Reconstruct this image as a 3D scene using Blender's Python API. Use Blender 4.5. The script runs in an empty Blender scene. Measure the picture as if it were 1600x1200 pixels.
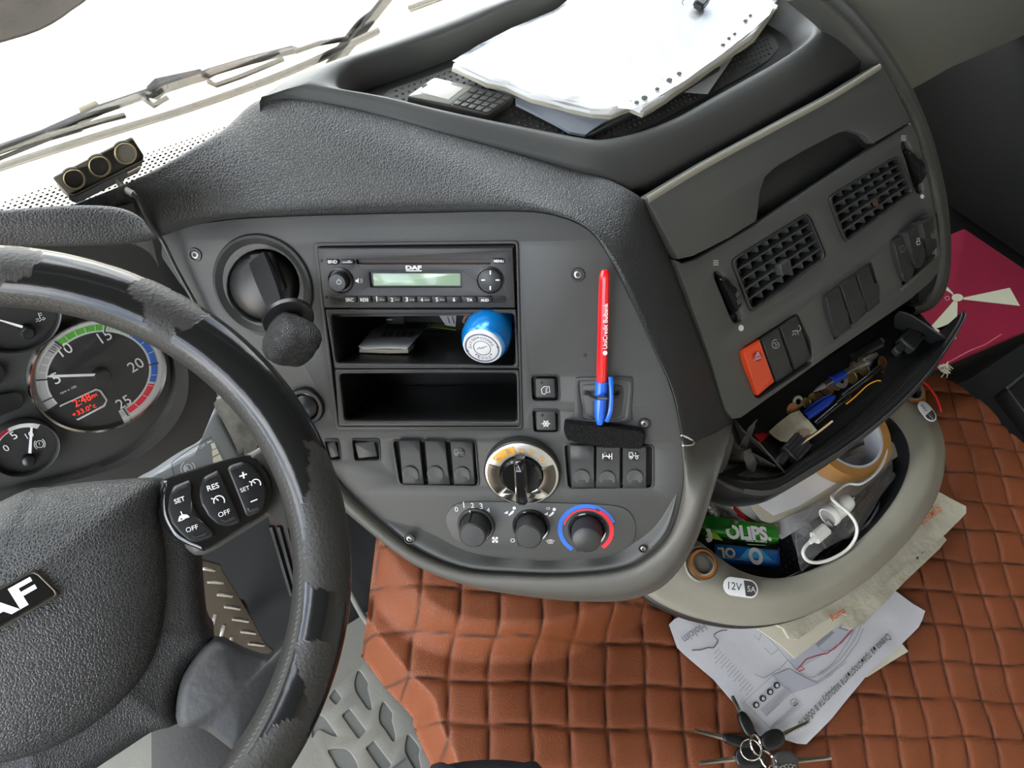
import bpy, bmesh, math, random
import numpy as np
from mathutils import Vector as V, Matrix as MX, noise as NZ
random.seed(7)
sc = bpy.context.scene; COL = sc.collection
PI = math.pi

# ---------------------------------------------------------------- camera calibration (vanishing points of the cab)
F = 1200.0
def _n(v): return V(v).normalized()
_g = _n((-300, 660, 1200)); _x = V((2050, -1250, 1200)); _x = (_x - _g*_x.dot(_g)).normalized()
_z = -_g; _y = _z.cross(_x)
CAM = V((0, 0, 1.25))
def ray(px, py):
    r = V(((px-800)/F, (py-600)/F, 1)); return V((_x.dot(r), _y.dot(r), _z.dot(r)))
def dep(px, py, d): return CAM + ray(px, py)*d
cd = bpy.data.cameras.new('camera'); cam = bpy.data.objects.new('camera', cd); COL.objects.link(cam)
cd.sensor_width = 36; cd.lens = 36*F/1600; cd.clip_start = .02; cd.clip_end = 200
cam.matrix_world = MX(((_x[0], -_x[1], -_x[2], 0), (_y[0], -_y[1], -_y[2], 0), (_z[0], -_z[1], -_z[2], 1.25), (0, 0, 0, 1)))
sc.camera = cam

# ---------------------------------------------------------------- sky, sun, exposure
w = bpy.data.worlds.new('sky'); sc.world = w; w.use_nodes = True
nt = w.node_tree; nt.nodes.clear()
out = nt.nodes.new('ShaderNodeOutputWorld'); bg = nt.nodes.new('ShaderNodeBackground')
sky = nt.nodes.new('ShaderNodeTexSky'); sky.sky_type = 'NISHITA'; sky.sun_disc = False
sky.sun_elevation = math.radians(62); sky.sun_rotation = math.radians(160); sky.dust_density = 2.0; sky.air_density = 1.0
tc = nt.nodes.new('ShaderNodeTexCoord'); nz = nt.nodes.new('ShaderNodeTexNoise')
nz.inputs['Scale'].default_value = 3.5; nz.inputs['Detail'].default_value = 7; nz.inputs['Roughness'].default_value = .6
cr_ = nt.nodes.new('ShaderNodeValToRGB'); cr_.color_ramp.elements[0].position = .38; cr_.color_ramp.elements[1].position = .58
mixc = nt.nodes.new('ShaderNodeMix'); mixc.data_type = 'RGBA'
mixc.inputs['B'].default_value = (11, 11, 10.8, 1)
L = nt.links.new
L(tc.outputs['Generated'], nz.inputs['Vector']); L(nz.outputs['Fac'], cr_.inputs['Fac']); L(cr_.outputs['Color'], mixc.inputs['Factor'])
L(sky.outputs['Color'], mixc.inputs['A']); L(mixc.outputs['Result'], bg.inputs['Color']); L(bg.outputs['Background'], out.inputs['Surface'])
bg.inputs['Strength'].default_value = .32
sd = bpy.data.lights.new('sun', 'SUN'); sd.energy = 3.8; sd.angle = math.radians(.6); sd.color = (1, .95, .86)
so = bpy.data.objects.new('sun', sd); COL.objects.link(so)
so.rotation_euler = _n((.34, -.30, .9)).to_track_quat('Z', 'Y').to_euler()
vs = sc.view_settings; vs.view_transform = 'Standard'; vs.look = 'None'; vs.gamma = 1; vs.use_curve_mapping = False
vs.exposure = 2.05
sc.cycles.max_bounces = 8; sc.cycles.diffuse_bounces = 5; sc.cycles.glossy_bounces = 4; sc.cycles.transparent_max_bounces = 12
sc.cycles.transmission_bounces = 6; sc.cycles.caustics_reflective = False; sc.cycles.caustics_refractive = False; sc.cycles.use_denoising = True
def portal(name, pts):                      # sky portals in the window openings: guide sampling, emit nothing themselves
    o = (pts[0]+pts[2])/2; u = pts[1]-pts[0]; v = pts[3]-pts[0]
    ld = bpy.data.lights.new(name, 'AREA'); ld.shape = 'RECTANGLE'; ld.size = u.length; ld.size_y = v.length; ld.cycles.is_portal = True
    lo = bpy.data.objects.new(name, ld); COL.objects.link(lo)
    n = u.cross(v).normalized(); u.normalize(); v = n.cross(u)
    lo.matrix_world = MX(((u[0], v[0], n[0], o[0]), (u[1], v[1], n[1], o[1]), (u[2], v[2], n[2], o[2]), (0, 0, 0, 1)))
portal('windshield_portal', [V((1.72, .60, .66)), V((-.72, .60, .66)), V((-.72, .44, 1.60)), V((1.72, .44, 1.60))])
portal('left_window_portal', [V((-.74, .42, .05)), V((-.74, -.50, .05)), V((-.74, -.50, 1.62)), V((-.74, .42, 1.62))])
#portal('right_window_portal', [V((1.74, -.2, 1.2)), V((1.74, .2, 1.2)), V((1.74, .2, 1.6)), V((1.74, -.2, 1.6))])

# ---------------------------------------------------------------- materials
MATS = {}
def mat(name, col, rough=.5, metal=0, bump=None, var=None, emit=0, coat=0, alpha=1, trans=0, spec=.5, sheen=0):
    """col linear rgb; bump=(kind, scale, strength, distance); var=(scale, amount, colour2)"""
    m = bpy.data.materials.new(name); m.use_nodes = True; MATS[name] = m
    nt = m.node_tree; b = nt.nodes['Principled BSDF']; N = nt.nodes.new; L = nt.links.new
    b.inputs['Base Color'].default_value = (*col, 1); b.inputs['Roughness'].default_value = rough; b.inputs['Metallic'].default_value = metal
    b.inputs['Specular IOR Level'].default_value = spec; b.inputs['Coat Weight'].default_value = coat; b.inputs['Coat Roughness'].default_value = .08
    b.inputs['Alpha'].default_value = alpha; b.inputs['Transmission Weight'].default_value = trans
    if sheen: b.inputs['Sheen Weight'].default_value = sheen
    if emit: b.inputs['Emission Color'].default_value = (*col, 1); b.inputs['Emission Strength'].default_value = emit
    if bump or var: tcn = N('ShaderNodeTexCoord')
    if var:
        n1 = N('ShaderNodeTexNoise'); n1.inputs['Scale'].default_value = var[0]; n1.inputs['Detail'].default_value = 6; n1.inputs['Roughness'].default_value = .65
        r = N('ShaderNodeValToRGB'); r.color_ramp.elements[0].position = .5-var[1]; r.color_ramp.elements[1].position = .5+var[1]
        r.color_ramp.elements[0].color = (*col, 1); r.color_ramp.elements[1].color = (*var[2], 1)
        L(tcn.outputs['Object'], n1.inputs['Vector']); L(n1.outputs['Fac'], r.inputs['Fac']); L(r.outputs['Color'], b.inputs['Base Color'])
    if bump:
        kind, s, st, d = bump
        bp = N('ShaderNodeBump'); bp.inputs['Strength'].default_value = st; bp.inputs['Distance'].default_value = d
        if kind == 'leather':
            nn = N('ShaderNodeTexNoise'); nn.inputs['Scale'].default_value = s*.9; nn.inputs['Detail'].default_value = 2
            mv = N('ShaderNodeVectorMath'); mv.operation = 'MULTIPLY_ADD'; mv.inputs[1].default_value = (.5/s,)*3
            L(tcn.outputs['Object'], nn.inputs['Vector']); L(nn.outputs['Color'], mv.inputs[0]); L(tcn.outputs['Object'], mv.inputs[2])
            t = N('ShaderNodeTexVoronoi'); t.feature = 'DISTANCE_TO_EDGE'; t.inputs['Scale'].default_value = s
            L(mv.outputs['Vector'], t.inputs['Vector'])
            mr = N('ShaderNodeMapRange'); mr.inputs['From Max'].default_value = .25; mr.interpolation_type = 'SMOOTHSTEP'
            L(t.outputs['Distance'], mr.inputs['Value']); L(mr.outputs['Result'], bp.inputs['Height'])
        else:
            t = N('ShaderNodeTexNoise'); t.inputs['Scale'].default_value = s; t.inputs['Detail'].default_value = 3 if kind == 'grain' else 8
            L(tcn.outputs['Object'], t.inputs['Vector']); L(t.outputs['Fac'], bp.inputs['Height'])
        L(bp.outputs['Normal'], b.inputs['Normal'])
    return m
def srgb(r, g, b, k=1.0):
    f = lambda c: ((c/255+.055)/1.055)**2.4 if c > 10 else c/255/12.92
    return (f(r)*k, f(g)*k, f(b)*k)
G_ = ('grain', 1400, .22, .0006)
mat('plastic', (.050, .051, .049), .5, bump=G_)
mat('plastic_dark', (.024, .024, .024), .42, bump=G_)
mat('plastic_black', (.010, .010, .010), .35)
mat('plastic_pit', (.008, .008, .008), .6)
mat('gloss_black', (.008, .008, .008), .12, coat=.6)
mat('cluster', (.030, .030, .029), .45, bump=G_)
mat('bezel_grey', (.078, .074, .064), .48, bump=G_)
mat('tray_grey', (.265, .25, .20), .45, bump=G_, var=(14, .16, (.23, .215, .17)))
mat('leather_pad', (.034, .035, .0355), .5, bump=('leather', 370, .42, .0011))
mat('airbag_leather', (.028, .028, .028), .48, bump=('leather', 470, .5, .0010))
mat('knob_leather', (.022, .022, .022), .42, bump=('leather', 620, .8, .0012))
mat('fascia', (.080, .083, .078), .5, bump=G_)
mat('knob_black', (.014, .014, .014), .38)
mat('shell_leather', (.022, .022, .022), .5, bump=('leather', 520, .4, .0008))
mat('spoke_worn', (.026, .026, .025), .55, bump=('noise', 160, .4, .0012), var=(40, .12, (.024, .024, .024)))
mat('tray_rubber', (.060, .060, .057), .6, bump=G_)
mat('liner', (.016, .018, .020), .5, bump=G_)
mat('key_grey', (.06, .06, .055), .45)
mat('rubber', (.012, .012, .012), .6)
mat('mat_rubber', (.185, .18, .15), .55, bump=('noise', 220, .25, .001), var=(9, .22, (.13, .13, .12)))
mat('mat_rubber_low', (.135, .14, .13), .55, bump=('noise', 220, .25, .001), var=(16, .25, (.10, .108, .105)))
mat('paper', (.86, .86, .86), .7, bump=('noise', 26, .35, .003))
mat('paper_grey', (.66, .67, .68), .7)
mat('paper_warm', (.62, .58, .46), .7, bump=('noise', 40, .3, .002))
mat('paper_map', (.70, .70, .74), .7, bump=('noise', 22, .35, .003))
mat('paper_bag', (.60, .57, .45), .65, bump=('noise', 60, .6, .004), var=(22, .2, (.50, .47, .36)))
mat('cream', (.72, .68, .55), .7)
mat('ink', (.03, .03, .03), .7)
mat('ink_blue', (.02, .04, .16), .7)
mat('ink_grey', (.30, .31, .34), .7)
mat('print_grey', (.50, .51, .54), .7)
mat('ink_red', (.55, .02, .03), .6)
mat('ink_orange', (.72, .16, .06), .6)
mat('white_print', (.78, .78, .78), .5)
mat('grey_print', (.30, .30, .30), .5)
mat('white_plastic', (.70, .69, .64), .35)
mat('red_plastic', (.75, .008, .012), .22, coat=.3)
mat('blue_plastic', (.01, .12, .65), .25, coat=.3)
mat('blue_dark', (.006, .035, .30), .3)
mat('blue_foil', (.005, .20, .60), .22, metal=.35, coat=.3)
mat('green_pack', (.02, .26, .015), .25, coat=.5)
mat('green_dark', (.006, .08, .01), .3, coat=.4)
mat('lime', (.32, .55, .03), .35)
mat('blue_pack', (.005, .13, .52), .25, coat=.5)
mat('blue_light', (.06, .42, .80), .3)
mat('orange_switch', (.78, .075, .015), .38)
mat('red_print', (.45, .006, .02), .4)
mat('dial_black', (.018, .018, .018), .5)
mat('dial_silver', (.42, .42, .40), .35, metal=.2)
mat('chrome', (.72, .70, .66), .12, metal=1)
mat('steel', (.52, .50, .46), .28, metal=1)
mat('screw_steel', (.30, .29, .27), .42, metal=1)
mat('steel_dark', (.10, .085, .07), .3, metal=.9)
mat('selector_silver', (.50, .48, .43), .3, metal=.75, bump=('grain', 900, .1, .0003))
mat('amber', (.80, .36, .02), .4)
mat('arc_green', (.09, .40, .03), .5)
mat('arc_mint', (.35, .55, .33), .5)
mat('arc_blue', (.015, .13, .55), .5)
mat('arc_red', (.75, .02, .04), .5)
mat('arc_rim', (.60, .60, .58), .5)
mat('led_red', (1, .04, .015), .5, emit=.28)
mat('lcd_green', (.30, .42, .29), .25, coat=.6)
mat('phone_screen', (.60, .60, .55), .15, coat=.6)
mat('phone_body', (.10, .10, .092), .35)
mat('foam', (.012, .012, .012), .95, bump=('noise', 500, 1, .008), spec=.2)
mat('socket_grey', (.16, .15, .12), .28)
mat('socket_brass', (.42, .31, .16), .35, metal=.6)
mat('brown', (.06, .035, .02), .5)
mat('bearing_orange', (.40, .13, .02), .35)
mat('coin_copper', (.30, .14, .06), .4, metal=.8)
mat('coin_brass', (.30, .22, .07), .4, metal=.8)
mat('washer', (.30, .29, .26), .4, metal=.8)
mat('banknote', (.44, .40, .28), .75, var=(60, .15, (.34, .30, .22)))
mat('wood', (.60, .45, .26), .6)
mat('tape', (.42, .21, .06), .3, coat=.4)
mat('card_core', (.55, .55, .58), .7)
mat('red_card', (.55, .01, .02), .45)
mat('red_box', srgb(150, 28, 60), .55, var=(7, .3, srgb(128, 26, 52)))
mat('box_print', srgb(205, 205, 180), .6)
mat('box_shade_side', (.010, .008, .008), .6)  # near black colour stands for the shaded side of the box
mat('cabin_dark', (.016, .016, .014), .7)
mat('cabin_brown', (.022, .012, .008), .6)
mat('door_trim', (.24, .26, .235), .6, bump=G_)
mat('cabin_lining', (.075, .073, .068), .8)
mat('cabin_rear', (.42, .40, .36), .8)
mat('carpet', (.02, .02, .02), .95)
mat('fabric', (.012, .010, .014), .95, bump=('noise', 900, .6, .002))
mat('pack_paper', (.42, .34, .26), .6, bump=('noise', 60, 1, .006), var=(50, .12, (.28, .10, .06)))
mat('dust', (.085, .07, .05), .9, bump=('noise', 300, 1, .004), var=(90, .15, (.02, .02, .018)))
mat('wiper_rubber', (.014, .013, .009), .6)
mat('wiper_black', (.009, .009, .008), .5)
mat('wiper_cream', (.20, .17, .10), .5)
mat('frit', (.01, .01, .01), .5)
mat('seam', (.028, .012, .008), .9)
def glassy(name, tint, refl=.06, rough=.02, milky=0):
    m = bpy.data.materials.new(name); m.use_nodes = True; MATS[name] = m; nt = m.node_tree; nt.nodes.clear(); N = nt.nodes.new; L = nt.links.new
    o = N('ShaderNodeOutputMaterial'); mx = N('ShaderNodeMixShader'); tr = N('ShaderNodeBsdfTransparent'); gl = N('ShaderNodeBsdfGlossy'); lw = N('ShaderNodeLayerWeight')
    ad = N('ShaderNodeMath'); ad.operation = 'MULTIPLY_ADD'; ad.inputs[1].default_value = .5; ad.inputs[2].default_value = refl*.4; ad.use_clamp = True
    lw.inputs['Blend'].default_value = .2
    tr.inputs['Color'].default_value = (*tint, 1); gl.inputs['Roughness'].default_value = rough
    L(lw.outputs['Fresnel'], ad.inputs[0]); L(ad.outputs['Value'], mx.inputs['Fac']); L(tr.outputs[0], mx.inputs[1]); L(gl.outputs[0], mx.inputs[2]); 
    if milky:
        m2 = N('ShaderNodeMixShader'); df = N('ShaderNodeBsdfDiffuse'); df.inputs['Color'].default_value = (.75, .76, .76, 1); m2.inputs['Fac'].default_value = milky
        L(mx.outputs[0], m2.inputs[1]); L(df.outputs[0], m2.inputs[2]); L(m2.outputs[0], o.inputs['Surface'])
    else: L(mx.outputs[0], o.inputs['Surface'])
glassy('glass', (.96, .97, .96)); glassy('clear_plastic', (.93, .93, .93), .35, .10, .04); glassy('sleeve_film', (.93, .93, .93), .6, .12, .16); glassy('dial_glass', (.97, .97, .97), .02); glassy('bag_film', (.80, .83, .81), .6, .15, .20)

# quilted leatherette: brown, thread dark in the seams (lattice of the quilting in object space), fine pebble grain
QS = .0506; QO = V((0, 0)); QA = 0.0       # filled in below from the two seam directions
def quilt_mat():
    m = mat('quilt', (.225, .060, .018), .44, spec=.38, bump=('leather', 520, .45, .0010), var=(5, .25, (.19, .050, .016)))
    return m
quilt_mat()
# ---------------------------------------------------------------- helpers
W = {}
def put(o, M=None, par=None):
    COL.objects.link(o) if o.name not in COL.objects else None
    M = M or MX.Identity(4)
    if par is not None:
        o.parent = par; o.matrix_basis = W[par].inverted() @ M
    else: o.matrix_basis = M
    W[o] = M; return o
def tag(o, label=None, cat=None, group=None, kind=None):
    if label: o['label'] = label
    if cat: o['category'] = cat
    if group: o['group'] = group
    if kind: o['kind'] = kind
    return o
def thing(name, label, cat, loc, group=None):
    return tag(put(bpy.data.objects.new(name, None), MX.Translation(V(loc))), label, cat, group)
def M_(m): return MATS[m] if isinstance(m, str) else m
def obj(name, bm, m, par=None, M=None, sharp=38, kind=None, label=None):
    me = bpy.data.meshes.new(name)
    bmesh.ops.remove_doubles(bm, verts=bm.verts, dist=1e-6)
    bmesh.ops.recalc_face_normals(bm, faces=bm.faces)
    bm.to_mesh(me); bm.free()
    for mm in (m if isinstance(m, (list, tuple)) else [m]): me.materials.append(M_(mm))
    me.polygons.foreach_set('use_smooth', [True]*len(me.polygons)); me.set_sharp_from_angle(angle=math.radians(sharp))
    o = put(bpy.data.objects.new(name, me), M, par)
    return tag(o, label, kind=kind)
class Pl:
    def __init__(s, o, n, u):
        s.o = V(o); s.n = V(n).normalized(); u = V(u); s.u = (u - s.n*u.dot(s.n)).normalized(); s.v = s.n.cross(s.u)
    def off(s, h): return Pl(s.o + s.n*h, s.n, s.u)
    def hit(s, px, py):
        r = ray(px, py); return CAM + r*((s.o-CAM).dot(s.n)/r.dot(s.n))
    def uv(s, px, py):
        d = s.hit(px, py) - s.o; return (d.dot(s.u), d.dot(s.v))
    def pt(s, u, v, h=0): return s.o + s.u*u + s.v*v + s.n*h
    def M(s, u=0, v=0, h=0, a=0):
        o = s.pt(u, v, h); m = MX(((s.u[0], s.v[0], s.n[0], o[0]), (s.u[1], s.v[1], s.n[1], o[1]), (s.u[2], s.v[2], s.n[2], o[2]), (0, 0, 0, 1)))
        return m @ MX.Rotation(a, 4, 'Z') if a else m
    def at(s, px, py, h=0, a=0):          # frame on the plane at the point seen at a pixel, height h
        q = s.off(h); u, v = q.uv(px, py); return s.M(u, v, h, a)
    def sc(s, px, py): return (s.hit(px+1, py) - s.hit(px, py)).length
def HZ(z): return Pl((0, 0, z), (0, 0, 1), (1, 0, 0))
def spl(pts, n=6, closed=False):
    N = len(pts); r = []; D = len(pts[0])
    for i in range(N if closed else N-1):
        P = [pts[(i+k-1) % N] if closed else pts[min(max(i+k-1, 0), N-1)] for k in range(4)]
        for j in range(n):
            t = j/n; t2 = t*t; t3 = t2*t
            r.append(tuple(.5*(2*P[1][d] + (P[2][d]-P[0][d])*t + (2*P[0][d]-5*P[1][d]+4*P[2][d]-P[3][d])*t2 + (3*P[1][d]-P[0][d]-3*P[2][d]+P[3][d])*t3) for d in range(D)))
    if not closed: r.append(tuple(pts[-1]))
    return r
def splv(pts, n=6, closed=False): return [V(p) for p in spl([tuple(p) for p in pts], n, closed)]
def fil(pts, r, n=4):
    N = len(pts); o = []
    for i in range(N):
        p = V((*pts[i][:2], 0)); a = V((*pts[i-1][:2], 0))-p; b = V((*pts[(i+1) % N][:2], 0))-p
        la, lb = a.length, b.length; d = min(r, la*.45, lb*.45); a /= la; b /= lb
        A = p+a*d; B = p+b*d
        for k in range(n+1):
            t = k/n; q = A*(1-t)**2 + p*2*t*(1-t) + B*t*t; o.append((q.x, q.y))
    return o
def ell(cx, cy, rx, ry=None, n=32, a0=0, a1=None):
    ry = rx if ry is None else ry
    if a1 is None: return [(cx+rx*math.cos(2*PI*i/n), cy+ry*math.sin(2*PI*i/n)) for i in range(n)]
    return [(cx+rx*math.cos(a0+(a1-a0)*i/n), cy+ry*math.sin(a0+(a1-a0)*i/n)) for i in range(n+1)]
def CR(x0, y0, s): return lambda *p: [(x0+a/s, y0+b/s) for a, b in p]
def area(p): return sum(p[i-1][0]*p[i][1]-p[i][0]*p[i-1][1] for i in range(len(p)))
PEND = []
def plate(name, loops, pl, h, t, m, par=None, bev=.0006, px=True, kind=None, label=None, seg=1):
    if px: q = pl.off(h); loops = [[q.uv(*p) for p in l] for l in loops]
    cu = bpy.data.curves.new(name, 'CURVE'); cu.dimensions = '2D'; cu.fill_mode = 'BOTH'
    bev = min(bev, t*.49); cu.extrude = t/2-bev; cu.bevel_depth = bev; cu.offset = -bev; cu.bevel_resolution = seg
    for i, l in enumerate(loops):
        if (area(l) > 0) != (i == 0): l = l[::-1]
        s = cu.splines.new('POLY'); s.points.add(len(l)-1); s.use_cyclic_u = True
        for p, c in zip(s.points, l): p.co = (c[0], c[1], 0, 1)
    cu.materials.append(M_(m))
    o = put(bpy.data.objects.new(name, cu), pl.M(0, 0, h-t/2), par); PEND.append((o, None))
    return tag(o, label, kind=kind)
def txt(s, pl, h, p0, p1, m, par, ys=1.0, name='lettering', uv=False, ex=.00012, space=1.0, bold=0):
    """text whose baseline runs from pixel p0 to pixel p1 on the plane"""
    q = pl.off(h)
    a, b = (p0, p1) if uv else (q.uv(*p0), q.uv(*p1))
    cu = bpy.data.curves.new(name, 'FONT'); cu.body = s; cu.size = 1; cu.extrude = 0; cu.space_character = space; cu.resolution_u = 3; cu.offset = bold
    cu.materials.append(M_(m)); d = V((b[0]-a[0], b[1]-a[1]))
    o = put(bpy.data.objects.new(name, cu), pl.M(a[0], a[1], h, math.atan2(d.y, d.x)), par); PEND.append((o, (d.length, ys, ex)))
    return o
def finish():
    bpy.context.view_layer.update(); dg = bpy.context.evaluated_depsgraph_get()
    for o, spec in PEND:
        me = bpy.data.meshes.new_from_object(o.evaluated_get(dg))
        if spec:
            Ln, ys, ex = spec; n = len(me.vertices); c = np.empty(n*3); me.vertices.foreach_get('co', c); c = c.reshape(-1, 3)
            x0, x1 = c[:, 0].min(), c[:, 0].max(); k = Ln/(x1-x0); c[:, 0] = (c[:, 0]-x0)*k; c[:, 1] *= k*ys; c[:, 2] *= 0
            me.vertices.foreach_set('co', c.ravel())
        bm = bmesh.new(); bm.from_mesh(me)
        bmesh.ops.remove_doubles(bm, verts=bm.verts, dist=2e-6)
        if not spec: bmesh.ops.recalc_face_normals(bm, faces=bm.faces)
        bm.to_mesh(me); bm.free()
        me.polygons.foreach_set('use_smooth', [True]*len(me.polygons)); me.set_sharp_from_angle(angle=math.radians(40))
        n = bpy.data.objects.new('tmp', me); COL.objects.link(n); n.parent = o.parent; n.matrix_basis = o.matrix_basis.copy()
        for k in o.keys(): n[k] = o[k]
        for ch in [c for c in o.children]: ch.parent = n
        nm = o.name; bpy.data.objects.remove(o); n.name = nm; n.data.name = nm
def loft(name, rows, m, par=None, nu=0, nv=0, cu=False, cv=False, caps=False, sharp=50, kind=None, label=None, thick=0):
    rows = [[tuple(p) for p in r] for r in rows]
    if nu: rows = [spl(r, nu, cu) for r in rows]
    if nv: rows = [list(c) for c in zip(*[spl([r[i] for r in rows], nv, cv) for i in range(len(rows[0]))])]
    bm = bmesh.new(); vs = [[bm.verts.new(p) for p in r] for r in rows]
    R, C = len(rows), len(rows[0])
    for i in range(R if cv else R-1):
        for j in range(C if cu else C-1):
            q = [vs[i][j], vs[i][(j+1) % C], vs[(i+1) % R][(j+1) % C], vs[(i+1) % R][j]]
            try: bm.faces.new(q)
            except ValueError: pass
    if caps:
        for r in (vs[0], vs[-1]):
            try: bm.faces.new(r)
            except ValueError: pass
    if thick:
        bmesh.ops.recalc_face_normals(bm, faces=bm.faces)
        bmesh.ops.solidify(bm, geom=bm.faces[:], thickness=thick)
    return obj(name, bm, m, par, sharp=sharp, kind=kind, label=label)
def b_box(bm, M, sx, sy, sz, bev=0, seg=1):
    r = bmesh.ops.create_cube(bm, size=1, matrix=M @ MX.Diagonal((sx, sy, sz, 1)))
    if bev:
        es = list({e for v in r['verts'] for e in v.link_edges}); bmesh.ops.bevel(bm, geom=es, offset=bev, segments=seg, affect='EDGES', clamp_overlap=True)
def box(name, M, sx, sy, sz, m, par=None, bev=.001, seg=2, **k):
    bm = bmesh.new(); b_box(bm, M, sx, sy, sz, bev, seg); return obj(name, bm, m, par, **k)
def b_lathe(bm, M, prof, seg=28):
    rings = []
    for r, z in prof:
        if r < 1e-7: rings.append([bm.verts.new(M @ V((0, 0, z)))])
        else: rings.append([bm.verts.new(M @ V((r*math.cos(2*PI*i/seg), r*math.sin(2*PI*i/seg), z))) for i in range(seg)])
    for a, b in zip(rings, rings[1:]):
        for i in range(seg):
            q = [a[i % len(a)], a[(i+1) % len(a)], b[(i+1) % len(b)], b[i % len(b)]]
            q = list(dict.fromkeys(q))
            if len(q) > 2: bm.faces.new(q)
def lathe(name, M, prof, m, par=None, seg=28, sharp=38, **k):
    bm = bmesh.new(); b_lathe(bm, M, prof, seg); return obj(name, bm, m, par, sharp=sharp, **k)
def b_tube(bm, pts, r, seg=8, closed=False, flat=None, caps=True):
    """tube along points; r number or list; flat=(normal, ratio) squashes along that normal"""
    pts = [V(p) for p in pts]; N = len(pts); rings = []; up = None
    for i, p in enumerate(pts):
        a = pts[(i-1) % N] if closed or i else p; b = pts[(i+1) % N] if closed or i < N-1 else p
        t = (b-a).normalized() if (b-a).length > 1e-9 else V((1, 0, 0))
        if flat: up = flat[0]
        elif up is None: up = V((0, 0, 1)) if abs(t.z) < .9 else V((1, 0, 0))
        s = t.cross(up).normalized() if t.cross(up).length > 1e-6 else t.orthogonal().normalized(); nn = s.cross(t).normalized()
        if not flat: up = nn
        rr = r[i] if isinstance(r, (list, tuple)) else r; k = flat[1] if flat else 1
        rings.append([bm.verts.new(p + s*rr*math.cos(2*PI*j/seg+PI/seg) + nn*rr*k*math.sin(2*PI*j/seg+PI/seg)) for j in range(seg)])
    for i in range(N if closed else N-1):
        A, B = rings[i], rings[(i+1) % N]
        for j in range(seg): bm.faces.new((A[j], A[(j+1) % seg], B[(j+1) % seg], B[j]))
    if caps and not closed: bm.faces.new(rings[0][::-1]); bm.faces.new(rings[-1])
def tube(name, pts, r, m, par=None, seg=8, closed=False, flat=None, **k):
    bm = bmesh.new(); b_tube(bm, pts, r, seg, closed, flat); return obj(name, bm, m, par, sharp=50, **k)
def strokes(name, lines, pl, h, w, m, par=None, **k):
    """flat printed line work: pixel polylines laid on a plane"""
    bm = bmesh.new(); q = pl.off(h)
    for l in lines: b_tube(bm, [q.hit(*p) for p in l], w/2, 4, False, (pl.n, .12))
    return obj(name, bm, m, par, sharp=30, **k)
def prints(name, polys, pl, h, m, par=None, **k):
    """flat printed shapes"""
    bm = bmesh.new(); q = pl.off(h)
    for p in polys: bm.faces.new([bm.verts.new(q.hit(*c)) for c in p])
    bmesh.ops.triangulate(bm, faces=bm.faces[:])
    return obj(name, bm, m, par, **k)
def rocker(name, q, pl, prof, m, par, base=-.004, bev=.0007, sides=None):
    """switch cap on pixel quad TL,TR,BR,BL; prof = [(t, height)] from top to bottom"""
    rows = []
    hm = max(h for t, h in prof)
    for k, (t, h) in enumerate(prof):
        P = pl.off(h); A = [P.uv(*c) for c in q]
        e = lambda i, j: V((A[i][0]*(1-t)+A[j][0]*t, A[i][1]*(1-t)+A[j][1]*t))
        l, r = e(0, 3), e(1, 2); d = (r-l); b = d.normalized()*bev
        rows.append([pl.pt(*l, base), pl.pt(*l, h-bev), pl.pt(*(l+b), h), pl.pt(*(l+d*.5), h), pl.pt(*(r-b), h), pl.pt(*r, h-bev), pl.pt(*r, base)])
    lo = lambda R: [p - pl.n*((p-pl.o).dot(pl.n)-base) for p in R]
    rows = [lo(rows[0])] + rows + [lo(rows[-1])]
    return loft(name, rows, m, par, sharp=42)
def dome(name, outline, pl, prof, m, par, px=True, cen=None, sharp=60, **k):
    """closed cushion: outline scaled about its centre; prof = [(scale, height)] from rim to middle"""
    q = pl.off(prof[0][1]) if px else pl
    o = [V(q.uv(*p)) for p in outline] if px else [V(p[:2]) for p in outline]
    c = V(cen) if cen else sum(o, V((0, 0)))/len(o)
    bm = bmesh.new(); prev = None
    for s, h in prof:
        if s == 0: cur = [bm.verts.new(pl.pt(*c, h))]
        else: cur = [bm.verts.new(pl.pt(*(c+(p-c)*s), h)) for p in o]
        if prev:
            n = len(o)
            for i in range(n):
                f = list(dict.fromkeys([prev[i % len(prev)], prev[(i+1) % n % len(prev)], cur[(i+1) % n % len(cur)], cur[i % len(cur)]]))
                if len(f) > 2: bm.faces.new(f)
        elif s: bm.faces.new(cur[::-1])
        prev = cur
    if len(prev) > 2: bm.faces.new(prev)
    return obj(name, bm, m, par, sharp=sharp, **k)
def sheet(name, outline, pl, h, m, par=None, amp=.001, t=.0006, fr=30, seed=0, n=26, **k):
    """a limp sheet: filled outline, subdivided, gently rumpled, with thickness"""
    q = pl.off(h); P = [V(q.uv(*p)) for p in outline]
    bm = bmesh.new(); vs = [bm.verts.new((*p, 0)) for p in P]; bm.faces.new(vs)
    x0, x1 = min(p.x for p in P), max(p.x for p in P); y0, y1 = min(p.y for p in P), max(p.y for p in P)
    st = max(x1-x0, y1-y0)/n
    for ax, lo, hi in ((0, x0, x1), (1, y0, y1)):
        c = lo+st*.5
        while c < hi:
            no = V((1, 0, 0)) if ax == 0 else V((0, 1, 0))
            bmesh.ops.bisect_plane(bm, geom=bm.verts[:]+bm.edges[:]+bm.faces[:], plane_co=no*c, plane_no=no); c += st
    for v in bm.verts:
        d = NZ.noise(V((v.co.x*fr+seed*7.3, v.co.y*fr, seed))) + .5*NZ.noise(V((v.co.x*fr*2.3, v.co.y*fr*2.3+seed*3, seed)))
        v.co = pl.pt(v.co.x, v.co.y, h + amp*(d+.5))
    bmesh.ops.recalc_face_normals(bm, faces=bm.faces)
    if t: bmesh.ops.solidify(bm, geom=bm.faces[:], thickness=t)
    return obj(name, bm, m, par, sharp=50, **k)

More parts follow.
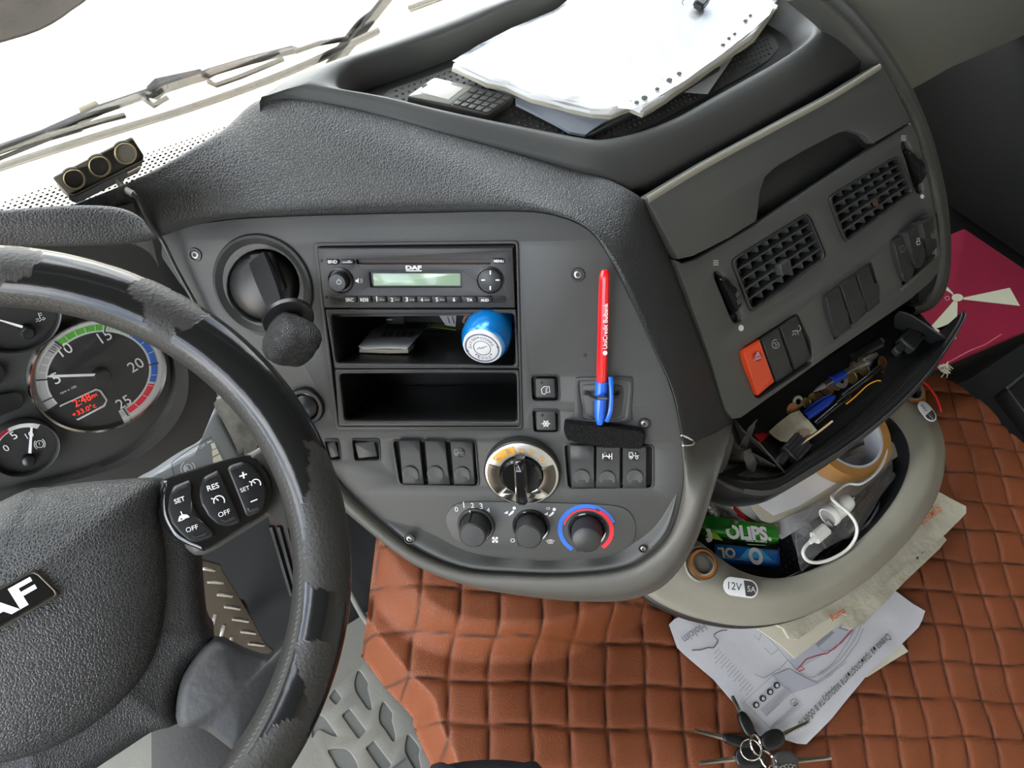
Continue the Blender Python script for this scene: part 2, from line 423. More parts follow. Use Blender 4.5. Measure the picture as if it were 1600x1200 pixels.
from mathutils.bvhtree import BVHTree
_bv = {}
def on(o, px, py, lift=.003):          # point on a surface seen at a pixel, lifted towards the eye
    if o not in _bv: _bv[o] = BVHTree.FromPolygons([W[o] @ v.co for v in o.data.vertices], [p.vertices[:] for p in o.data.polygons])
    r = ray(px, py).normalized(); h = _bv[o].ray_cast(CAM, r)
    return None if h[0] is None else h[0] - r*lift
# ---------------------------------------------------------------- reference planes of the cab
def c2w(v): v = V(v); return V((_x.dot(v), _y.dot(v), _z.dot(v)))
PN = Pl(dep(650, 430, .705), c2w((-.126, .339, -.9316)), c2w((.991, 0, -.134)))          # centre console face, turned to the driver
VT = Pl((0, .25, .75), (0, -.7071, .7071), (1, 0, 0))                                     # vent fascia, faces rearward
CL = Pl((.031, .439, .541), (0, -.866, .5), (1, 0, 0))                                    # instrument cluster
WH = Pl((-.09297, .21734, .7262), (-.1322, -.3584, .9241), (1, 0, 0))                     # steering wheel
GL = Pl((0, .62, .66), (0, -.986, -.166), (1, 0, 0))                                      # windshield (normal into the cab)
ZRIM, ZLINER, ZTRAY, ZBASIN, ZMAT, ZFLOOR = .765, .738, .42, .365, .25, .02
K1 = CR(0, 0, 2.6667); K2 = CR(500, 0, 2.6667); K3 = CR(1000, 0, 2.6667); K4 = CR(0, 380, 2.6667); K5 = CR(450, 350, 2.6667); K6 = CR(1000, 350, 2.6667)
K7 = CR(0, 750, 2.6667); K8 = CR(500, 750, 2.6667); K9 = CR(1000, 750, 2.6667)
KR = CR(480, 360, 4.4444); KS = CR(600, 660, 3.6364); KB = CR(240, 620, 5); KD = CR(0, 460, 4); KA = CR(60, 190, 5.3333)
KV = CR(1080, 380, 4); KW = CR(1130, 480, 4); KT = CR(1060, 740, 5); KE = CR(1240, 720, 5); KP = CR(680, 0, 2.857); KF = CR(480, 960, 5)
KX = CR(1380, 340, 4); KM = CR(1040, 880, 3.6364); KU = CR(1080, 560, 3.8095)
# ================================================================ SETTING
def struct(name, o): return tag(o, kind='structure')
I = MX.Identity(4)
def T(x, y, z): return MX.Translation(V((x, y, z)))
struct('floor', box('floor', T(.5, -.1, -.03), 2.6, 1.7, .06, 'carpet'))
struct('ceiling', box('ceiling', T(.5, -.28, 1.92), 2.6, 1.34, .05, 'cabin_lining'))
struct('wall_rear', box('wall_rear', T(.5, -.95, .95), 2.6, .05, 1.95, 'cabin_rear'))
struct('wall_front', box('wall_front', T(.5, .70, .19), 2.6, .04, .46, 'cabin_dark'))
struct('light_block_header', box('light_block_header', T(.5, .42, 1.76), 2.6, .05, .32, 'cabin_lining', bev=.01))  # unseen header added to cut the light coming through the windshield
struct('light_block_visor', box('light_block_visor', MX.Translation(V((.5, .62, 1.60))) @ MX.Rotation(math.radians(-14), 4, 'X'), 2.5, .36, .012, 'plastic_dark', bev=.004))  # unseen outside visor slab, added to keep windshield light off the quilt
for sx, nm, mm in ((-.80, 'wall_left', 'cabin_dark'), (1.80, 'wall_right', 'cabin_dark')):   # side walls; left opening widened and right closed to shape the light
    bm = bmesh.new()
    for y0, y1, z0, z1 in (((-.95, .7, -.06, .05), (-.95, -.50, .05, 1.92), (.42, .70, .05, 1.92), (-.50, .42, 1.62, 1.92)) if sx < 0 else ((-.95, .7, -.06, 1.92),)):
        b_box(bm, T(sx, (y0+y1)/2, (z0+z1)/2), .05, y1-y0, z1-z0)
    struct(nm, obj(nm, bm, mm))
g = struct('ground', box('ground', T(3, 9, -1.25), 60, 60, .1, mat('concrete', (.40, .375, .325), .9, bump=('noise', 30, .3, .01), var=(1.1, .3, (.33, .305, .26)), spec=0)))
gz = HZ(-1.2)
a = plate('painted_shadow_patch', [spl([(-160, -140), (135, -150), (150, -30), (112, 12), (60, 44), (-10, 66), (-150, 110)], 3, True)], gz, .012, .012, mat('shadow_tone', (.012, .011, .010), .95, bump=('noise', 60, .5, .01), var=(4, .2, (.018, .016, .014)), spec=0))  # dark patch painted on the ground in place of a cast shadow
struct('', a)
# windshield
wn = put(bpy.data.objects.new('window_1', None), T(.5, .62, .66)); struct('', wn)
box('windshield_glass', GL.M(.5, .50, 0), 2.52, 1.44, .005, 'glass', wn, bev=0)
box('glass_frame', GL.M(.5, -.235, -.01), 2.56, .05, .03, 'plastic_black', wn)
bm = bmesh.new()                                    # dotted frit along the lower edge
v0 = GL.uv(285, 232)[1]
for r in range(-9, 4):
    for i in range(-60, 110):
        u = (i + .5*(r % 2))*.0062; rr = .0018 if r < 2 else .0013
        b = [bm.verts.new(GL.pt(u+rr*math.cos(k*PI/4), v0 + r*.0052+rr*math.sin(k*PI/4), .0029)) for k in range(8)]
        bm.faces.new(b)
obj('frit_dots', bm, 'frit', wn, kind='stuff')
plate('frit_band', [[(-.7, -.22), (1.7, -.22), (1.7, v0-.055), (-.7, v0-.055)]], GL, .0033, .0006, 'frit', wn, px=False, bev=0)
# passenger door
dr = put(bpy.data.objects.new('door_1', None), T(1.72, .1, .4)); struct('', dr)
DX = Pl((1.74, 0, .5), (-1, 0, 0), (0, -1, 0))
plate('door_skin', [[(1400, -140), (1780, -160), (1790, 480), (1640, 430), (1480, 320), (1395, 200)]], DX, .004, .012, 'cabin_dark', dr, bev=.003)
# engine tunnel under the quilt
# ================================================================ QUILTED TUNNEL COVER
def quilt():
    a = HZ(ZMAT).hit(705, 1142); b = HZ(ZMAT).hit(955, 1138); c = HZ(ZMAT).hit(890, 1136); d = HZ(ZMAT).hit(893, 1071.5)
    eu = V((b.x-c.x, b.y-c.y)).normalized(); ev = V((-eu.y, eu.x)); s = .0508
    o = V((c.x, c.y))
    du = 13/1000; st = .0026
    us = np.arange(-.26, 1.0, st); vs_ = np.arange(-.22, .72, st)
    U, Vv = np.meshgrid(us, vs_)
    X = o.x + eu.x*U + ev.x*Vv; Y = o.y + eu.y*U + ev.y*Vv
    # boundary lines in plan
    def pl2(p): q = [HZ(ZMAT).hit(*c) for c in p]; return [(t.x, t.y) for t in q]
    def sd(poly, X, Y):      # signed distance to a closed polygon (positive inside)
        D = np.full(X.shape, 9.0); ins = np.zeros(X.shape, bool)
        for (x0, y0), (x1, y1) in zip(poly, poly[1:]+poly[:1]):
            dx, dy = x1-x0, y1-y0; t = np.clip(((X-x0)*dx+(Y-y0)*dy)/(dx*dx+dy*dy+1e-12), 0, 1)
            D = np.minimum(D, np.hypot(X-x0-t*dx, Y-y0-t*dy))
            cnd = ((y0 > Y) != (y1 > Y)) & (X < (x1-x0)*(Y-y0)/((y1-y0) if abs(y1-y0) > 1e-12 else 1e-12)+x0); ins ^= cnd
        return np.where(ins, D, -D)
    edge = pl2(spl([(478, 700), (508, 800), (530, 880), (562, 955), (608, 1022), (634, 1054), (671, 1092), (680, 1120), (690, 1146), (712, 1200), (730, 1330), (1100, 1420), (1800, 1300), (1790, 800), (1600, 692), (1530, 622), (1455, 578), (1380, 560), (1100, 500), (700, 560)], 3, True))
    hump = pl2(spl([(480, 700), (525, 800), (570, 900), (635, 985), (700, 1016), (760, 1024), (850, 1022), (925, 1000), (985, 972), (1030, 935), (1060, 880), (1040, 760), (800, 640)], 3, True))
    de = sd(edge, X, Y); dh = sd(hump, X, Y)
    sm = lambda x, a, b: (lambda t: t*t*(3-2*t))(np.clip((x-a)/(b-a), 0, 1))
    H = .052*sm(dh, -.012, .035)
    warp = .004*np.sin(X*31+1)*np.cos(Y*27)
    fu = np.abs(((U+warp)/s) % 1-.5); fv = np.abs(((Vv+warp*.8+.10*H)/s) % 1-.5)
    gu = 1-sm(.5-fu, 0, .06); gv = 1-sm(.5-fv, 0, .06)
    puff = (1-(2*np.minimum(.5, fu))**7)*(1-(2*np.minimum(.5, fv))**7)*(.8+.2*(1-(2*fu)**2)*(1-(2*fv)**2))
    gro = np.maximum(gu, gv)
    Z = ZMAT + H + .0042*puff - .0016*gro + .0015*np.sin(X*45)*np.sin(Y*37)
    drop = 1-sm(de, -.014, .004)
    Z = Z - drop*(.10+H*.9)
    keep = de > -.017
    idx = np.full(X.shape, -1, int); idx[keep] = np.arange(keep.sum())
    co = np.stack([X[keep], Y[keep], Z[keep]], 1)
    A = idx[:-1, :-1]; B = idx[:-1, 1:]; C_ = idx[1:, 1:]; D_ = idx[1:, :-1]
    ok = (A >= 0) & (B >= 0) & (C_ >= 0) & (D_ >= 0)
    f = np.stack([A[ok], B[ok], C_[ok], D_[ok]], 1)
    me = bpy.data.meshes.new('leatherette_cover')
    me.vertices.add(len(co)); me.vertices.foreach_set('co', co.ravel())
    me.loops.add(f.size); me.loops.foreach_set('vertex_index', f.ravel().astype(np.int32))
    me.polygons.add(len(f)); me.polygons.foreach_set('loop_start', np.arange(0, f.size, 4, dtype=np.int32)); me.polygons.foreach_set('loop_total', np.full(len(f), 4, np.int32))
    me.update(calc_edges=True); me.validate(); me.polygons.foreach_set('use_smooth', [True]*len(f))
    seam = me.attributes.new('seam', 'FLOAT', 'POINT'); st_ = np.maximum(1-sm(.5-fu, .0, .035), 1-sm(.5-fv, .0, .035))[keep]
    seam.data.foreach_set('value', st_.astype(np.float32))
    m = MATS['quilt']; nt = m.node_tree; bs = nt.nodes['Principled BSDF']; at = nt.nodes.new('ShaderNodeAttribute'); at.attribute_name = 'seam'
    mx = nt.nodes.new('ShaderNodeMix'); mx.data_type = 'RGBA'; mx.inputs['B'].default_value = (.05, .02, .012, 1)
    src = bs.inputs['Base Color'].links[0].from_socket
    nt.links.new(at.outputs['Fac'], mx.inputs['Factor']); nt.links.new(src, mx.inputs['A']); nt.links.new(mx.outputs['Result'], bs.inputs['Base Color'])
    me.materials.append(m)
    t = thing('quilted_tunnel_cover', 'brown quilted leatherette cover stitched in squares over the engine tunnel', 'cover', (.6, -.1, .2))
    put(bpy.data.objects.new('leatherette_cover', me), I, t)
    q = HZ(.0)
    return lambda u, v: (o.x+eu.x*u+ev.x*v, o.y+eu.y*u+ev.y*v), s
QP, QS = quilt()
# driver's rubber floor mat
FZ = HZ(ZFLOOR)
t = thing('rubber_floor_mat', 'grey rubber floor mat with pressed leaf shapes beside the brown quilted cover', 'floor mat', FZ.hit(560, 1120))
leaf1 = KF((400, 440), (440, 480), (475, 535), (472, 580), (488, 640), (505, 735), (470, 732), (420, 660), (382, 600), (372, 530))
leaf2 = KF((595, 685), (640, 735), (668, 775), (662, 830), (680, 890), (690, 965), (668, 988), (620, 910), (572, 850), (565, 770))
leaf3 = KF((790, 940), (840, 990), (880, 1050), (872, 1110), (890, 1200), (880, 1270), (820, 1170), (770, 1080), (772, 1000))
blob1 = KF((60, 800), (125, 800), (180, 870), (232, 950), (160, 930), (90, 900), (40, 960))
blob2 = KF((165, 1060), (250, 1050), (330, 1072), (400, 1200), (330, 1240), (240, 1200), (200, 1130))
rects = [KF((220, 583), (270, 655), (225, 706), (172, 648)), KF((330, 735), (462, 910), (402, 972), (272, 790)), KF((520, 988), (660, 1172), (592, 1240), (458, 1045)), KF((330, 1250), (400, 1200), (500, 1330), (430, 1390))]
holes = [spl(l, 3, True) for l in (leaf1, leaf2, leaf3, blob1, blob2)] + [fil(l, 3) for l in rects]
chan = fil(KF((492, 375), (548, 318), (790, 700), (952, 930), (938, 945)), 3)
outl = [(575, 955), (612, 1000), (642, 1042), (672, 1085), (690, 1115), (706, 1160), (722, 1230), (640, 1420), (100, 1420), (40, 1200), (180, 1125), (330, 1110), (430, 1070), (505, 1000)]
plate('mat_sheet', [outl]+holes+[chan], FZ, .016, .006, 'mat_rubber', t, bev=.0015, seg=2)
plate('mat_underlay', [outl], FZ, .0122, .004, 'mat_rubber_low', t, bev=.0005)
e = [(545, 915), (568, 960), (600, 1005), (628, 1048), (656, 1090), (668, 1118), (682, 1150), (706, 1215)]
tube('mat_rim', [FZ.off(.017).hit(x-3, y) for x, y in spl(e, 4)], .0045, 'mat_rubber', t)
plate('heel_pad', [fil([(236, 1120), (330, 1120), (372, 1190), (330, 1260), (236, 1215)], 8)], FZ, .03, .012, 'spoke_worn', t, bev=.003)
# pedal seen through the wheel
PD = Pl(HZ(.20).hit(360, 950), (-.15, -.62, .77), (1, .1, 0))
t = thing('accelerator_pedal', 'ribbed metal accelerator pedal behind the steering wheel spoke', 'pedal', PD.o)
po = K7((760, 350), (905, 350), (930, 385), (985, 470), (1050, 580), (1105, 680), (1155, 725), (1120, 750), (1000, 720), (890, 670), (800, 640))
tube('pedal_arm', [PD.off(-.004).hit(370, 950), HZ(.10).hit(372, 948), HZ(.02).hit(378, 962)], .012, 'plastic_black', t)
plate('pedal_plate', [spl(po, 3, True)], PD, .004, .004, 'steel_dark', t, bev=.0015)
for a, b in (((845, 370), (895, 378)), ((865, 425), (930, 430)), ((905, 478), (968, 485)), ((935, 528), (1000, 538)), ((968, 580), (1035, 590)), ((1003, 632), (1065, 640)), ((1035, 682), (1100, 690)), ((898, 560), (888, 600)), ((935, 605), (922, 650)), ((965, 655), (960, 690))):
    tube('pedal_rib', [PD.off(.004).hit(*K7(a)[0]), PD.off(.006).hit(*K7(((a[0]+b[0])/2, (a[1]+b[1])/2))[0]), PD.off(.004).hit(*K7(b)[0])], .0022, 'steel', t, seg=6)
t = thing('column_shroud', 'dark column shroud below the steering wheel hub', 'shroud', WH.pt(0, 0, -.12))
SHP = Pl(WH.pt(0, .02, -.10), WH.n, WH.u)
loft('shroud_shell', [[SHP.pt(rx*math.copysign(abs(math.cos(q))**.6, math.cos(q)), ry*math.copysign(abs(math.sin(q))**.6, math.sin(q))+dy, h) for q in [i*PI/10 for i in range(20)]] for rx, ry, dy, h in ((.05, .04, -.03, .03), (.06, .05, -.04, .0), (.06, .05, -.05, -.06), (.05, .04, -.06, -.14))], 'plastic_black', t, 0, 3, cu=True, caps=True)
t = thing('footwell_grille', 'dark ribbed grille in the footwell seen through the wheel opening', 'grille', HZ(.15).hit(430, 880))
FW = Pl(HZ(.10).hit(452, 880), (-.80, -.35, .48), (0, 1, 0))
plate('grille_base', [fil([(418, 806), (470, 800), (500, 930), (462, 940)], 6, 3)], FW, 0, .01, 'cabin_brown', t)
for i in range(4): tube('grille_rib', [FW.off(.002).hit(424+i*12, 822), FW.off(.002).hit(456+i*9, 930)], .004, 'plastic_black', t, seg=6)
# ================================================================ DASHBOARD
D = thing('dashboard', 'dark grey moulded truck dashboard with leather grain pad and top storage recess', 'dashboard', (.5, .4, .6))
lowE = [(240, 374), (330, 346), (450, 337), (640, 332), (800, 329), (868, 336), (922, 360), (955, 407), (986, 468), (1023, 548), (1052, 615), (1066, 690)]
topE = [('z', 108, 322, .728), ('z', 222, 275, .704), ('z', 343, 206, .712), ('z', 425, 152, .752), ('z', 585, 176, .755), ('z', 745, 218, .752), ('z', 880, 254, .748), ('v', 985, 298, .0), ('v', 1020, 338, -.008), ('v', 1068, 450, -.012), ('v', 1112, 560, -.014), ('v', 1147, 657, -.016)]
def q3(e): return HZ(e[3]).hit(e[1], e[2]) if e[0] == 'z' else VT.off(e[3]).hit(e[1], e[2])
top = [q3(e) for e in topE]; low = [PN.off(.003).hit(*p) for p in lowE]
rows = [[PN.off(-.03).hit(*p) for p in lowE], low]
for f, bu in ((.05, .0075), (.13, .011), (.32, .010), (.60, .009), (.86, .006)):
    rows.append([a.lerp(b, f) + PN.n*bu for a, b in zip(low, top)])
rows.append(top)
drop = []
for i, p in enumerate(top):
    drop.append(p + V((0, .045, -.12)) if i < 3 else p + (V((0, .03, -.05)) if i < 7 else V((.02, .02, -.05))))
rows.append([a.lerp(b, .25)+V((0, 0, .004 if i < 3 else 0)) for i, (a, b) in enumerate(zip(top, drop))]); rows.append(drop)
PAD = loft('upper_pad', rows, 'leather_pad', D, 6, 4, sharp=75)
# dash top left of the pad, dipping to the foot of the glass
de_ = [HZ(.715).hit(*p) for p in ((-200, 350), (-60, 338), (0, 334), (90, 327), (170, 326), (215, 318))]
loft('dash_top_edge', [[p+V((0, .014, -.014)) for p in de_], [p+V((0, .035, -.10)) for p in de_], [V((p.x, .63, .40)) for p in de_]], 'cluster', D, 3, 3)
# hood over the instrument cluster
h1 = [(-200, 350), (-60, 334), (0, 330), (100, 322), (178, 324), (218, 340), (236, 366)]
h2 = [(-200, 398), (-60, 390), (0, 386), (100, 385), (170, 383), (215, 379), (242, 374)]
A = [HZ(.742 - .004*max(0, i-3)).hit(*p) for i, p in enumerate(h1)]; B = [HZ(.716).hit(*p) for p in h2]
n = V((0, -.6, .8))
HOOD = loft('cluster_hood', [[p+V((0, .006, -.05)) for p in A], A, [a.lerp(b, .35)+n*.010 for a, b in zip(A, B)], [a.lerp(b, .75)+n*.009 for a, b in zip(A, B)], B, [p+V((0, .02, -.006)) for p in B], [p+V((0, .03, -.02)) for p in B]], 'leather_pad', D, 5, 4, sharp=75)
# storage recess on top
inn = [(530, 124), (541, 141), (612, 154), (690, 172), (762, 187), (840, 202), (912, 215), (950, 215), (1006, 202), (1060, 180), (1110, 152), (1170, 119), (1215, 94), (1255, 67), (1271, 46), (1262, 27), (1240, 11), (1200, -8), (1100, -40), (950, -40), (826, -1), (770, 22), (710, 48), (620, 80), (556, 101)]
oul = [(408, 160), (432, 156), (560, 178), (680, 210), (760, 229), (850, 252), (930, 273), (985, 298), (1060, 262), (1115, 234), (1165, 207), (1220, 176), (1280, 141), (1345, 101), (1362, 91), (1332, 45), (1292, 8), (1240, -30), (1100, -95), (950, -105), (795, 0), (725, 27), (645, 57), (565, 87), (470, 123)]
oz = [.752]*7 + [.738]*8 + [.752]*10
C = [HZ(ZRIM).hit(*p) for p in inn]; O = [HZ(z).hit(*p) for z, p in zip(oz, oul)]
cen = sum(C, V())/len(C)
fl = [V((cen.x+(p.x-cen.x)*.955, cen.y+(p.y-cen.y)*.93, ZLINER)) for p in C]
loft('storage_recess', [[p+V((0, 0, -.05)) for p in O], O, [o.lerp(c, .12)+V((0, 0, .006)) for o, c in zip(O, C)], [o.lerp(c, .62)+V((0, 0, .008)) for o, c in zip(O, C)], [o.lerp(c, .93)+V((0, 0, .002)) for o, c in zip(O, C)], [c+V((0, 0, -.004)) for c in C], [c.lerp(f, .6) for c, f in zip(C, fl)], fl], 'plastic', D, 3, 2, cu=True, sharp=60)
fs = [(p.x, p.y) for p in fl]; fs2 = spl(fs, 3, True)
LN = HZ(ZLINER)
plate('recess_floor', [fs2], LN, .001, .006, 'plastic_dark', D, px=False)
ci = [V((cen.x+(p.x-cen.x)*.93, cen.y+(p.y-cen.y)*.88)) for p in fl]
lin = plate('rubber_liner', [[tuple(p) for p in ci]], LN, .003, .003, 'tray_rubber', D, px=False)
bm = bmesh.new()
def inside(P, x, y):
    c = False
    for i in range(len(P)):
        (x0, y0), (x1, y1) = P[i-1], P[i]
        if (y0 > y) != (y1 > y) and x < (x1-x0)*(y-y0)/(y1-y0)+x0: c = not c
    return c
cs = [tuple(cen.xy+(p-cen.xy)*.97) for p in ci]
x0, x1 = min(p[0] for p in cs), max(p[0] for p in cs); y0, y1 = min(p[1] for p in cs), max(p[1] for p in cs)
k = 0; y = y0
while y < y1:
    x = x0 + (k % 2)*.0035
    while x < x1:
        if inside(cs, x, y):
            b = [bm.verts.new((x+.0020*math.cos(a*PI/3), y+.0020*math.sin(a*PI/3), ZLINER+.003)) for a in range(6)]
            tpp = [bm.verts.new((x+.0010*math.cos(a*PI/3), y+.0010*math.sin(a*PI/3), ZLINER+.0042)) for a in range(6)]
            for a in range(6): bm.faces.new((b[a], b[(a+1) % 6], tpp[(a+1) % 6], tpp[a]))
            bm.faces.new(tpp)
        x += .007
    y += .0061; k += 1
obj('liner_dimples', bm, 'key_grey', D, kind='stuff', sharp=180)
# passenger side strip of the centre unit
si = [(1268, -6), (1322, 42), (1364, 93), (1388, 124), (1428, 190), (1450, 262), (1465, 330), (1470, 392), (1464, 440), (1448, 470), (1424, 478)]
sx = [(1306, -14), (1354, 40), (1396, 102), (1424, 152), (1452, 226), (1471, 306), (1478, 372), (1477, 420), (1468, 458), (1448, 482), (1420, 492)]
A = [VT.off(-.004).hit(*p) for p in si]; B = [VT.off(-.025).hit(*p) for p in sx]
loft('side_strip', [[p-VT.n*.03 for p in A], A, [a.lerp(b, .35)+VT.n*.007 for a, b in zip(A, B)], [a.lerp(b, .75)+VT.n*.005 for a, b in zip(A, B)], B, [p+V((-.004, .06, -.06)) for p in B], [p+V((-.02, .30, -.16)) for p in B]], mat('strip_leather', (.070, .071, .064), .5, bump=('leather', 420, .4, .0009)), D, 4, 3, sharp=70)
# passenger side of the dashboard, seen end on at the top right
DXP = Pl((1.3, .30, .62), (0, -.99, .14), (1, 0, 0))
po_ = [DXP.uv(*p) for p in [(1338, -25), (1352, 5), (1395, 80), (1421, 136), (1450, 120), (1490, 97), (1540, 76), (1600, 50), (1640, 32)]]
po_ += [(.46, po_[-1][1]), (.46, .15), (po_[0][0], .15)]
plate('passenger_fascia', [fil(po_, .02, 4)], DXP, .0, .05, 'door_trim', D, px=False, bev=.010, seg=3)
box('passenger_dash_top', T(1.37, .49, .785), .76, .26, .05, 'plastic', D, bev=.02)
# hidden body of the centre unit
loft('console_body', [[V(p) for p in r] for r in (((.40, .42, .70), (.50, .28, .70), (.88, .28, .70), (.88, .42, .70)), ((.42, .46, .50), (.60, .16, .52), (.98, .10, .50), (.98, .46, .50)), ((.45, .46, .28), (.66, .25, .30), (.96, .25, .30), (.96, .46, .28)))], 'plastic_black', D, cu=True, caps=True, sharp=20)
# lower bezel around the centre console
bi = [(1065, 688), (1068, 760), (1048, 832), (1006, 873), (960, 890), (880, 897), (800, 895), (720, 887), (640, 852), (550, 776), (495, 712)]
bo = [(1146, 658), (1122, 742), (1086, 848), (1042, 910), (985, 935), (915, 938), (840, 932), (740, 915), (650, 881), (560, 814), (495, 755)]
A = [PN.off(.001).hit(*p) for p in bi]; B = [PN.off(-.012).hit(*p) for p in bo]; B[0] = VT.off(-.016).hit(1147, 657)
BZL = loft('console_bezel', [[p-PN.n*.03 for p in A], A, [a.lerp(b, .14)+PN.n*.009 for a, b in zip(A, B)], [a.lerp(b, .5)+PN.n*.013 for a, b in zip(A, B)], [a.lerp(b, .82)+PN.n*.006 for a, b in zip(A, B)], B, [b.lerp(a, .1)-PN.n*.03 for a, b in zip(A, B)], [b.lerp(a, .5)-PN.n*.10 for a, b in zip(A, B)]], 'bezel_grey', D, 5, 4, sharp=65)
strokes('vent_slit', [K8((872, 446), (925, 448)), K8((878, 453), (930, 455)), K8((872, 460), (925, 461))], PN, .0035, .0014, 'plastic_pit', D)
mk = [on(BZL, *p, .0012) or on(PAD, *p, .0012) for p in spl([(1061, 693), (1062, 683), (1066, 680), (1083, 689), (1081, 695), (1061, 696)], 3)]
tube('airbag_mark', [p for p in mk if p], .0008, 'white_print', D, seg=5)
# ================================================================ CENTRE CONSOLE PANEL
CP = thing('centre_console_panel', 'matte dark grey centre console panel with rocker switches, selector dial and heater knobs', 'control panel', PN.hit(760, 600))
face = spl([(243, 373), (330, 347), (450, 338), (640, 333), (800, 330), (868, 337), (922, 361), (955, 408), (986, 469), (1023, 549), (1051, 615), (1065, 690), (1067, 760), (1047, 832), (1005, 872), (960, 889), (880, 896), (800, 894), (720, 886), (640, 851), (550, 775), (470, 665), (385, 575), (310, 482)], 3, True)
stack_o = fil([(495, 383), (807, 379), (813, 668), (528, 667)], 5, 2)
sqb = [fil(q, 5, 2) for q in ([(830, 588), (872, 588), (873, 626), (832, 626)], [(832, 641), (872, 641), (873, 675), (834, 675)])]
sqe = [fil(q, 4, 2) for q in ([(550, 687), (591, 687), (593, 719), (554, 720)], [(507, 687), (528, 687), (532, 719), (512, 719)])]
bank = [fil(q, 7, 3) for q in ([(614, 689), (741, 690), (747, 759), (625, 757)], [(882, 695), (1019, 697), (1019, 762), (888, 763)])]
lev_hole = ell(411, 447, 57, 58, 28); sock_hole = ell(478, 634, 25, 30, 24)
scr = [(305, 398, 8.5), (903, 429, 9), (1007, 662, 8), (640, 842, 7), (1005, 857, 6)]
plate('panel_face', [face, stack_o]+sqb+sqe+bank+[lev_hole, sock_hole], PN, 0, .006, 'plastic', CP, bev=.0008)
# raised rim of the stack frame, dark recess floors
plate('stack_frame', [fil([(490, 380), (810, 376), (817, 673), (525, 672)], 7, 3), fil([(496, 385), (806, 381), (812, 667), (529, 666)], 4, 2)], PN, .0016, .006, 'plastic_dark', CP, bev=.0007)
for q in sqb+sqe: plate('recess_floor', [q], PN, -.005, .002, 'plastic_pit', CP)
for q in bank: plate('switch_well', [q], PN, -.005, .002, 'plastic_pit', CP)
for q in sqe[:2]: plate('blank_cover', [fil([(a*.86+b*.14, c*.86+d*.14) for (a, c), (b, d) in zip([q[0], q[3], q[6], q[9]], [(571, 703)]*4 if q is sqe[0] else [(520, 703)]*4)], 2, 2)], PN, -.0015, .004, 'plastic_dark', CP, bev=.001)
for q in sqe[:2]+sqb: pass
def ring_rim(name, q, grow, h, m): # thin raised rim round a cut-out
    cx = sum(p[0] for p in q)/len(q); cy = sum(p[1] for p in q)/len(q)
    plate(name, [[(cx+(x-cx)*grow, cy+(y-cy)*grow) for x, y in q], q], PN, h, .003, m, CP, bev=.0006)
for q in sqb+sqe: ring_rim('recess_rim', q, 1.10, .0010, 'plastic_dark')
for q, gk in zip(bank, (1.05, 1.05)): ring_rim('well_rim', q, gk, .0010, 'plastic_dark')
for i, (x, y, r) in enumerate(scr):
    s = PN.sc(x, y); fr = PN.at(x, y, .0078 if y > 800 else 0)
    cup = lathe('screw_recess', fr, [(r*s*1.25, .0002), (r*s*1.15, .0012), (r*s*.95, .0012), (r*s*.85, -.001), (0, -.001)], 'plastic_black', CP, 24)
    hd = lathe('screw', fr, [(r*s*.78, -.0012), (r*s*.74, .0004), (r*s*.6, .0009), (r*s*.38, .0010), (r*s*.34, -.0008), (0, -.0008)], 'screw_steel', CP, 20, label='steel screw head')
plate('small_hole', [ell(914.5, 555, 3.2, 3.2, 12)], PN, .0003, .0004, 'plastic_pit', CP, bev=0)
plate('small_hole', [ell(343, 615, 5, 5, 12)], PN, .0003, .0004, 'plastic_pit', CP, bev=0)
li = [(1058, 770), (1040, 830), (1001, 870), (958, 886), (880, 893), (800, 891), (720, 883), (645, 849), (600, 812)]
hs_ = [.05, .75, 1, 1, 1, 1, 1, .7, .05]
lo_ = [(1057, 771), (1024, 822), (988, 850), (950, 869), (880, 876), (800, 873), (730, 862), (668, 832), (602, 811)]
loft('face_lip', [[PN.off(.0085*k).hit(*p) for p, k in zip(li, hs_)], [PN.off(.0075*k).hit(a*.75+c*.25, b*.75+d*.25) for (a, b), (c, d), k in zip(li, lo_, hs_)], [PN.off(.0025*k).hit(a*.25+c*.75, b*.25+d*.75) for (a, b), (c, d), k in zip(li, lo_, hs_)], [PN.off(.0002).hit(*p) for p in lo_]], 'plastic', CP, 4, 3, sharp=70)
# two square push buttons with icons
for cx, cy, ic in ((852, 607, 0), (853, 658, 1)):
    b = plate('push_button', [fil([(cx-16, cy-15), (cx+15, cy-15), (cx+16, cy+15), (cx-15, cy+15)], 3, 2)], PN, .0022, .006, 'plastic_dark', CP, bev=.0012, seg=2)
    plate('button_lamp', [ell(cx-6, cy-9, 2.6, 2.2, 12)], PN, .0026, .0008, 'plastic_pit', b, bev=.0002)
    if ic == 0: strokes('icon', [[(cx-5, cy+8), (cx-6, cy+1), (cx-2, cy-3), (cx+6, cy-3), (cx+7, cy+6), (cx+2, cy+6), (cx-1, cy+9), (cx-5, cy+8)], [(cx+4, cy-1), (cx, cy+1), (cx+3, cy+3), (cx, cy+5)]], PN, .0024, .0007, 'white_print', b)
    else: strokes('icon', [[(cx+7*math.cos(a), cy+4+6*math.sin(a)), (cx-7*math.cos(a), cy+4-6*math.sin(a))] for a in (0, PI/3, 2*PI/3)] + [[(cx+4.5*math.cos(a), cy+4+4*math.sin(a)) for a in [k*PI/3+PI/6 for k in range(7)]]], PN, .0024, .0008, 'white_print', b)
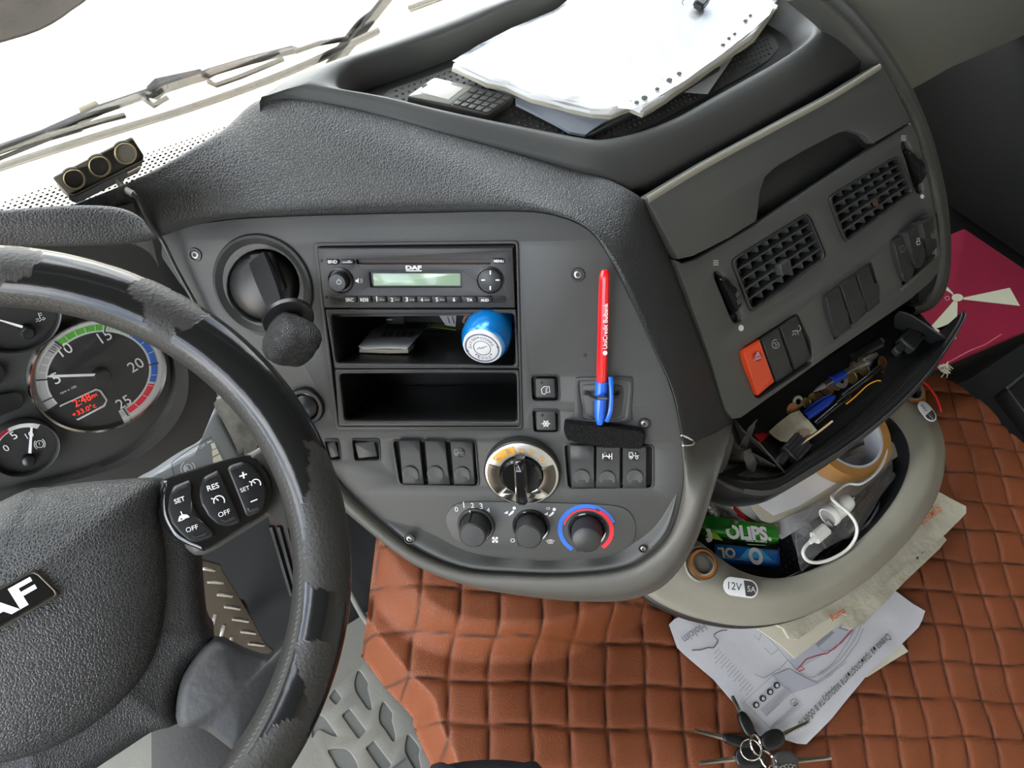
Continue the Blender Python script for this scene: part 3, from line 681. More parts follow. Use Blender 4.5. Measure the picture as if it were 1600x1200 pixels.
# rocker switches
RP = [(0, .0045), (.04, .0055), (.35, .0042), (.55, .0036), (.75, .0045), (.96, .0062), (1, .005)]
def switch(q, c, par=CP, pl=PN, m='plastic_dark', prof=RP, r=13, name='rocker_switch', hd=.0052, dim='plastic'):
    s = rocker(name, q, pl, prof, m, par)
    if c:
        k = pl.sc(*c); fr = pl.at(c[0], c[1], hd)
        lathe('thumb_dimple', fr, [(r*k, -.0005), (r*k*.97, .0003), (r*k*.9, .0004), (r*k*.5, -.0002), (0, -.0003)], dim, s, 24)
    return s
sw = [switch([(623, 689), (655, 689), (662, 757), (629, 756)], (641, 741)), switch([(663, 689), (695, 690), (703, 757), (669, 757)], (680, 741)), switch([(703, 690), (738, 691), (742, 757), (709, 757)], (722, 742))]
sw += [switch([(890, 696), (928, 696), (929, 762), (893, 762)], (909, 746)), switch([(932, 698), (969, 697), (969, 762), (931, 762)], (949, 748)), switch([(973, 697), (1010, 697), (1010, 762), (973, 763)], (992, 746))]
for s, cx, cy in ((sw[2], 718, 707), (sw[4], 949, 713), (sw[5], 991, 712)):
    plate('icon_disc', [ell(cx, cy, 8.5, 8, 20)], PN, .0054, .0006, 'plastic_black', s, bev=.0002)
truck = lambda cx, cy: [[(cx-8, cy+3), (cx-8, cy-4), (cx-3, cy-4), (cx-2, cy), (cx-2, cy+3), (cx-8, cy+3)], [(cx-2, cy+1), (cx+8, cy+1)], ell(cx-5, cy+4, 2, 2, 8)+[(cx-3, cy+4)], ell(cx+4, cy+4, 2, 2, 8)+[(cx+6, cy+4)], [(cx+2, cy-4), (cx+2, cy-1)]]
strokes('icon', truck(718, 706), PN, .0062, .0006, 'grey_print', sw[2]); strokes('icon', truck(991, 711), PN, .0062, .0007, 'white_print', sw[5])
strokes('icon', [[(942, 709), (942, 717)], [(942, 713), (956, 713)], [(956, 708), (956, 718)], [(952, 709), (952, 717)], [(947, 711), (951, 715)]], PN, .0062, .0009, 'white_print', sw[4])
# gear selector dial
SD = Pl(PN.hit(816, 736), PN.n, PN.u); SD = Pl(SD.o, MX.Rotation(math.radians(8), 3, SD.u) @ SD.n, SD.u); SD = SD.off(.004)
sk = SD.sc(816, 736)
sel = lathe('gear_selector', SD.M(), [(.0378, -.008), (.0378, .001), (.0368, .0022), (.0355, .001), (.0345, -.001)], 'plastic_dark', CP, 48)
R = .0362
lathe('selector_ring', SD.M(), [(R, -.002), (R, .0022), (R*.955, .0030), (R*.62, .0022), (R*.58, .0005), (R*.58, -.002)], 'selector_silver', sel, 56, label='silver dial ring')
def sect(r0, r1, a0, a1, n=14): return ell(0, 0, r0, r0, n, math.radians(a0), math.radians(a1)) + ell(0, 0, r1, r1, n, math.radians(a1), math.radians(a0))
plate('amber_sector', [sect(R*.70, R*.93, 100, 146)], SD, .0032, .0006, 'amber', sel, px=False, bev=.0001)
plate('dark_inlay', [sect(R*.60, R*.94, -42, 22)], SD, .0034, .0006, 'steel_dark', sel, px=False, bev=.0001)
plate('dark_inlay', [sect(R*.60, R*.94, 158, 222)], SD, .0034, .0006, 'steel_dark', sel, px=False, bev=.0001)
plate('chrome_facets', [sect(R*.60, R*.94, 226, 264)], SD, .0034, .0006, 'chrome', sel, px=False, bev=.0001)
plate('chrome_facets', [sect(R*.60, R*.94, 276, 314)], SD, .0034, .0006, 'chrome', sel, px=False, bev=.0001)
for ch, aa, w_ in (('R', 112, .0046), ('N', 88, .0045), ('D', 67, .0046)):
    a = math.radians(aa); c = (R*.80*math.cos(a), R*.80*math.sin(a)); d = (math.cos(a-PI/2)*w_/2, math.sin(a-PI/2)*w_/2); o = (math.cos(a)*.0026, math.sin(a)*.0026)
    txt(ch, SD, .0036, (c[0]-d[0]-o[0], c[1]-d[1]-o[1]), (c[0]+d[0]-o[0], c[1]+d[1]-o[1]), 'amber' if ch != 'R' else 'selector_silver', sel, uv=True)
q = SD.off(.0034)
tube('turtle_icon', [q.pt(R*.78*math.cos(a)+x, R*.78*math.sin(a)+y) for a, x, y in ((math.radians(41), -.003, -.001), (math.radians(41), -.001, .0015), (math.radians(41), .002, .0008), (math.radians(41), .0015, -.001), (math.radians(41), -.003, -.001))], .0004, 'amber', sel, seg=4)
tube('turtle_icon', [q.pt(R*.80*math.cos(a)+x, R*.80*math.sin(a)+y) for a, x, y in ((math.radians(138), -.003, -.001), (math.radians(138), -.001, .0015), (math.radians(138), .002, .0008), (math.radians(138), .0015, -.001), (math.radians(138), -.003, -.001))], .0004, 'selector_silver', sel, seg=4)
lathe('dial_hub', SD.M(), [(R*.57, -.001), (R*.56, .006), (R*.50, .0078), (0, .0082)], 'gloss_black', sel, 44)
rows = []
for y, w_, h in ((R*.62, .0046, .006), (R*.60, .0052, .0145), (R*.2, .0050, .0185), (-R*.4, .0052, .0190), (-R*.72, .0056, .0165), (-R*.78, .0054, .004)):
    rows.append([SD.pt(-w_, y, .002), SD.pt(-w_, y, h-.003), SD.pt(-w_*.55, y, h), SD.pt(w_*.55, y, h), SD.pt(w_, y, h-.003), SD.pt(w_, y, .002)])
loft('dial_grip', rows, 'gloss_black', sel, 0, 3, caps=True)
# heater controls
hp = plate('heater_plate', [spl([(697, 818), (700, 800), (716, 787), (760, 784), (900, 787), (962, 791), (985, 802), (994, 825), (988, 848), (968, 862), (930, 866), (840, 861), (745, 856), (712, 845)], 4, True)], PN, .0014, .004, 'plastic', CP, bev=.001)
for i, (bx, by, r) in enumerate(((744, 820, 29), (829.5, 822, 29), (917.5, 827, 31))):
    k = PN.sc(bx, by); fr = PN.at(bx, by, .0012); R_ = r*k
    kn = lathe('heater_knob', fr, [(R_*1.02, 0), (R_*1.0, .0022), (R_*.93, .003), (R_*.88, .001), (R_*.80, .001), (R_*.74, .016), (R_*.70, .0205), (R_*.62, .0218), (0, .0222)], 'plastic_dark', hp, 36)
    q = PN.off(.0012)
    rows = []
    u0, v0 = PN.uv(bx, by)
    lathe('knob_skirt', fr, [(R_*.98, .0024), (R_*.94, .0034), (R_*.86, .0030), (R_*.80, .0012)], 'gloss_black' if i else 'plastic', kn, 36)
    ang = (104, 225, 235)[i]; a = math.radians(ang)
    tube('pointer_ridge', [PN.pt(u0+math.cos(a)*R_*f, v0+math.sin(a)*R_*f, .0012+h) for f, h in ((.84, .003), (.80, .012), (.72, .020))], .0022, 'plastic_dark', kn, seg=6)
    if i == 0: tube('white_pointer', [PN.pt(u0+math.cos(a)*R_*f, v0+math.sin(a)*R_*f, .0012+h) for f, h in ((1.0, .003), (.80, .0058))], .0009, 'white_print', kn, seg=4)
for s, x, y in (('0', 713.5, 797), ('1', 725, 791), ('2', 738.5, 791), ('3', 752, 793), ('4', 763, 798)):
    txt(s, PN, .0018, (x-(2.6 if s != '1' else .75), y+2.5), (x+(2.6 if s != '1' else .75), y+2.5), 'white_print', hp)
fan = []
for k in range(4):
    a = k*PI/2+PI/4; fan.append([(773.5, 843.5), (773.5+5*math.cos(a-.5), 843.5+5*math.sin(a-.5)), (773.5+6*math.cos(a), 843.5+6*math.sin(a)), (773.5+5*math.cos(a+.5), 843.5+5*math.sin(a+.5))])
prints('fan_icon', fan, PN, .0018, 'white_print', hp)
def seat_icon(x, y): return [[(x-10, y+2), (x-4, y-2), (x-4, y+3)], ell(x+6, y-6, 2.6, 2.6, 10), [(x-3, y+4), (x, y+1), (x+4, y-3), (x+6, y-1), (x+4, y+2), (x+1, y+4), (x-2, y+6)]]
prints('airflow_icon', seat_icon(797.5, 800), PN, .0018, 'white_print', hp); prints('airflow_icon', seat_icon(860, 802), PN, .0018, 'white_print', hp)
strokes('demist_icon', [ell(856.5, 794.5, 3, 1.5, 8)+[(859.5, 794.5)]], PN, .0018, .0006, 'white_print', hp)
strokes('off_mark', [ell(801, 844.5, 3, 2.6, 10)+[(804, 844.5)]], PN, .0018, .0007, 'white_print', hp)
strokes('windscreen_icon', [[(854, 845), (860, 843), (866, 845), (863, 849), (857, 849), (854, 845)], [(858, 848), (858, 844)], [(860, 848), (860, 844)], [(862, 848), (862, 844)]], PN, .0018, .0006, 'white_print', hp)
cu_, cv_ = PN.uv(917.5, 827); k = PN.sc(917, 827)
def arcp(r0, r1, a0, a1): return [(cu_+x, cv_+y) for x, y in sect(r0*k, r1*k, a0, a1, 22)]
plate('cold_arc', [arcp(42, 46, 20, 70)+[]], PN, .0019, .0005, 'arc_blue', hp, px=False, bev=0); plate('cold_arc', [arcp(39, 46, 70, 236)], PN, .0019, .0005, 'arc_blue', hp, px=False, bev=0)
plate('hot_arc', [arcp(35, 41.5, -52, 60)], PN, .0020, .0005, 'arc_red', hp, px=False, bev=0); plate('hot_arc', [arcp(35.5, 38, 60, 165)], PN, .0020, .0005, 'arc_red', hp, px=False, bev=0)
# holder plate right of the buttons
hpz = spl([(899, 597), (905, 590), (940, 589), (983, 589), (989, 597), (987, 640), (981, 662), (902, 662), (898, 640)], 3, True)
ho = plate('holder_mount', [hpz, spl([(905, 602), (910, 596), (945, 595), (977, 596), (982, 603), (978, 640), (970, 655), (916, 655), (910, 640)], 3, True)], PN, .0012, .003, 'plastic_dark', CP, bev=.0006)
plate('mount_plate', [spl([(910, 606), (918, 601), (945, 600), (968, 602), (974, 609), (972, 634), (964, 653), (922, 653), (914, 634)], 3, True)], PN, .0008, .002, 'plastic_dark', ho, bev=.0006)
for x in (915, 967): plate('mount_hole', [ell(x, 614, 4.5, 4, 14)], PN, .0014, .0006, 'plastic_pit', ho, bev=.0001)
plate('mount_slot', [[(926, 628), (948, 628), (950, 655), (926, 655)]], PN, .0014, .0006, 'plastic_pit', ho, bev=.0001)
# parking brake lever in its round dish
fr = PN.at(411, 447); k = PN.sc(411, 447)
PL_ = thing('parking_brake_lever', 'black parking brake lever with grained knob in a round dish left of the radio', 'lever', PN.hit(411, 447))
lathe('lever_dish', fr, [(78*k, .0004), (76*k, .0030), (72*k, .0036), (60*k, -.001), (57*k, -.010), (56*k, -.020), (0, -.022)], 'plastic_dark', PL_, 48)
lathe('ball_cover', PN.at(411, 447, -.012), [(55*k, -.004), (53*k, .004), (44*k, .010), (28*k, .0135), (0, .0145)], mat('ball_satin', (.020, .020, .020), .36), PL_, 40)
plate('lever_slot', [fil([(388, 398), (422, 394), (447, 452), (418, 470)], 6, 2)], PN, .0035, .006, 'plastic_pit', PL_, bev=.001)
stp = [PN.off(h).hit(*p) for h, p in ((.004, (404, 404)), (.012, (412, 425)), (.024, (424, 455)), (.034, (433, 478)))]
rows = []
for (p, w_) in zip(stp, (.0105, .011, .0105, .009)):
    tdir = (stp[-1]-stp[0]).normalized(); sd_ = tdir.cross(PN.n).normalized(); nn = sd_.cross(tdir)
    rows.append([p+sd_*w_, p+sd_*w_*.9+nn*.0035, p-sd_*w_*.9+nn*.0035, p-sd_*w_, p-sd_*w_*.9-nn*.003, p+sd_*w_*.9-nn*.003])
loft('lever_arm', rows, 'plastic_black', PL_, 0, 3, cu=True, caps=True)
ax = (PN.off(.074).hit(459, 545)-PN.off(.034).hit(438, 482)); o = PN.off(.034).hit(438, 480)
KPn = Pl(o, ax, PN.u)
lathe('knob_collar', Pl(PN.off(.044).hit(450, 497), ax, PN.u).M(), [(.011, -.002), (.021, -.003), (.023, 0), (.0225, .004), (.017, .0055), (.011, .006)], 'plastic_black', PL_, 36)
prof = [(.011, .012), (.0125, .018), (.0155, .026), (.0205, .036), (.0222, .046), (.0215, .054), (.0185, .060), (.012, .0635), (0, .0645)]
bm = bmesh.new(); b_lathe(bm, KPn.M(), prof, 40)
for v in bm.verts:     # squarish knob
    d = v.co-KPn.o; a, b, c = d.dot(KPn.u), d.dot(KPn.v), d.dot(KPn.n)
    r = math.hypot(a, b)
    if r > 1e-6:
        an = math.atan2(b, a); f = 1-.05+.15*math.cos(2*an+.3)**4+.15*math.sin(2*an+.3)**4*0+.10*abs(math.sin(2*(an+.5)))*min(1, max(0, (c-.02)/.02)); v.co = KPn.pt(a*f, b*f*.86, c)
obj('lever_knob', bm, 'knob_leather', PL_, sharp=80)
# round socket half hidden behind the wheel rim
k = PN.sc(478, 634)
t = thing('round_socket', 'black round socket on the console, half hidden behind the steering wheel rim', 'socket', PN.hit(478, 634))
lathe('socket_rim', PN.at(478, 634), [(29*k, 0), (29*k, .002), (27*k, .004), (22*k, .0035), (20*k, -.004)], 'plastic_black', t, 36)
lathe('socket_plug', PN.at(478, 634, -.004), [(20*k, 0), (19*k, .004), (14*k, .0065), (0, .007)], 'knob_black', t, 32)
# ================================================================ RADIO
RD = thing('car_radio', 'black car radio with green display above two storage pockets', 'radio', PN.hit(650, 430))
rf = [(495.5, 388), (801, 388), (804.5, 481), (507, 481)]
plate('radio_front', [fil(rf, 2, 2), fil([(576, 425), (722.5, 425), (722.5, 449.5), (579, 449.5)], 3, 2), fil([(556, 405.5), (767, 405.5), (767, 412.8), (557.5, 412.8)], 2, 2)], PN, .0045, .008, 'plastic_dark', RD, bev=.0007)
loft('radio_top_bevel', [[PN.off(-.003).hit(496, 384), PN.off(-.003).hit(806, 380.5)], [PN.off(.0045).hit(495.5, 388), PN.off(.0045).hit(801, 388)]], 'plastic_dark', RD, thick=.001)
box('radio_body', PN.at(650, 435, -.050), .178, .054, .090, 'plastic_black', RD, bev=.002)
plate('disc_slot', [[(556, 405), (767, 405), (767, 413), (557, 413)]], PN, .0005, .002, 'brown', RD, bev=0)
plate('display_recess', [[(575, 424), (723, 424), (723, 450.5), (578, 450.5)]], PN, .0012, .002, 'plastic_black', RD, bev=0)
lcd = plate('display', [fil([(582.5, 427), (719.5, 427), (719.5, 446.5), (584, 446.5)], 1.5, 2)], PN, .0026, .0016, 'lcd_green', RD, bev=.0003, label='pale green unlit display')
for q, s in (([(507, 405.5), (529, 405.5), (529, 413.5), (509, 413.5)], 'BND'), ([(531, 405.5), (552, 405.5), (554, 413.5), (531, 413.5)], None), ([(768, 404), (786, 404), (789, 412), (770, 412)], 'MENU')):
    b = plate('radio_button', [fil(q, 3, 3)], PN, .0066, .004, 'plastic_black', RD, bev=.0008)
    x0, x1 = q[3][0]+3, q[2][0]-2
    if s: txt(s, PN, .0069, (x0+(1 if s == 'BND' else -1), q[3][1]-2), (x1, q[3][1]-2), 'white_print', b, bold=.015)
    else: strokes('eject_icon', [[(535, 410), (550, 410)], [(543, 409), (546, 407), (548, 409)]], PN, .0069, .0006, 'white_print', b)
kf = PN.at(533, 438, .004); k = PN.sc(533, 438)
kb = lathe('volume_knob', kf, [(20*k, 0), (19.5*k, .0022), (18*k, .003), (17*k, .0012), (14.2*k, .0012), (13.6*k, .010), (12.5*k, .0115), (0, .0118)], 'knob_black', RD, 36)
u_, v_ = PN.uv(533, 438)
strokes('power_icon', [[(528, 437), (526, 440), (526.5, 443), (529.5, 444.5), (532.5, 443), (533, 440), (531, 437)], [(529.5, 435), (529.5, 440)]], PN, .0161, .0006, 'white_print', kb)
prints('speaker_icon', [[(555.5, 437), (558, 437), (560.5, 434), (560.5, 443), (558, 440.5), (555.5, 440.5)]], PN, .0047, 'white_print', RD)
strokes('speaker_waves', [[(563, 435.5), (564, 438.5), (563, 441.5)], [(565, 434.5), (566.3, 438.5), (565, 442.5)]], PN, .0047, .0004, 'white_print', RD)
dp = lathe('direction_pad', PN.at(766, 437.5, .004), [(20.5*k, 0), (20*k, .002), (18.5*k, .0026), (17.6*k, .0010), (17.2*k, .0028), (14*k, .0036), (0, .0030)], 'knob_black', RD, 36)
prints('pad_marks', [[(764.9, 423), (767.1, 423), (767.1, 429), (764.9, 429)], [(764.9, 447), (767.1, 447), (767.1, 453), (764.9, 453)], [(752, 436.6), (758, 436.6), (758, 438.6), (752, 438.6)], [(774.5, 436.6), (780.5, 436.6), (780.5, 438.6), (774.5, 438.6)]], PN, .0078, 'white_print', dp)
txt('DAF', PN, .0048, (634, 421), (659, 421), 'white_print', RD, ys=.62, bold=.05); prints('underline', [[(634.5, 422.3), (659, 422.3), (659, 423.8), (634.5, 423.8)]], PN, .0048, 'white_print', RD)
kr = plate('key_row_bed', [fil([(515, 463), (788, 462.5), (791.5, 468), (789, 473.5), (517, 474), (513.5, 468)], 4, 3)], PN, .0052, .002, 'plastic_black', RD, bev=.0004)
for s, cx in zip(('SRC', 'RDS', '1', '2', '3', '4', '5', '6', 'TA', 'AUD'), (295, 398, 500, 605, 708, 812, 917, 1020, 1128, 1233)):
    x = 480+cx/4.444
    b = plate('preset_key', [fil([(x-10.6, 463.3), (x+10.6, 463.3), (x+10.8, 473), (x-10.2, 473)], 1, 1)], PN, .0072, .003, 'plastic_black', RD, bev=.0007)
    hw = .8 if s == '1' else {3: 6.3, 2: 4.6, 1: 1.9}[len(s)]
    off = 0 if len(s) > 1 or s == '6' else -3.5
    txt(s, PN, .0074, (x+off-hw, 471), (x+off+hw, 471), 'white_print', b, bold=.02, ys=.95 if len(s) > 1 else 1)
    if len(s) == 1 and s != '6': strokes('key_icon', [[(x+1, 470), (x+3, 466.5), (x+4, 470)], [(x+5, 469.5), (x+8, 469.5)], [(x+5, 467.5), (x+8, 467.5)]], PN, .0074, .0004, 'white_print', b)
for x, y in ((502, 407.3), (794.6, 405.6), (509.3, 464.6), (796.8, 464.6)):
    plate('front_hole', [ell(x, y, 2.7, 2.4, 12)], PN, .0048, .0006, 'plastic_pit', RD, bev=.0001)
# ================================================================ STORAGE POCKETS
def pocket(label, of, op, depth):
    t = thing('storage_pocket', label, 'storage pocket', PN.hit(*of[0]))
    plate('pocket_frame', [fil(of, 3, 2), fil(op, 7, 3)], PN, .003, .006, 'plastic_dark', t, bev=.001, seg=2)
    P = fil(op, 7, 3); A = [PN.off(.0005).uv(*p) for p in P]; cu = sum(a[0] for a in A)/len(A); cv = sum(a[1] for a in A)/len(A)
    rows = [[PN.pt(a[0], a[1], h) for a in A] if k == 1 else [PN.pt(cu+(a[0]-cu)*k, cv+(a[1]-cv)*k, h) for a in A] for k, h in ((1.01, .001), (.985, -.03), (.97, -depth))]
    loft('pocket_liner', rows, 'plastic_black', t, cu=True, sharp=40)
    plate('pocket_back', [[(cu+(a[0]-cu)*.99, cv+(a[1]-cv)*.99) for a in A]], PN, -depth, .002, 'plastic_black', t, px=False)
    return t
pocket('black storage pocket under the radio holding cards and a blue tube', [(508, 483.5), (806, 483), (811, 576), (523, 576)], [(516, 491), (803.5, 490), (805.5, 571), (525, 568)], .11)
pocket('empty black storage pocket, lower of the two below the radio', [(523, 577.5), (811, 577.5), (813, 666), (529, 666)], [(530, 584), (807, 583), (808.5, 659.5), (538, 658)], .10)
FLp = lambda h: Pl(PN.hit(660, 568)-PN.v*.0005+PN.v*h, PN.v, PN.u)          # pocket floor, upper pocket
def pk(x, y, h): return FLp(h).hit(x, y)
def fsheet(name, px, h, m, t, par=None):
    P = FLp(h); return plate(name, [[P.uv(*p) for p in px]], P, 0, t, m, par, px=False, bev=.0003)
cA = fsheet('card', KR((355, 805), (450, 690), (560, 640), (850, 640), (735, 780), (690, 822), (560, 815), (380, 820)), .012, 'paper_grey', .0006)
tag(cA, 'white card with a barcode lying in the pocket under the radio', 'card', 'cards in the pocket under the radio')
P = FLp(.0124); bars = []
for i in range(18):
    x = 505+i*13; bars.append(KR((x, 740), (x+(4 + (i*5) % 7), 740), (x+(4+(i*5) % 7)+22, 702), (x+22, 702)))
prints('barcode', bars, P, 0, 'ink', cA)
cB = fsheet('card', KR((360, 822), (370, 805), (560, 800), (700, 806), (740, 790), (700, 826), (560, 828)), .006, 'paper_warm', .004)
tag(cB, 'stack of warm white cards under the barcode card', 'card', 'cards in the pocket under the radio')
cC = fsheet('card', KR((845, 665), (850, 640), (1030, 660), (1030, 690)), .010, 'lime', .0008)
tag(cC, 'lime green card edge left of the blue tube', 'card', 'cards in the pocket under the radio')
cD = plate('leaflet', [KR((915, 590), (1035, 590), (1030, 670), (960, 660))], PN, -.07, .0006, 'paper_grey', None)
tag(cD, 'pale leaflet standing at the back of the pocket left of the blue tube', 'leaflet')
strokes('lettering', [KR((975, 600), (990, 645)), KR((1005, 598), (1022, 645))], PN, -.0695, .0012, 'ink', cD)
strokes('led_mark', [KR((552, 620), (592, 620))], PN, -.07, .0016, 'white_print', tag(plate('small_label', [KR((545, 600), (670, 600), (672, 650), (550, 650))], PN, -.0712, .0006, 'plastic_dark'), 'small dark label at the back of the pocket under the radio', 'label'))
# blue tube with a stamped round end, wrapped in torn packing paper
TB = thing('blue_tube', 'shiny blue tube with a round stamped white end, lying in the pocket under the radio', 'tube', PN.off(.02).hit(755, 540))
ctr = PN.off(.020).hit(753.5, 543); axd = (PN.n*.90 - PN.v*.35 - PN.u*.10).normalized()
TP = Pl(ctr, axd, PN.u); k = PN.off(.02).sc(753, 543)
lathe('tube_shell', TP.M(), [(31*k, -.003), (34*k, -.004), (38.5*k, -.012), (38.5*k, -.03), (37*k, -.034), (38*k, -.036), (38*k, -.085), (0, -.085)], 'blue_foil', TB, 44)
lab = lathe('stamped_end', TP.M(), [(31*k, -.0032), (30.5*k, 0), (29*k, .0006), (0, .0006)], 'white_print', TB, 44, label='round white stamped end label')
def ring(r, w_=.0004): return [TP.pt(r*math.cos(a), r*math.sin(a), .0008) for a in [i*2*PI/40 for i in range(40)]]
for r in (27*k, 25.5*k, 13.5*k): tube('stamp_ring', ring(r), .00028, 'ink_blue', lab, seg=4, closed=True)
def arctext(s, r, a0, a1, size, flip=False):
    for i, ch in enumerate(s):
        if ch == ' ': continue
        a = math.radians(a0+(a1-a0)*i/(len(s)-1)); d = (-1 if not flip else 1); ux, uy = (math.sin(a), -math.cos(a)) if not flip else (-math.sin(a), math.cos(a))
        c = (r*math.cos(a), r*math.sin(a)); w_ = size*.62
        txt(ch, TP, .0008, (c[0]-ux*w_/2, c[1]-uy*w_/2), (c[0]+ux*w_/2, c[1]+uy*w_/2), 'ink_blue', lab, uv=True, bold=.01)
arctext('"ДЖУЛИ-СПИИД"', 17*k, 196, 8, 6.2*k); arctext('*ЕООД*', 22*k, 232, 318, 6.2*k, True)
tube('stamp_scribble', [TP.pt(x*k, y*k, .0008) for x, y in ((-8, -3), (-4, 1), (-3, -2), (0, 2), (1, -1), (4, 3), (8, 4))], .00025, 'ink_blue', lab, seg=4)
wp = []
for i in range(13):
    a = math.radians(35+i*22); j = random.uniform(.9, 1.25)
    wp.append((a, j))
rows = []
for hh, rr in ((-.040, 1.12), (-.046, 1.22), (-.056, 1.15), (-.075, 1.18)):
    rows.append([TP.pt(40*k*rr*j*math.cos(a), 38*k*min(rr*j, 1.12)*math.sin(a), hh+.004*math.sin(9*a+hh*900)) for a, j in wp])
tag(loft('packing_paper', rows, 'pack_paper', None, 2, 2, thick=.0006), 'torn crumpled packing paper wrapped round the blue tube', 'paper')
# ================================================================ VENT FASCIA
VP = thing('vent_fascia', 'dark grey vent fascia with two air vents, thumbwheels and switches, facing the passenger side', 'vent panel', VT.hit(1250, 420))
lid = [(1008, 311), (1100, 256), (1200, 202), (1300, 148), (1376, 101), (1381, 104), (1400, 140), (1420, 180), (1424, 190), (1366, 224), (1352, 210), (1330, 203), (1312, 207), (1260, 234), (1212, 262), (1196, 277), (1188, 300), (1183, 345), (1140, 372), (1085, 400), (1062, 405), (1056, 396), (1040, 366), (1016, 322)]
plate('fascia_lid', [lid], VT, .004, .012, 'fascia', VP, bev=.002, seg=2)
e = [VT.off(.0035).hit(*p) for p in spl([(1012, 312), (1100, 259), (1200, 205), (1300, 151), (1375, 104)], 4)]
tube('worn_edge', e, .0034, mat('worn_edge', (.30, .28, .23), .6, bump=('noise', 200, .4, .001)), VP, flat=(VT.n, .5), label='worn pale upper edge')
rec = [(1180, 356), (1186, 300), (1195, 276), (1212, 261), (1260, 233), (1312, 206), (1332, 202), (1354, 209), (1370, 226)]
plate('grip_recess', [rec], VT, -.016, .004, 'plastic_dark', VP)
A = [VT.off(.000).hit(*p) for p in spl(rec, 3)]; B = [p - VT.n*.018 - VT.v*.006 for p in A]
loft('recess_wall', [A, B], 'plastic_dark', VP)
fas = [(1055, 406), (1066, 411), (1088, 405), (1182, 351), (1372, 225), (1424, 192), (1434, 214), (1450, 275), (1462, 335), (1471, 395), (1466, 425), (1455, 440), (1420, 470), (1300, 552), (1158, 653), (1145, 655), (1133, 640), (1110, 560), (1082, 480)]
v1 = fil([(1141, 407), (1262, 332), (1291, 401), (1172, 489)], 10, 3); v2 = fil([(1292, 309), (1403, 242), (1428, 299), (1319, 380)], 10, 3)
tw1 = spl([(1117, 424), (1127, 427), (1143, 455), (1156, 485), (1160, 500), (1150, 505), (1142, 496), (1128, 462), (1117, 435)], 3, True)
tw2 = spl([(1410, 222), (1418, 221), (1430, 246), (1441, 283), (1443, 298), (1436, 303), (1428, 292), (1416, 252), (1409, 232)], 3, True)
ba = [(1159, 545), (1246, 489), (1268, 533), (1271, 567), (1186, 623), (1178, 618), (1166, 572)]
bb = fil([(1289, 461), (1363, 408), (1377, 460), (1304, 532)], 5, 2)
bc = fil([(1394, 374), (1466, 331), (1473, 392), (1411, 449), (1404, 440)], 4, 2)
def clip_in(q): return q
plate('fascia_face', [fas, v1, v2, tw1, tw2, fil(ba, 5, 2), bb, fil([(1394, 374), (1455, 337), (1464, 398), (1411, 447)], 4, 2)], VT, .002, .008, 'fascia', VP, bev=.0014, seg=2)
for q, nm in ((ba, 'switch_well'), (bb, 'switch_well'), (bc, 'switch_well')): plate(nm, [q], VT, -.005, .002, 'plastic_pit', VP)
plate('well_edge', [[(1408, 450), (1466, 399), (1467, 404), (1410, 455)]], VT, .0035, .004, 'bezel_grey', VP)
def airvent(q, tabpx, tab):
    t = tag(put(bpy.data.objects.new('air_vent', None), MX.Translation(VT.hit(*q[0])), VP))
    o = fil(q, 10, 3); P = VT.off(.002); U = [V(P.uv(*p)) for p in q]
    cx = sum((u for u in U), V((0, 0)))/4
    iu = fil([tuple(cx+(u-cx)*.94) for u in U], .008, 3); ou = fil([tuple(cx+(u-cx)*1.0) for u in U], .010, 3)
    plate('vent_frame', [ou, iu], VT, .0042, .010, 'plastic_dark', t, px=False, bev=.0012)
    plate('vent_duct', [ou], VT, -.034, .002, 'plastic_pit', t, px=False)
    loft('vent_duct', [[VT.pt(*p, .0) for p in ou], [VT.pt(*p, -.034) for p in ou]], 'plastic_black', t, cu=True)
    I_ = [cx+(u-cx)*.95 for u in U]       # TL TR BR BL
    e = lambda a, b, f: I_[a].lerp(I_[b], f)
    for k in range(1, 5):
        f = k/5+.0; a = e(0, 3, f); b = e(1, 2, f)
        bm = bmesh.new(); d = (b-a); dv = VT.u*d.x+VT.v*d.y
        ps = [VT.pt(*(a+d*g), 0) for g in (0, 1)]
        rr = .0017
        sec = [(-.020, .0), (-.002, -rr), (.0015, -rr*.6), (.0015, rr*.6), (-.002, rr)]
        nv = (VT.n.cross(dv)).normalized()
        loft('vent_slat', [[p+VT.n*z+nv*y for z, y in sec] for p in ps], 'plastic', t, cu=True, caps=True, sharp=30)
    for k in range(1, 8):
        f = (k-.42)/7.2; a = e(0, 1, f); b = e(3, 2, f); d = b-a; dv = VT.u*d.x+VT.v*d.y; nv = VT.n.cross(dv).normalized()
        sec = [(-.026, -.0010), (-.006, -.0013), (-.0045, -.0006), (-.0045, .0006), (-.006, .0013), (-.026, .0010)]
        loft('vent_fin', [[VT.pt(*(a+d*g), z)+nv*y for z, y in sec] for g in (0, 1)], 'fascia', t, cu=True, caps=True, sharp=30)
    if tab:
        u_, v_ = VT.uv(*tabpx); d = (U[1]-U[0]).normalized(); an = math.atan2(d.y, d.x)
        bm = bmesh.new(); fr = VT.M(u_, v_, .0035, an); b_box(bm, fr, .017, .013, .008, .001)
        for k in range(7): b_box(bm, fr @ T(-.0072+k*.0024, 0, .0042), .0011, .0125, .0016)
        obj('vent_tab', bm, 'plastic', t)
    else:
        u_, v_ = VT.uv(*tabpx); box('vent_tab', VT.M(u_, v_, .002, .3), .004, .010, .006, 'brown', t)
airvent([(1141, 407), (1262, 332), (1291, 401), (1172, 489)], (1219, 417), True)
airvent([(1292, 309), (1403, 242), (1428, 299), (1319, 380)], (1365, 316), False)
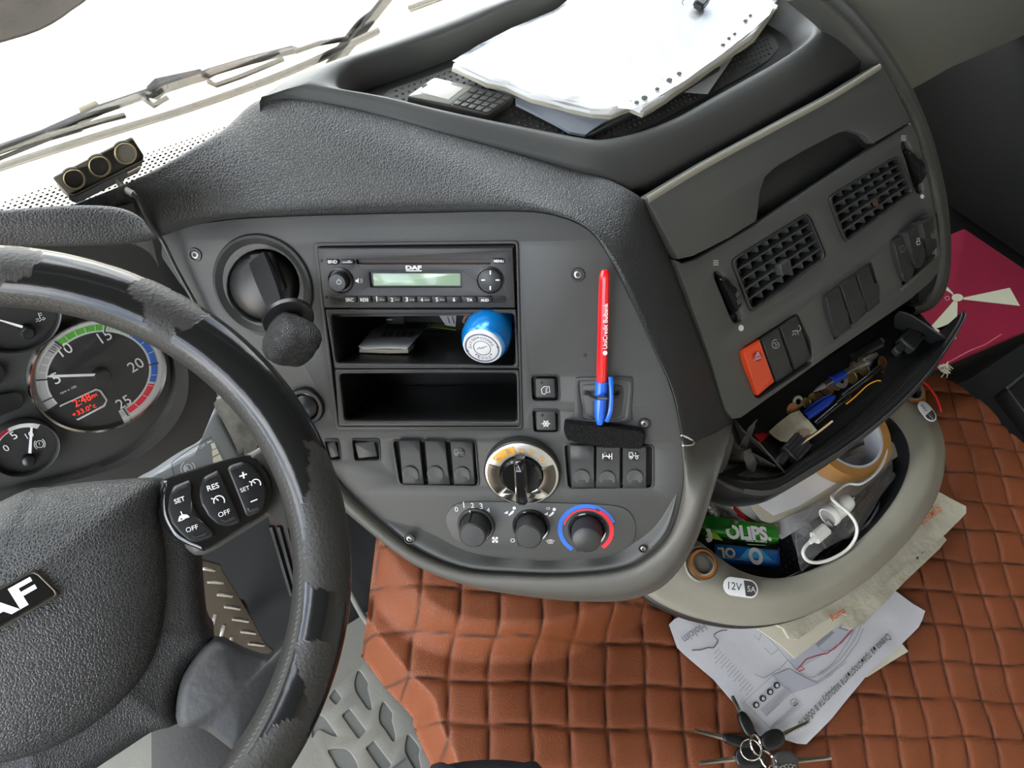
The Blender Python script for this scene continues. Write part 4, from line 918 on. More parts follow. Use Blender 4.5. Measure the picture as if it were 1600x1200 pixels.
for (cx, cy), ring_, dx, dy, r in (((1138, 461), tw1, 13, 31, .018), ((1427, 263), tw2, 11, 29, .019)):
    t = tag(put(bpy.data.objects.new('thumbwheel', None), MX.Translation(VT.hit(cx, cy)), VP))
    plate('wheel_slot', [ring_], VT, -.006, .002, 'plastic_pit', t)
    a = VT.hit(cx-dx*.85, cy-dy*.85); b = VT.hit(cx+dx*.85, cy+dy*.85); al = (b-a).normalized(); ax_ = al.cross(VT.n).normalized(); L_ = (b-a).length
    R_ = L_*.62; c = (a+b)/2 - VT.n*(R_*.80-.0075)
    bm = bmesh.new(); pf = Pl(c, ax_, al)
    seg = 36; wv = .0042
    rings = []
    for w_, rr in ((-wv, .90), (-wv*.7, 1), (wv*.7, 1), (wv, .90)):
        rings.append([bm.verts.new(pf.pt(math.cos(i*2*PI/seg)*R_*(rr - (.07 if i % 4 < 1 else 0)), math.sin(i*2*PI/seg)*R_*(rr - (.07 if i % 4 < 1 else 0)), w_)) for i in range(seg)])
    for p, q in zip(rings, rings[1:]):
        for i in range(seg): bm.faces.new((p[i], p[(i+1) % seg], q[(i+1) % seg], q[i]))
    bm.faces.new(rings[0]); bm.faces.new(rings[-1][::-1])
    obj('ridged_wheel', bm, 'gloss_black', t)
for cx, cy in ((1118.5, 411), (1412, 216)):
    strokes('open_mark', [[(cx-4, cy-1+k*3.2-2), (cx-1, cy-2.2+k*3.2-2), (cx+1, cy-1+k*3.2-2), (cx+4, cy-2.2+k*3.2-2)] for k in range(3)], VT, .0025, .0011, 'white_print', VP)
for cx, cy, r in ((1158, 512.5, 4.3), (1441, 307, 3)): prints('shut_mark', [ell(cx, cy, r, r*1.15, 14)], VT, .0026, 'white_print', VP)
RV = [(0, .003), (.06, .0075), (.25, .0095), (.5, .0095), (.62, .0082), (.8, .0075), (.95, .006), (1, .003)]
def vsw(q, c, m='plastic_dark', label=None, dim='plastic_dark', prof=RV, hd=.0074):
    s = switch(q, c, VP, VT, m, prof, 8.5, 'rocker_switch', hd, dim); tag(s, label); return s
s1 = vsw([(1161, 546), (1187, 531), (1210, 596), (1184, 618)], (1194, 590), 'orange_switch', 'orange hazard switch', 'orange_switch')
s2 = vsw([(1190, 529), (1216, 511), (1239, 580), (1214, 597)], (1223, 571)); s3 = vsw([(1219, 509), (1245, 492), (1268, 560), (1243, 577)], (1252, 552))
vsw([(1290, 461), (1311, 446), (1331, 512), (1306, 528)], (1317, 498)); vsw([(1313, 443), (1336, 428), (1355, 488), (1334, 507)], (1343, 478)); vsw([(1339, 426), (1357, 412), (1376, 472), (1357, 488)], (1366, 458))
RH = [(0, .006), (.06, .014), (.4, .016), (.8, .012), (1, .005)]
s7 = vsw([(1396, 375), (1416, 362), (1428, 425), (1411, 440)], (1419, 424)); s8 = vsw([(1417, 360), (1437, 348), (1447, 405), (1431, 420)], (1437, 402), prof=RH, hd=.0118)
s9 = rocker('rocker_switch', [(1440, 347), (1457, 336), (1465, 385), (1450, 402)], VT, [(0, .010), (.05, .020), (.45, .022), (.6, .012), (1, .004)], 'plastic_dark', VP)
prints('hazard_disc', [ell(1184, 557, 7.5, 8, 20)], VT, .0099, 'red_print', s1)
strokes('hazard_icon', [[(1184, 550), (1190, 559), (1178, 563), (1184, 550)], [(1184, 554), (1187, 558.5), (1181, 560.5), (1184, 554)]], VT, .0101, .0012, 'white_print', s1)
strokes('icon', [ell(1212, 537.5, 6, 7, 10)[:9], [(1208, 537), (1212, 535), (1212, 542)], [(1214, 534), (1217, 537), (1213, 540)]], VT, .0099, .0007, 'white_print', s2)
strokes('icon', [ell(1246, 513, 5, 5, 10, -1.2, 1.8), [(1238, 518), (1246, 516)], [(1241, 520), (1238, 524)], [(1243, 520), (1243, 524)], [(1246, 519), (1248, 523)]], VT, .0099, .0008, 'white_print', s3)
strokes('icon', [[(1406, 386), (1412, 383), (1414, 391), (1408, 395), (1406, 386)]], VT, .0099, .0007, 'grey_print', s7)
strokes('icon', [[(1432, 378), (1437, 376), (1438, 381), (1433, 383), (1432, 378)], [(1433, 377), (1433, 373), (1436, 372), (1437, 376)]], VT, .0165, .0010, 'white_print', s8)
strokes('icon', [ell(1459, 366, 4, 6, 10)+[(1463, 366)], [(1456, 366), (1462, 364)], [(1456, 369), (1462, 367)]], VT, .0215, .0008, 'grey_print', s9)
# ================================================================ FOLD-OUT DRAWER
DZ = .505; H5 = HZ(DZ); H4 = HZ(.478)
DR = thing('fold_out_drawer', 'black fold-out pen drawer hanging open below the vent fascia', 'drawer', H5.hit(1300, 690))
lipo = [(1112, 745), (1135, 760), (1160, 769), (1188, 773), (1215, 768), (1260, 743), (1310, 712), (1360, 676), (1410, 633), (1450, 590), (1482, 545), (1504, 508), (1510, 492), (1504, 487)]
lipi = [(1128, 738), (1148, 746), (1168, 750), (1190, 750), (1222, 744), (1252, 722), (1300, 692), (1345, 659), (1392, 618), (1428, 580), (1462, 545), (1480, 524), (1494, 503), (1500, 490)]
A = [H5.hit(*p) for p in lipo]; B = [H5.off(-.001).hit(*p) for p in lipi]
floor_px = [(1165, 722), (1170, 730), (1182, 740), (1200, 742), (1225, 735), (1250, 716), (1290, 690), (1335, 655), (1380, 612), (1410, 578), (1440, 550), (1455, 535), (1462, 526), (1466, 520)]
Fp = [H4.hit(*p) for p in floor_px]
loft('drawer_lip', [[a+V((0, .004, -.05)) for a in A], [a+V((0, -.002, -.028)) for a in A], [a+V((0, 0, -.004)) for a in A], [a.lerp(b, .25)+V((0, 0, .002)) for a, b in zip(A, B)], [a.lerp(b, .75)+V((0, 0, .001)) for a, b in zip(A, B)], B, Fp], 'plastic_black', DR, 3, 2, sharp=55)
loft('lip_edge', [[a+V((0, -.0005, -.002)) for a in A[2:]], [a.lerp(b, .20)+V((0, 0, .0034)) for a, b in zip(A[2:], B[2:])]], 'plastic_dark', DR, 3, 2, thick=.0012)
fl_ = [H4.uv(*p) for p in floor_px[3:]] + [H4.uv(1420, 470), H4.uv(1300, 540), H4.uv(1140, 650), H4.uv(1150, 690)]
plate('drawer_floor', [fl_], HZ(.478), .0, .004, 'plastic_black', DR, px=False)
loft('drawer_back', [[H4.hit(*p) for p in ((1138, 652), (1220, 608), (1320, 540), (1425, 468))], [VT.off(-.006).hit(*p) for p in ((1138, 652), (1220, 608), (1320, 540), (1425, 468))]], 'plastic_black', DR)
e0 = HZ(.535)
loft('end_wall', [[e0.hit(1150, 655), e0.hit(1160, 670), e0.hit(1188, 692)], [H5.off(.004).hit(1152, 668), H5.off(.004).hit(1180, 690), H5.hit(1228, 738)], [H4.hit(1166, 700), H4.hit(1190, 712), H4.hit(1222, 732)]], 'plastic_dark', DR, 3, 2, thick=.002)
loft('end_wall', [[e0.hit(1405, 486), e0.hit(1425, 492), e0.hit(1470, 522)], [H5.off(.006).hit(1398, 493), H5.off(.006).hit(1440, 508), H5.off(.001).hit(1478, 528)], [H4.hit(1398, 510), H4.hit(1430, 522), H4.hit(1465, 542)]], 'plastic_dark', DR, 3, 2, thick=.002)
# hollow with dust at the near end, frayed tape remnants
loft('dusty_corner', [[H5.off(-.006).hit(*p) for p in ((1130, 736), (1150, 742), (1172, 746), (1200, 745), (1224, 738))], [H4.hit(*p) for p in ((1138, 722), (1155, 722), (1176, 726), (1195, 728), (1216, 732))], [H5.off(.01).hit(*p) for p in ((1146, 690), (1156, 700), (1170, 706), (1190, 716), (1210, 728))]], 'dust', DR, 4, 4, thick=.001)
for q in ([(1157, 690), (1166, 668), (1180, 652), (1178, 668), (1170, 690), (1164, 712), (1156, 716)], [(1160, 705), (1172, 700), (1182, 722), (1176, 738), (1164, 728)]):
    P_ = Pl(H5.off(.012).hit(*q[0]), (-.3, -.75, .6), (1, 0, 0)); o = sheet('tape_scrap', q, P_, .0, 'plastic', DR, .004, .0006, 60, 3, 10)
bm = bmesh.new()
loft('drawer_underside', [[a+V((0, .004, -.045)) for a in A[5:12]], [a+V((.002, .010, -.062)) for a in A[5:12]], [V((a.x, a.y+.07, a.z-.062)) for a in A[5:12]]], 'plastic_black', DR, 3, 2)
for (cx, cy, ang) in ((1243, 701, .12), (1421, 532, .12)):
    fr = H4.at(cx, cy, .008, ang); bm = bmesh.new(); b_box(bm, fr, .034, .026, .014, .002)
    for k in range(5): b_box(bm, fr @ T(0, -.010+k*.005, .0078), .030, .0022, .002)
    b_box(bm, fr @ T(-.026, .004, -.001), .022, .012, .010, .002)
    obj('ribbed_latch', bm, 'plastic_dark', DR)
strokes('clip_mark', [[(1428, 446), (1446, 436)], [(1428, 448), (1431, 442)]], Pl(VT.off(-.01).hit(1435, 445), VT.n, VT.u), .0, .003, 'steel_dark', DR)
box('hinge_bracket', VT.at(1435, 448, -.02), .07, .035, .03, 'plastic_black', DR, bev=.008)
# ================================================================ LOWER TRAY
LT = thing('side_tray', 'beige grey curved side tray with deep black basin below the drawer', 'tray', HZ(.38).hit(1280, 860))
ti = [(1080, 838), (1098, 851), (1120, 869), (1150, 889), (1184, 901), (1220, 904), (1256, 896), (1294, 879), (1330, 856), (1371, 818), (1400, 780), (1416, 748), (1424, 716), (1420, 688), (1406, 664), (1386, 647), (1350, 632), (1280, 640), (1190, 700), (1110, 770), (1078, 815)]
to = [(1002, 900), (1012, 924), (1050, 948), (1105, 967), (1168, 976), (1232, 969), (1290, 947), (1346, 913), (1398, 868), (1440, 818), (1468, 766), (1477, 716), (1472, 676), (1455, 640), (1430, 612), (1402, 594), (1350, 580), (1250, 600), (1130, 690), (1040, 790), (1005, 860)]
HT = HZ(ZTRAY)
A = [HT.hit(*p) for p in ti]; B = [HZ(ZTRAY-.018).hit(*p) for p in to]
cr = [a.lerp(b, .52)+V((0, 0, .013)) for a, b in zip(A, B)]
cen2 = sum(A, V())/len(A); C0 = [V((cen2.x+(p.x-cen2.x)*.93, cen2.y+(p.y-cen2.y)*.93, ZBASIN)) for p in A]
loft('tray_rim', [[a+V((0, 0, -.004)) for a in A], A, [a.lerp(c, .5)+V((0, 0, .003)) for a, c in zip(A, cr)], cr, [c.lerp(b, .5)+V((0, 0, .001)) for c, b in zip(cr, B)], B, [b+V((0, 0, -.008)) for b in B]], 'tray_grey', LT, 4, 3, cu=True, sharp=70)
loft('tray_rim_seal', [[b+V((0, 0, -.0075)) for b in B], [V((cen2.x+(b.x-cen2.x)*1.012, cen2.y+(b.y-cen2.y)*1.012, b.z-.010)) for b in B], [V((cen2.x+(b.x-cen2.x)*1.005, cen2.y+(b.y-cen2.y)*1.005, b.z-.022)) for b in B], [V((cen2.x+(b.x-cen2.x)*.9, cen2.y+(b.y-cen2.y)*.9, b.z-.06)) for b in B]], 'plastic_dark', LT, 4, 0, cu=True, sharp=50)
loft('tray_basin', [[a+V((0, 0, -.003)) for a in A], [a.lerp(c, .25)+V((0, 0, -.01)) for a, c in zip(A, C0)], C0], 'liner', LT, 4, 2, cu=True)
plate('basin_floor', [[(p.x, p.y) for p in C0]], HZ(ZBASIN), .001, .004, 'liner', LT, px=False)
bm = bmesh.new(); cs = [(cen2.x+(p.x-cen2.x)*.95, cen2.y+(p.y-cen2.y)*.95) for p in C0]
x0, x1 = min(p[0] for p in cs), max(p[0] for p in cs); y0, y1 = min(p[1] for p in cs), max(p[1] for p in cs); y = y0; k = 0
while y < y1:
    x = x0+(k % 2)*.004
    while x < x1:
        if inside(cs, x, y):
            b = [bm.verts.new((x+.0022*math.cos(a*PI/3), y+.0022*math.sin(a*PI/3), ZBASIN+.001)) for a in range(6)]; c = bm.verts.new((x, y, ZBASIN+.0028))
            for a in range(6): bm.faces.new((b[a], b[(a+1) % 6], c))
        x += .008
    y += .007; k += 1
obj('basin_dimples', bm, 'liner', LT, kind='stuff', sharp=180)
# power sockets with bearing rings and their labels
def rimplane(px, py): return Pl(HZ(ZTRAY+.006).hit(px, py), (-.12, -.10, .98), (1, 0, 0))
for px, py, r, nm, lb in ((1096, 882, 22, 'bearing_ring', 'orange rimmed steel bearing ring set in the tray socket beside the 12V label'), (1424, 612, 18, 'bearing_ring', 'small orange and grey ring in the far corner of the side tray')):
    P_ = rimplane(px, py); k = P_.sc(px, py)
    lathe('socket_collar', P_.M(0, 0, -.002), [(r*1.28*k, -.012), (r*1.25*k, .001), (r*1.12*k, .003), (r*1.05*k, -.001), (r*.9*k, -.03), (0, -.03)], 'tray_grey', LT, 36)
    t = thing(nm, lb, 'bearing', P_.o)
    lathe('outer_race', P_.M(), [(r*1.03*k, -.004), (r*1.03*k, .0045), (r*.96*k, .0055), (r*.92*k, .004)], 'brown', t, 36)
    lathe('orange_seal', P_.M(), [(r*.97*k, .002), (r*.95*k, .0050), (r*.76*k, .0052), (r*.74*k, .003)], 'bearing_orange', t, 36, label='orange seal')
    lathe('inner_race', P_.M(), [(r*.78*k, .002), (r*.77*k, .0062), (r*.66*k, .0066), (r*.62*k, .005), (r*.62*k, -.012)], 'steel', t, 36)
    lathe('bore', P_.M(), [(r*.62*k, -.004), (r*.60*k, -.024), (0, -.024)], 'brown', t, 28)
def pill(P_, p0, p1, hw, split, a_, b_, sgn=1):
    """two tone rating sticker from p0 to p1"""
    A = V(P_.uv(*p0)); B = V(P_.uv(*p1)); d = (B-A); Ln = d.length; d.normalize(); n = V((-d.y, d.x)); k = P_.sc(*p0); r = hw*k
    def cap(c, s, rr): return [tuple(c + d*s*rr*math.cos(a)+n*rr*math.sin(a)) for a in [(-PI/2+i*PI/10) for i in range(11)]]
    o = cap(B-d*r, 1, r) + cap(A+d*r, -1, r)[::-1]
    l = plate('rating_label', [o], P_, .0006, .0008, 'white_print', LT, px=False, bev=.0002, label='white and grey rating label')
    s0 = A+d*Ln*split; s1 = A+d*Ln*(split+.07)
    rr = r*.82
    plate('grey_field', [[tuple(s0+n*rr)]+[tuple(s1-n*rr)]+cap(B-d*r, 1, rr)], P_, .0009, .0006, 'plastic', l, px=False, bev=0)
    h = r*.36
    txt(a_, P_, .0011, tuple(A+d*Ln*.13-n*h), tuple(A+d*Ln*(split-.06)-n*h), 'ink', l, uv=True)
    txt(b_, P_, .0013, tuple(A+d*Ln*(split+.10)-n*h*.9), tuple(A+d*Ln*.92-n*h*.9), 'white_print', l, uv=True)
pill(Pl(HZ(ZTRAY+.013).hit(1157, 918), (-.10, -.16, .98), (1, 0, 0)), (1130, 914), (1184, 922), 13, .58, '12V', '5A')
pill(Pl(HZ(ZTRAY+.013).hit(1447, 645), (.05, -.05, .998), (1, 0, 0)), (1437, 628), (1460, 658), 10, .55, '24V', '15A')
# ================================================================ INSTRUMENT CLUSTER
IC = thing('instrument_cluster', 'dark instrument cluster with rev counter and small gauges behind the steering wheel', 'instrument cluster', CL.hit(155, 585))
plate('cluster_face', [[(-260, 330), (243, 365), (312, 482), (392, 580), (480, 668), (535, 755), (470, 790), (400, 775), (320, 800), (-260, 900)]], CL, -.004, .004, 'cluster', IC)
rl = spl([(-200, 860), (-60, 800), (60, 760), (150, 738), (215, 712), (262, 672), (288, 628), (292, 580), (278, 530), (262, 505)], 4)
A = [CL.off(.002).hit(*p) for p in rl]
loft('cluster_ridge', [[p-CL.n*.006 for p in A], [p+CL.n*.004 for p in A], [p+CL.n*.004+V((-.010, .006, .004)) for p in A], [p-CL.n*.006+V((-.014, .01, .006)) for p in A]], 'cluster', IC, sharp=40)
def dial(name, c, r, label=None):
    k = CL.sc(*c); t = tag(put(bpy.data.objects.new(name, None), MX.Translation(CL.hit(*c)), IC), label)
    fr = CL.at(*c)
    lathe('dial_face', fr, [(r*.98, .0), (r*.97, .001), (0, .001)], 'dial_black', t, 56)
    lathe('bezel_ring', fr, [(r*1.02, -.003), (r*1.02, .004), (r*.995, .007), (r*.965, .006), (r*.95, .002)], 'chrome' if r > .05 else 'plastic_dark', t, 64)
    return t
def dpt(c, a, r): return (c[0]+r*math.cos(a), c[1]+r*math.sin(a))
c = (156, 585); RR = .0595; RC = dial('rev_counter', c, RR, 'large rev counter with coloured arc and red clock display')
uc = CL.uv(*c)
def ang(px, py):
    u, v = CL.off(.002).uv(px, py); return math.atan2(v-uc[1], u-uc[0])
def csect(r0, r1, a0, a1, h, m, n=20, nm='scale_arc'):
    if a1 > a0: a1 -= 2*PI
    o = [(uc[0]+r0*math.cos(a0+(a1-a0)*i/n), uc[1]+r0*math.sin(a0+(a1-a0)*i/n)) for i in range(n+1)] + [(uc[0]+r1*math.cos(a1+(a0-a1)*i/n), uc[1]+r1*math.sin(a1+(a0-a1)*i/n)) for i in range(n+1)]
    return plate(nm, [o], CL, h, .0004, m, RC, px=False, bev=0)
aS = ang(88, 632); aE = ang(190, 652); g0, g1 = ang(94, 536), ang(160, 510); b0, b1 = ang(203, 524), ang(241, 597); r0_, r1_ = ang(237, 600), ang(202, 644)
csect(RR*.745, RR*.955, aS, aE, .0015, 'arc_rim', 60)
csect(RR*.775, RR*.875, aS, g0, .0018, 'dial_silver', 24); csect(RR*.775, RR*.875, g0, g1, .0019, 'arc_green'); csect(RR*.775, RR*.875, g1, b0, .0019, 'arc_mint')
csect(RR*.775, RR*.875, b0, b1, .0019, 'arc_blue'); csect(RR*.775, RR*.875, r0_, r1_, .0019, 'arc_red'); csect(RR*.775, RR*.875, r1_, aE, .0018, 'dial_silver', 12)
a5, a10, a15, a20, a25 = ang(73, 593), ang(92, 538), ang(164, 512), ang(234, 570), ang(198, 646)
bm = bmesh.new(); bm2 = bmesh.new()
def tick(B, a, r0, r1, w_): b_tube(B, [CL.pt(uc[0]+r*math.cos(a), uc[1]+r*math.sin(a), .0023) for r in (r0*RR, r1*RR)], w_, 4, False, (CL.n, .2))
for a in (a5, a10, a15, a20, a25, ang(88, 618)): tick(bm, a, .73, .90, .0009)
seq = [a5, a10, a15, a20, a25]
for p, q in zip(seq, seq[1:]):
    if q > p: q -= 2*PI
    for f in (.2, .4, .6, .8): tick(bm2, p+(q-p)*f, .78, .87, .00035)
for k in range(9): a = g1+(b0-g1)*(k+.5)/9; tick(bm2, a, .78, .875, .00045)
for k in range(5): a = ang(80, 552)+(g0-ang(80, 552))*(k+.5)/5; tick(bm, a, .78, .875, .0004)
obj('scale_ticks', bm, 'ink', RC); obj('scale_ticks', bm2, 'white_print', RC)
for s, p0, p1 in (('5', (87, 601), (97, 596.5)), ('10', (98, 558), (116, 548)), ('15', (160, 537), (177, 528)), ('20', (207, 583), (227, 571)), ('25', (188, 640), (207, 629))):
    txt(s, CL, .0022, p0, p1, 'white_print', RC, ys=1.15)
txt('rpm x 100', CL, .0022, (95, 616), (120, 605), 'white_print', RC)
nd = RC
hub = CL.at(157, 584)
ndl = prints('needle', [[(154, 583.5), (154, 587.5), (78, 590), (72, 588.5), (78, 586)]], CL, .0075, 'white_print', RC)
lathe('needle_hub', hub, [(.0082, .001), (.0078, .007), (.0062, .0095), (0, .0105)], 'plastic_black', ndl, 32)
wq = [(88, 640), (98, 632), (150, 608), (157, 610), (166, 624), (163, 634), (120, 655), (108, 652)]
cb = plate('clock_border', [[(93, 634), (150, 607.5), (158, 610), (168, 625), (164, 635), (122, 657), (95, 640)]], CL, .0024, .0006, 'arc_rim', RC, bev=0)
cw = plate('clock_window', [[(86, 641), (98, 634), (150, 610.5), (156, 612.5), (165, 626), (161.5, 633), (122, 654), (112, 656)]], CL, .0028, .0006, 'dial_black', RC, bev=0)
txt('2:48', CL, .0031, (118.5, 636.5), (144, 624), 'led_red', cw, ys=1.25); txt('PM', CL, .0031, (145, 623), (153, 619), 'led_red', cw, ys=1.3)
txt('+33.0°c', CL, .0031, (115, 652), (151, 636), 'led_red', cw, ys=1.05)
lathe('dial_glass', CL.at(156, 585, .011), [(RR*.96, -.005), (RR*.93, -.001), (RR*.6, .0005), (0, .001)], 'dial_glass', RC, 48)
c2 = (37, 698); R2 = .0285; k2 = dial('air_pressure_gauge', c2, R2, 'small brake pressure gauge')
uc_ = uc; uc = CL.uv(*c2); RC_, RC = RC, k2
csect(R2*.74, R2*.93, ang(-3, 705), ang(60, 668), .0016, 'arc_rim', 30); csect(R2*.78, R2*.88, ang(-3, 703), ang(12, 672), .002, 'red_print', 12)
for s, p0, p1 in (('0', (9, 706), (16, 702.5)), ('5', (22, 687), (29, 683)), ('10', (43, 686), (54, 681))): txt(s, CL, .0022, p0, p1, 'white_print', k2, ys=1.1)
n2 = prints('needle', [[(44, 708), (49, 708.5), (51, 668), (47.5, 668)]], CL, .006, 'white_print', k2)
lathe('needle_hub', CL.at(44, 716), [(.0062, .001), (.0058, .006), (.004, .0075), (0, .008)], 'plastic_black', n2, 24)
bc_ = (62, 694)
strokes('brake_icon', [[(bc_[0]+6*math.cos(a), bc_[1]+5.6*math.sin(a)) for a in [i*2*PI/16 for i in range(17)]], [(bc_[0]+8.6*math.cos(a), bc_[1]+8.6*math.sin(a)) for a in [-1.1+i*.22 for i in range(9)]], [(bc_[0]-8.6*math.cos(a), bc_[1]-8.6*math.sin(a)) for a in [-1.1+i*.22 for i in range(9)]], [(bc_[0]-1, bc_[1]-3), (bc_[0], bc_[1]+1)], [(bc_[0]+.5, bc_[1]+2.6), (bc_[0]+.7, bc_[1]+3.3)]], CL, .0022, .0008, 'white_print', k2)
c3 = (20, 488); R3 = .036; k3 = dial('temperature_gauge', c3, R3, 'temperature gauge cut off at the frame')
n3 = prints('needle', [[(36, 509), (35, 513), (-5, 500), (-4, 498)]], CL, .006, 'white_print', k3)
lathe('needle_hub', CL.at(41, 516), [(.0068, .001), (.0064, .006), (.0045, .0085), (0, .009)], 'plastic_black', n3, 28)
strokes('coolant_icon', [[(60, 489), (63, 498)], [(62, 490), (65, 489)], [(63, 493), (66, 492)], [(56, 503), (59, 501), (62, 502), (65, 499), (68, 500), (71, 497)], [(56, 499), (59, 498), (61, 499)], [(66, 497), (69, 496)]], CL, .0022, .0008, 'white_print', k3)
uc = CL.uv(*c3); RC = k3; csect(R3*.80, R3*.92, ang(-40, 520), ang(15, 460), .0016, 'arc_rim', 16)
for q, nm in ((ell(-6, 585, 14, 17, 24), 'warning_lamp'), (fil([(-30, 622), (28, 612), (38, 622), (36, 636), (-20, 660), (-40, 650)], 10, 3), 'warning_lamp')):
    plate(nm, [q], CL, .0012, .003, 'plastic_black', IC, bev=.0008)
# ================================================================ STALK
ST = Pl(HZ(.62).hit(330, 700), (-.30, -.55, .78), (1, 0, 0))
SK = thing('retarder_stalk', 'grey retarder stalk with flared end behind the steering wheel spoke', 'stalk', ST.hit(320, 720))
so_ = spl(KB((500, 60), (470, 105), (440, 175), (410, 260), (380, 318), (330, 362), (240, 410), (140, 470), (0, 565), (-140, 650), (-120, 760), (160, 720), (420, 620), (690, 450), (695, 435), (640, 320), (560, 170)), 4, True)
dome('stalk_body', so_, ST, [(1, -.020), (1, -.006), (.97, -.001), (.9, .002), (.6, .0035), (0, .004)], mat('stalk_grey', (.24, .25, .26), .38, bump=G_), SK)
plate('stalk_end', [spl(KB((503, 58), (590, 28), (625, 60), (700, 140), (760, 230), (790, 290), (775, 395), (700, 440), (692, 438), (640, 320), (565, 175)), 4, True)], ST, .0035, .022, mat('stalk_end', (.26, .25, .22), .35, var=(60, .2, (.09, .09, .08))), SK, bev=.003, seg=2)
txt('OFF', ST, .0045, KB((362, 408))[0], KB((410, 380))[0], 'white_print', SK)
prints('step_marks', [KB((415, 355), (452, 340), (456, 348), (419, 364))], ST, .0046, 'white_print', SK)
prints('step_marks', [KB((445, 368), (475, 356), (490, 398), (458, 412)), KB((456, 420), (494, 404), (512, 440), (460, 468)), KB((462, 478), (516, 448), (540, 495), (466, 520))], ST, .0046, 'cream', SK)
strokes('groove', [KB((455, 312), (300, 400), (170, 490), (140, 515), (145, 560), (165, 620))], ST, .0042, .0007, 'ink', SK)
c = KB((268, 560))[0]
strokes('retarder_icon', [[(c[0]+6.5*math.cos(a), c[1]+6.5*math.sin(a)) for a in [i*2*PI/18 for i in range(19)]], [(c[0]+11*math.cos(a), c[1]+11*math.sin(a)) for a in [-1.0+i*.22 for i in range(10)]], [(c[0]-11*math.cos(a), c[1]-11*math.sin(a)) for a in [-1.0+i*.22 for i in range(10)]]], ST, .0046, .0009, 'white_print', SK)
txt('R', ST, .0046, (c[0]-3, c[1]+5.5), (c[0]+4, c[1]+2.5), 'white_print', SK, bold=.02)
# ================================================================ STEERING WHEEL
SW = thing('steering_wheel', 'black truck steering wheel with peeling leather rim and grained airbag cover', 'steering wheel', WH.o)
RM, rm = .19594, .0195
peel = [[(-20, 380), (70, 390), (60, 405), (48, 420), (46, 436), (25, 446), (-20, 452)], [(200, 446), (215, 440), (247, 438), (290, 460), (328, 490), (312, 500), (297, 520), (283, 518), (270, 512), (263, 541), (240, 531), (222, 492)],
        [(476, 690), (517, 698), (540, 760), (553, 840), (556, 935), (530, 948), (522, 925), (498, 914), (468, 906), (476, 850), (473, 800), (481, 748)], [(468, 1001), (500, 995), (528, 1010), (505, 1090), (482, 1112), (470, 1085), (458, 1040)],
        [(372, 1210), (375, 1190), (409, 1147), (430, 1130), (469, 1119), (484, 1150), (484, 1165), (468, 1210), (440, 1260), (360, 1260)]]
NT, NP = 1000, 64
pp = [[WH.off(.012).uv(*c) for c in p] for p in peel]
vs_ = []; wear = []
for i in range(NT):
    t_ = 2*PI*i/NT; ct, s_t = math.cos(t_), math.sin(t_)
    for j in range(NP):
        f = 2*PI*j/NP; fl2 = 1.0
        r = RM + rm*math.cos(f)*fl2; h = rm*.92*math.sin(f)
        vs_.append(WH.pt(r*ct, r*s_t, h))
bm = bmesh.new(); VV = [bm.verts.new(p) for p in vs_]
for i in range(NT):
    for j in range(NP):
        bm.faces.new((VV[i*NP+j], VV[((i+1) % NT)*NP+j], VV[((i+1) % NT)*NP+(j+1) % NP], VV[i*NP+(j+1) % NP]))
rim_m = mat('rim_vinyl', (.010, .010, .010), .14, spec=.32)
nt = rim_m.node_tree; b = nt.nodes['Principled BSDF']; N = nt.nodes.new; L = nt.links.new
at = N('ShaderNodeAttribute'); at.attribute_name = 'peel'; tcn = N('ShaderNodeTexCoord')
for nm, (x, y) in {'Base Color': None, 'Roughness': (.15, .52), 'Coat Weight': (.45, 0)}.items() if False else []: pass
mx = N('ShaderNodeMix'); mx.data_type = 'RGBA'; mx.inputs['A'].default_value = (.010, .010, .010, 1); mx.inputs['B'].default_value = (.028, .0265, .0235, 1); L(at.outputs['Fac'], mx.inputs['Factor']); L(mx.outputs['Result'], b.inputs['Base Color'])
m1 = N('ShaderNodeMapRange'); m1.inputs['To Min'].default_value = .16; m1.inputs['To Max'].default_value = .5; L(at.outputs['Fac'], m1.inputs['Value']); L(m1.outputs['Result'], b.inputs['Roughness'])
m2 = N('ShaderNodeMapRange'); m2.inputs['To Min'].default_value = .15; m2.inputs['To Max'].default_value = 0; L(at.outputs['Fac'], m2.inputs['Value']); L(m2.outputs['Result'], b.inputs['Coat Weight'])
n1 = N('ShaderNodeTexNoise'); n1.inputs['Scale'].default_value = 420; n1.inputs['Detail'].default_value = 4; L(tcn.outputs['Object'], n1.inputs['Vector'])
n2_ = N('ShaderNodeTexNoise'); n2_.inputs['Scale'].default_value = 45; n2_.inputs['Detail'].default_value = 3; L(tcn.outputs['Object'], n2_.inputs['Vector'])
ma = N('ShaderNodeMath'); ma.operation = 'MULTIPLY'; L(n1.outputs['Fac'], ma.inputs[0]); L(at.outputs['Fac'], ma.inputs[1])
mb = N('ShaderNodeMath'); mb.operation = 'MULTIPLY_ADD'; mb.inputs[1].default_value = .6; L(n2_.outputs['Fac'], mb.inputs[0]); L(ma.outputs['Value'], mb.inputs[2])
mc = N('ShaderNodeMath'); mc.operation = 'MULTIPLY_ADD'; mc.inputs[1].default_value = -.8; L(at.outputs['Fac'], mc.inputs[0]); L(mb.outputs['Value'], mc.inputs[2])
bp = N('ShaderNodeBump'); bp.inputs['Strength'].default_value = .5; bp.inputs['Distance'].default_value = .0012; L(mc.outputs['Value'], bp.inputs['Height']); L(bp.outputs['Normal'], b.inputs['Normal'])
rim = obj('rim', bm, rim_m, SW, sharp=180)
at_ = rim.data.attributes.new('peel', 'FLOAT', 'POINT'); vals = []
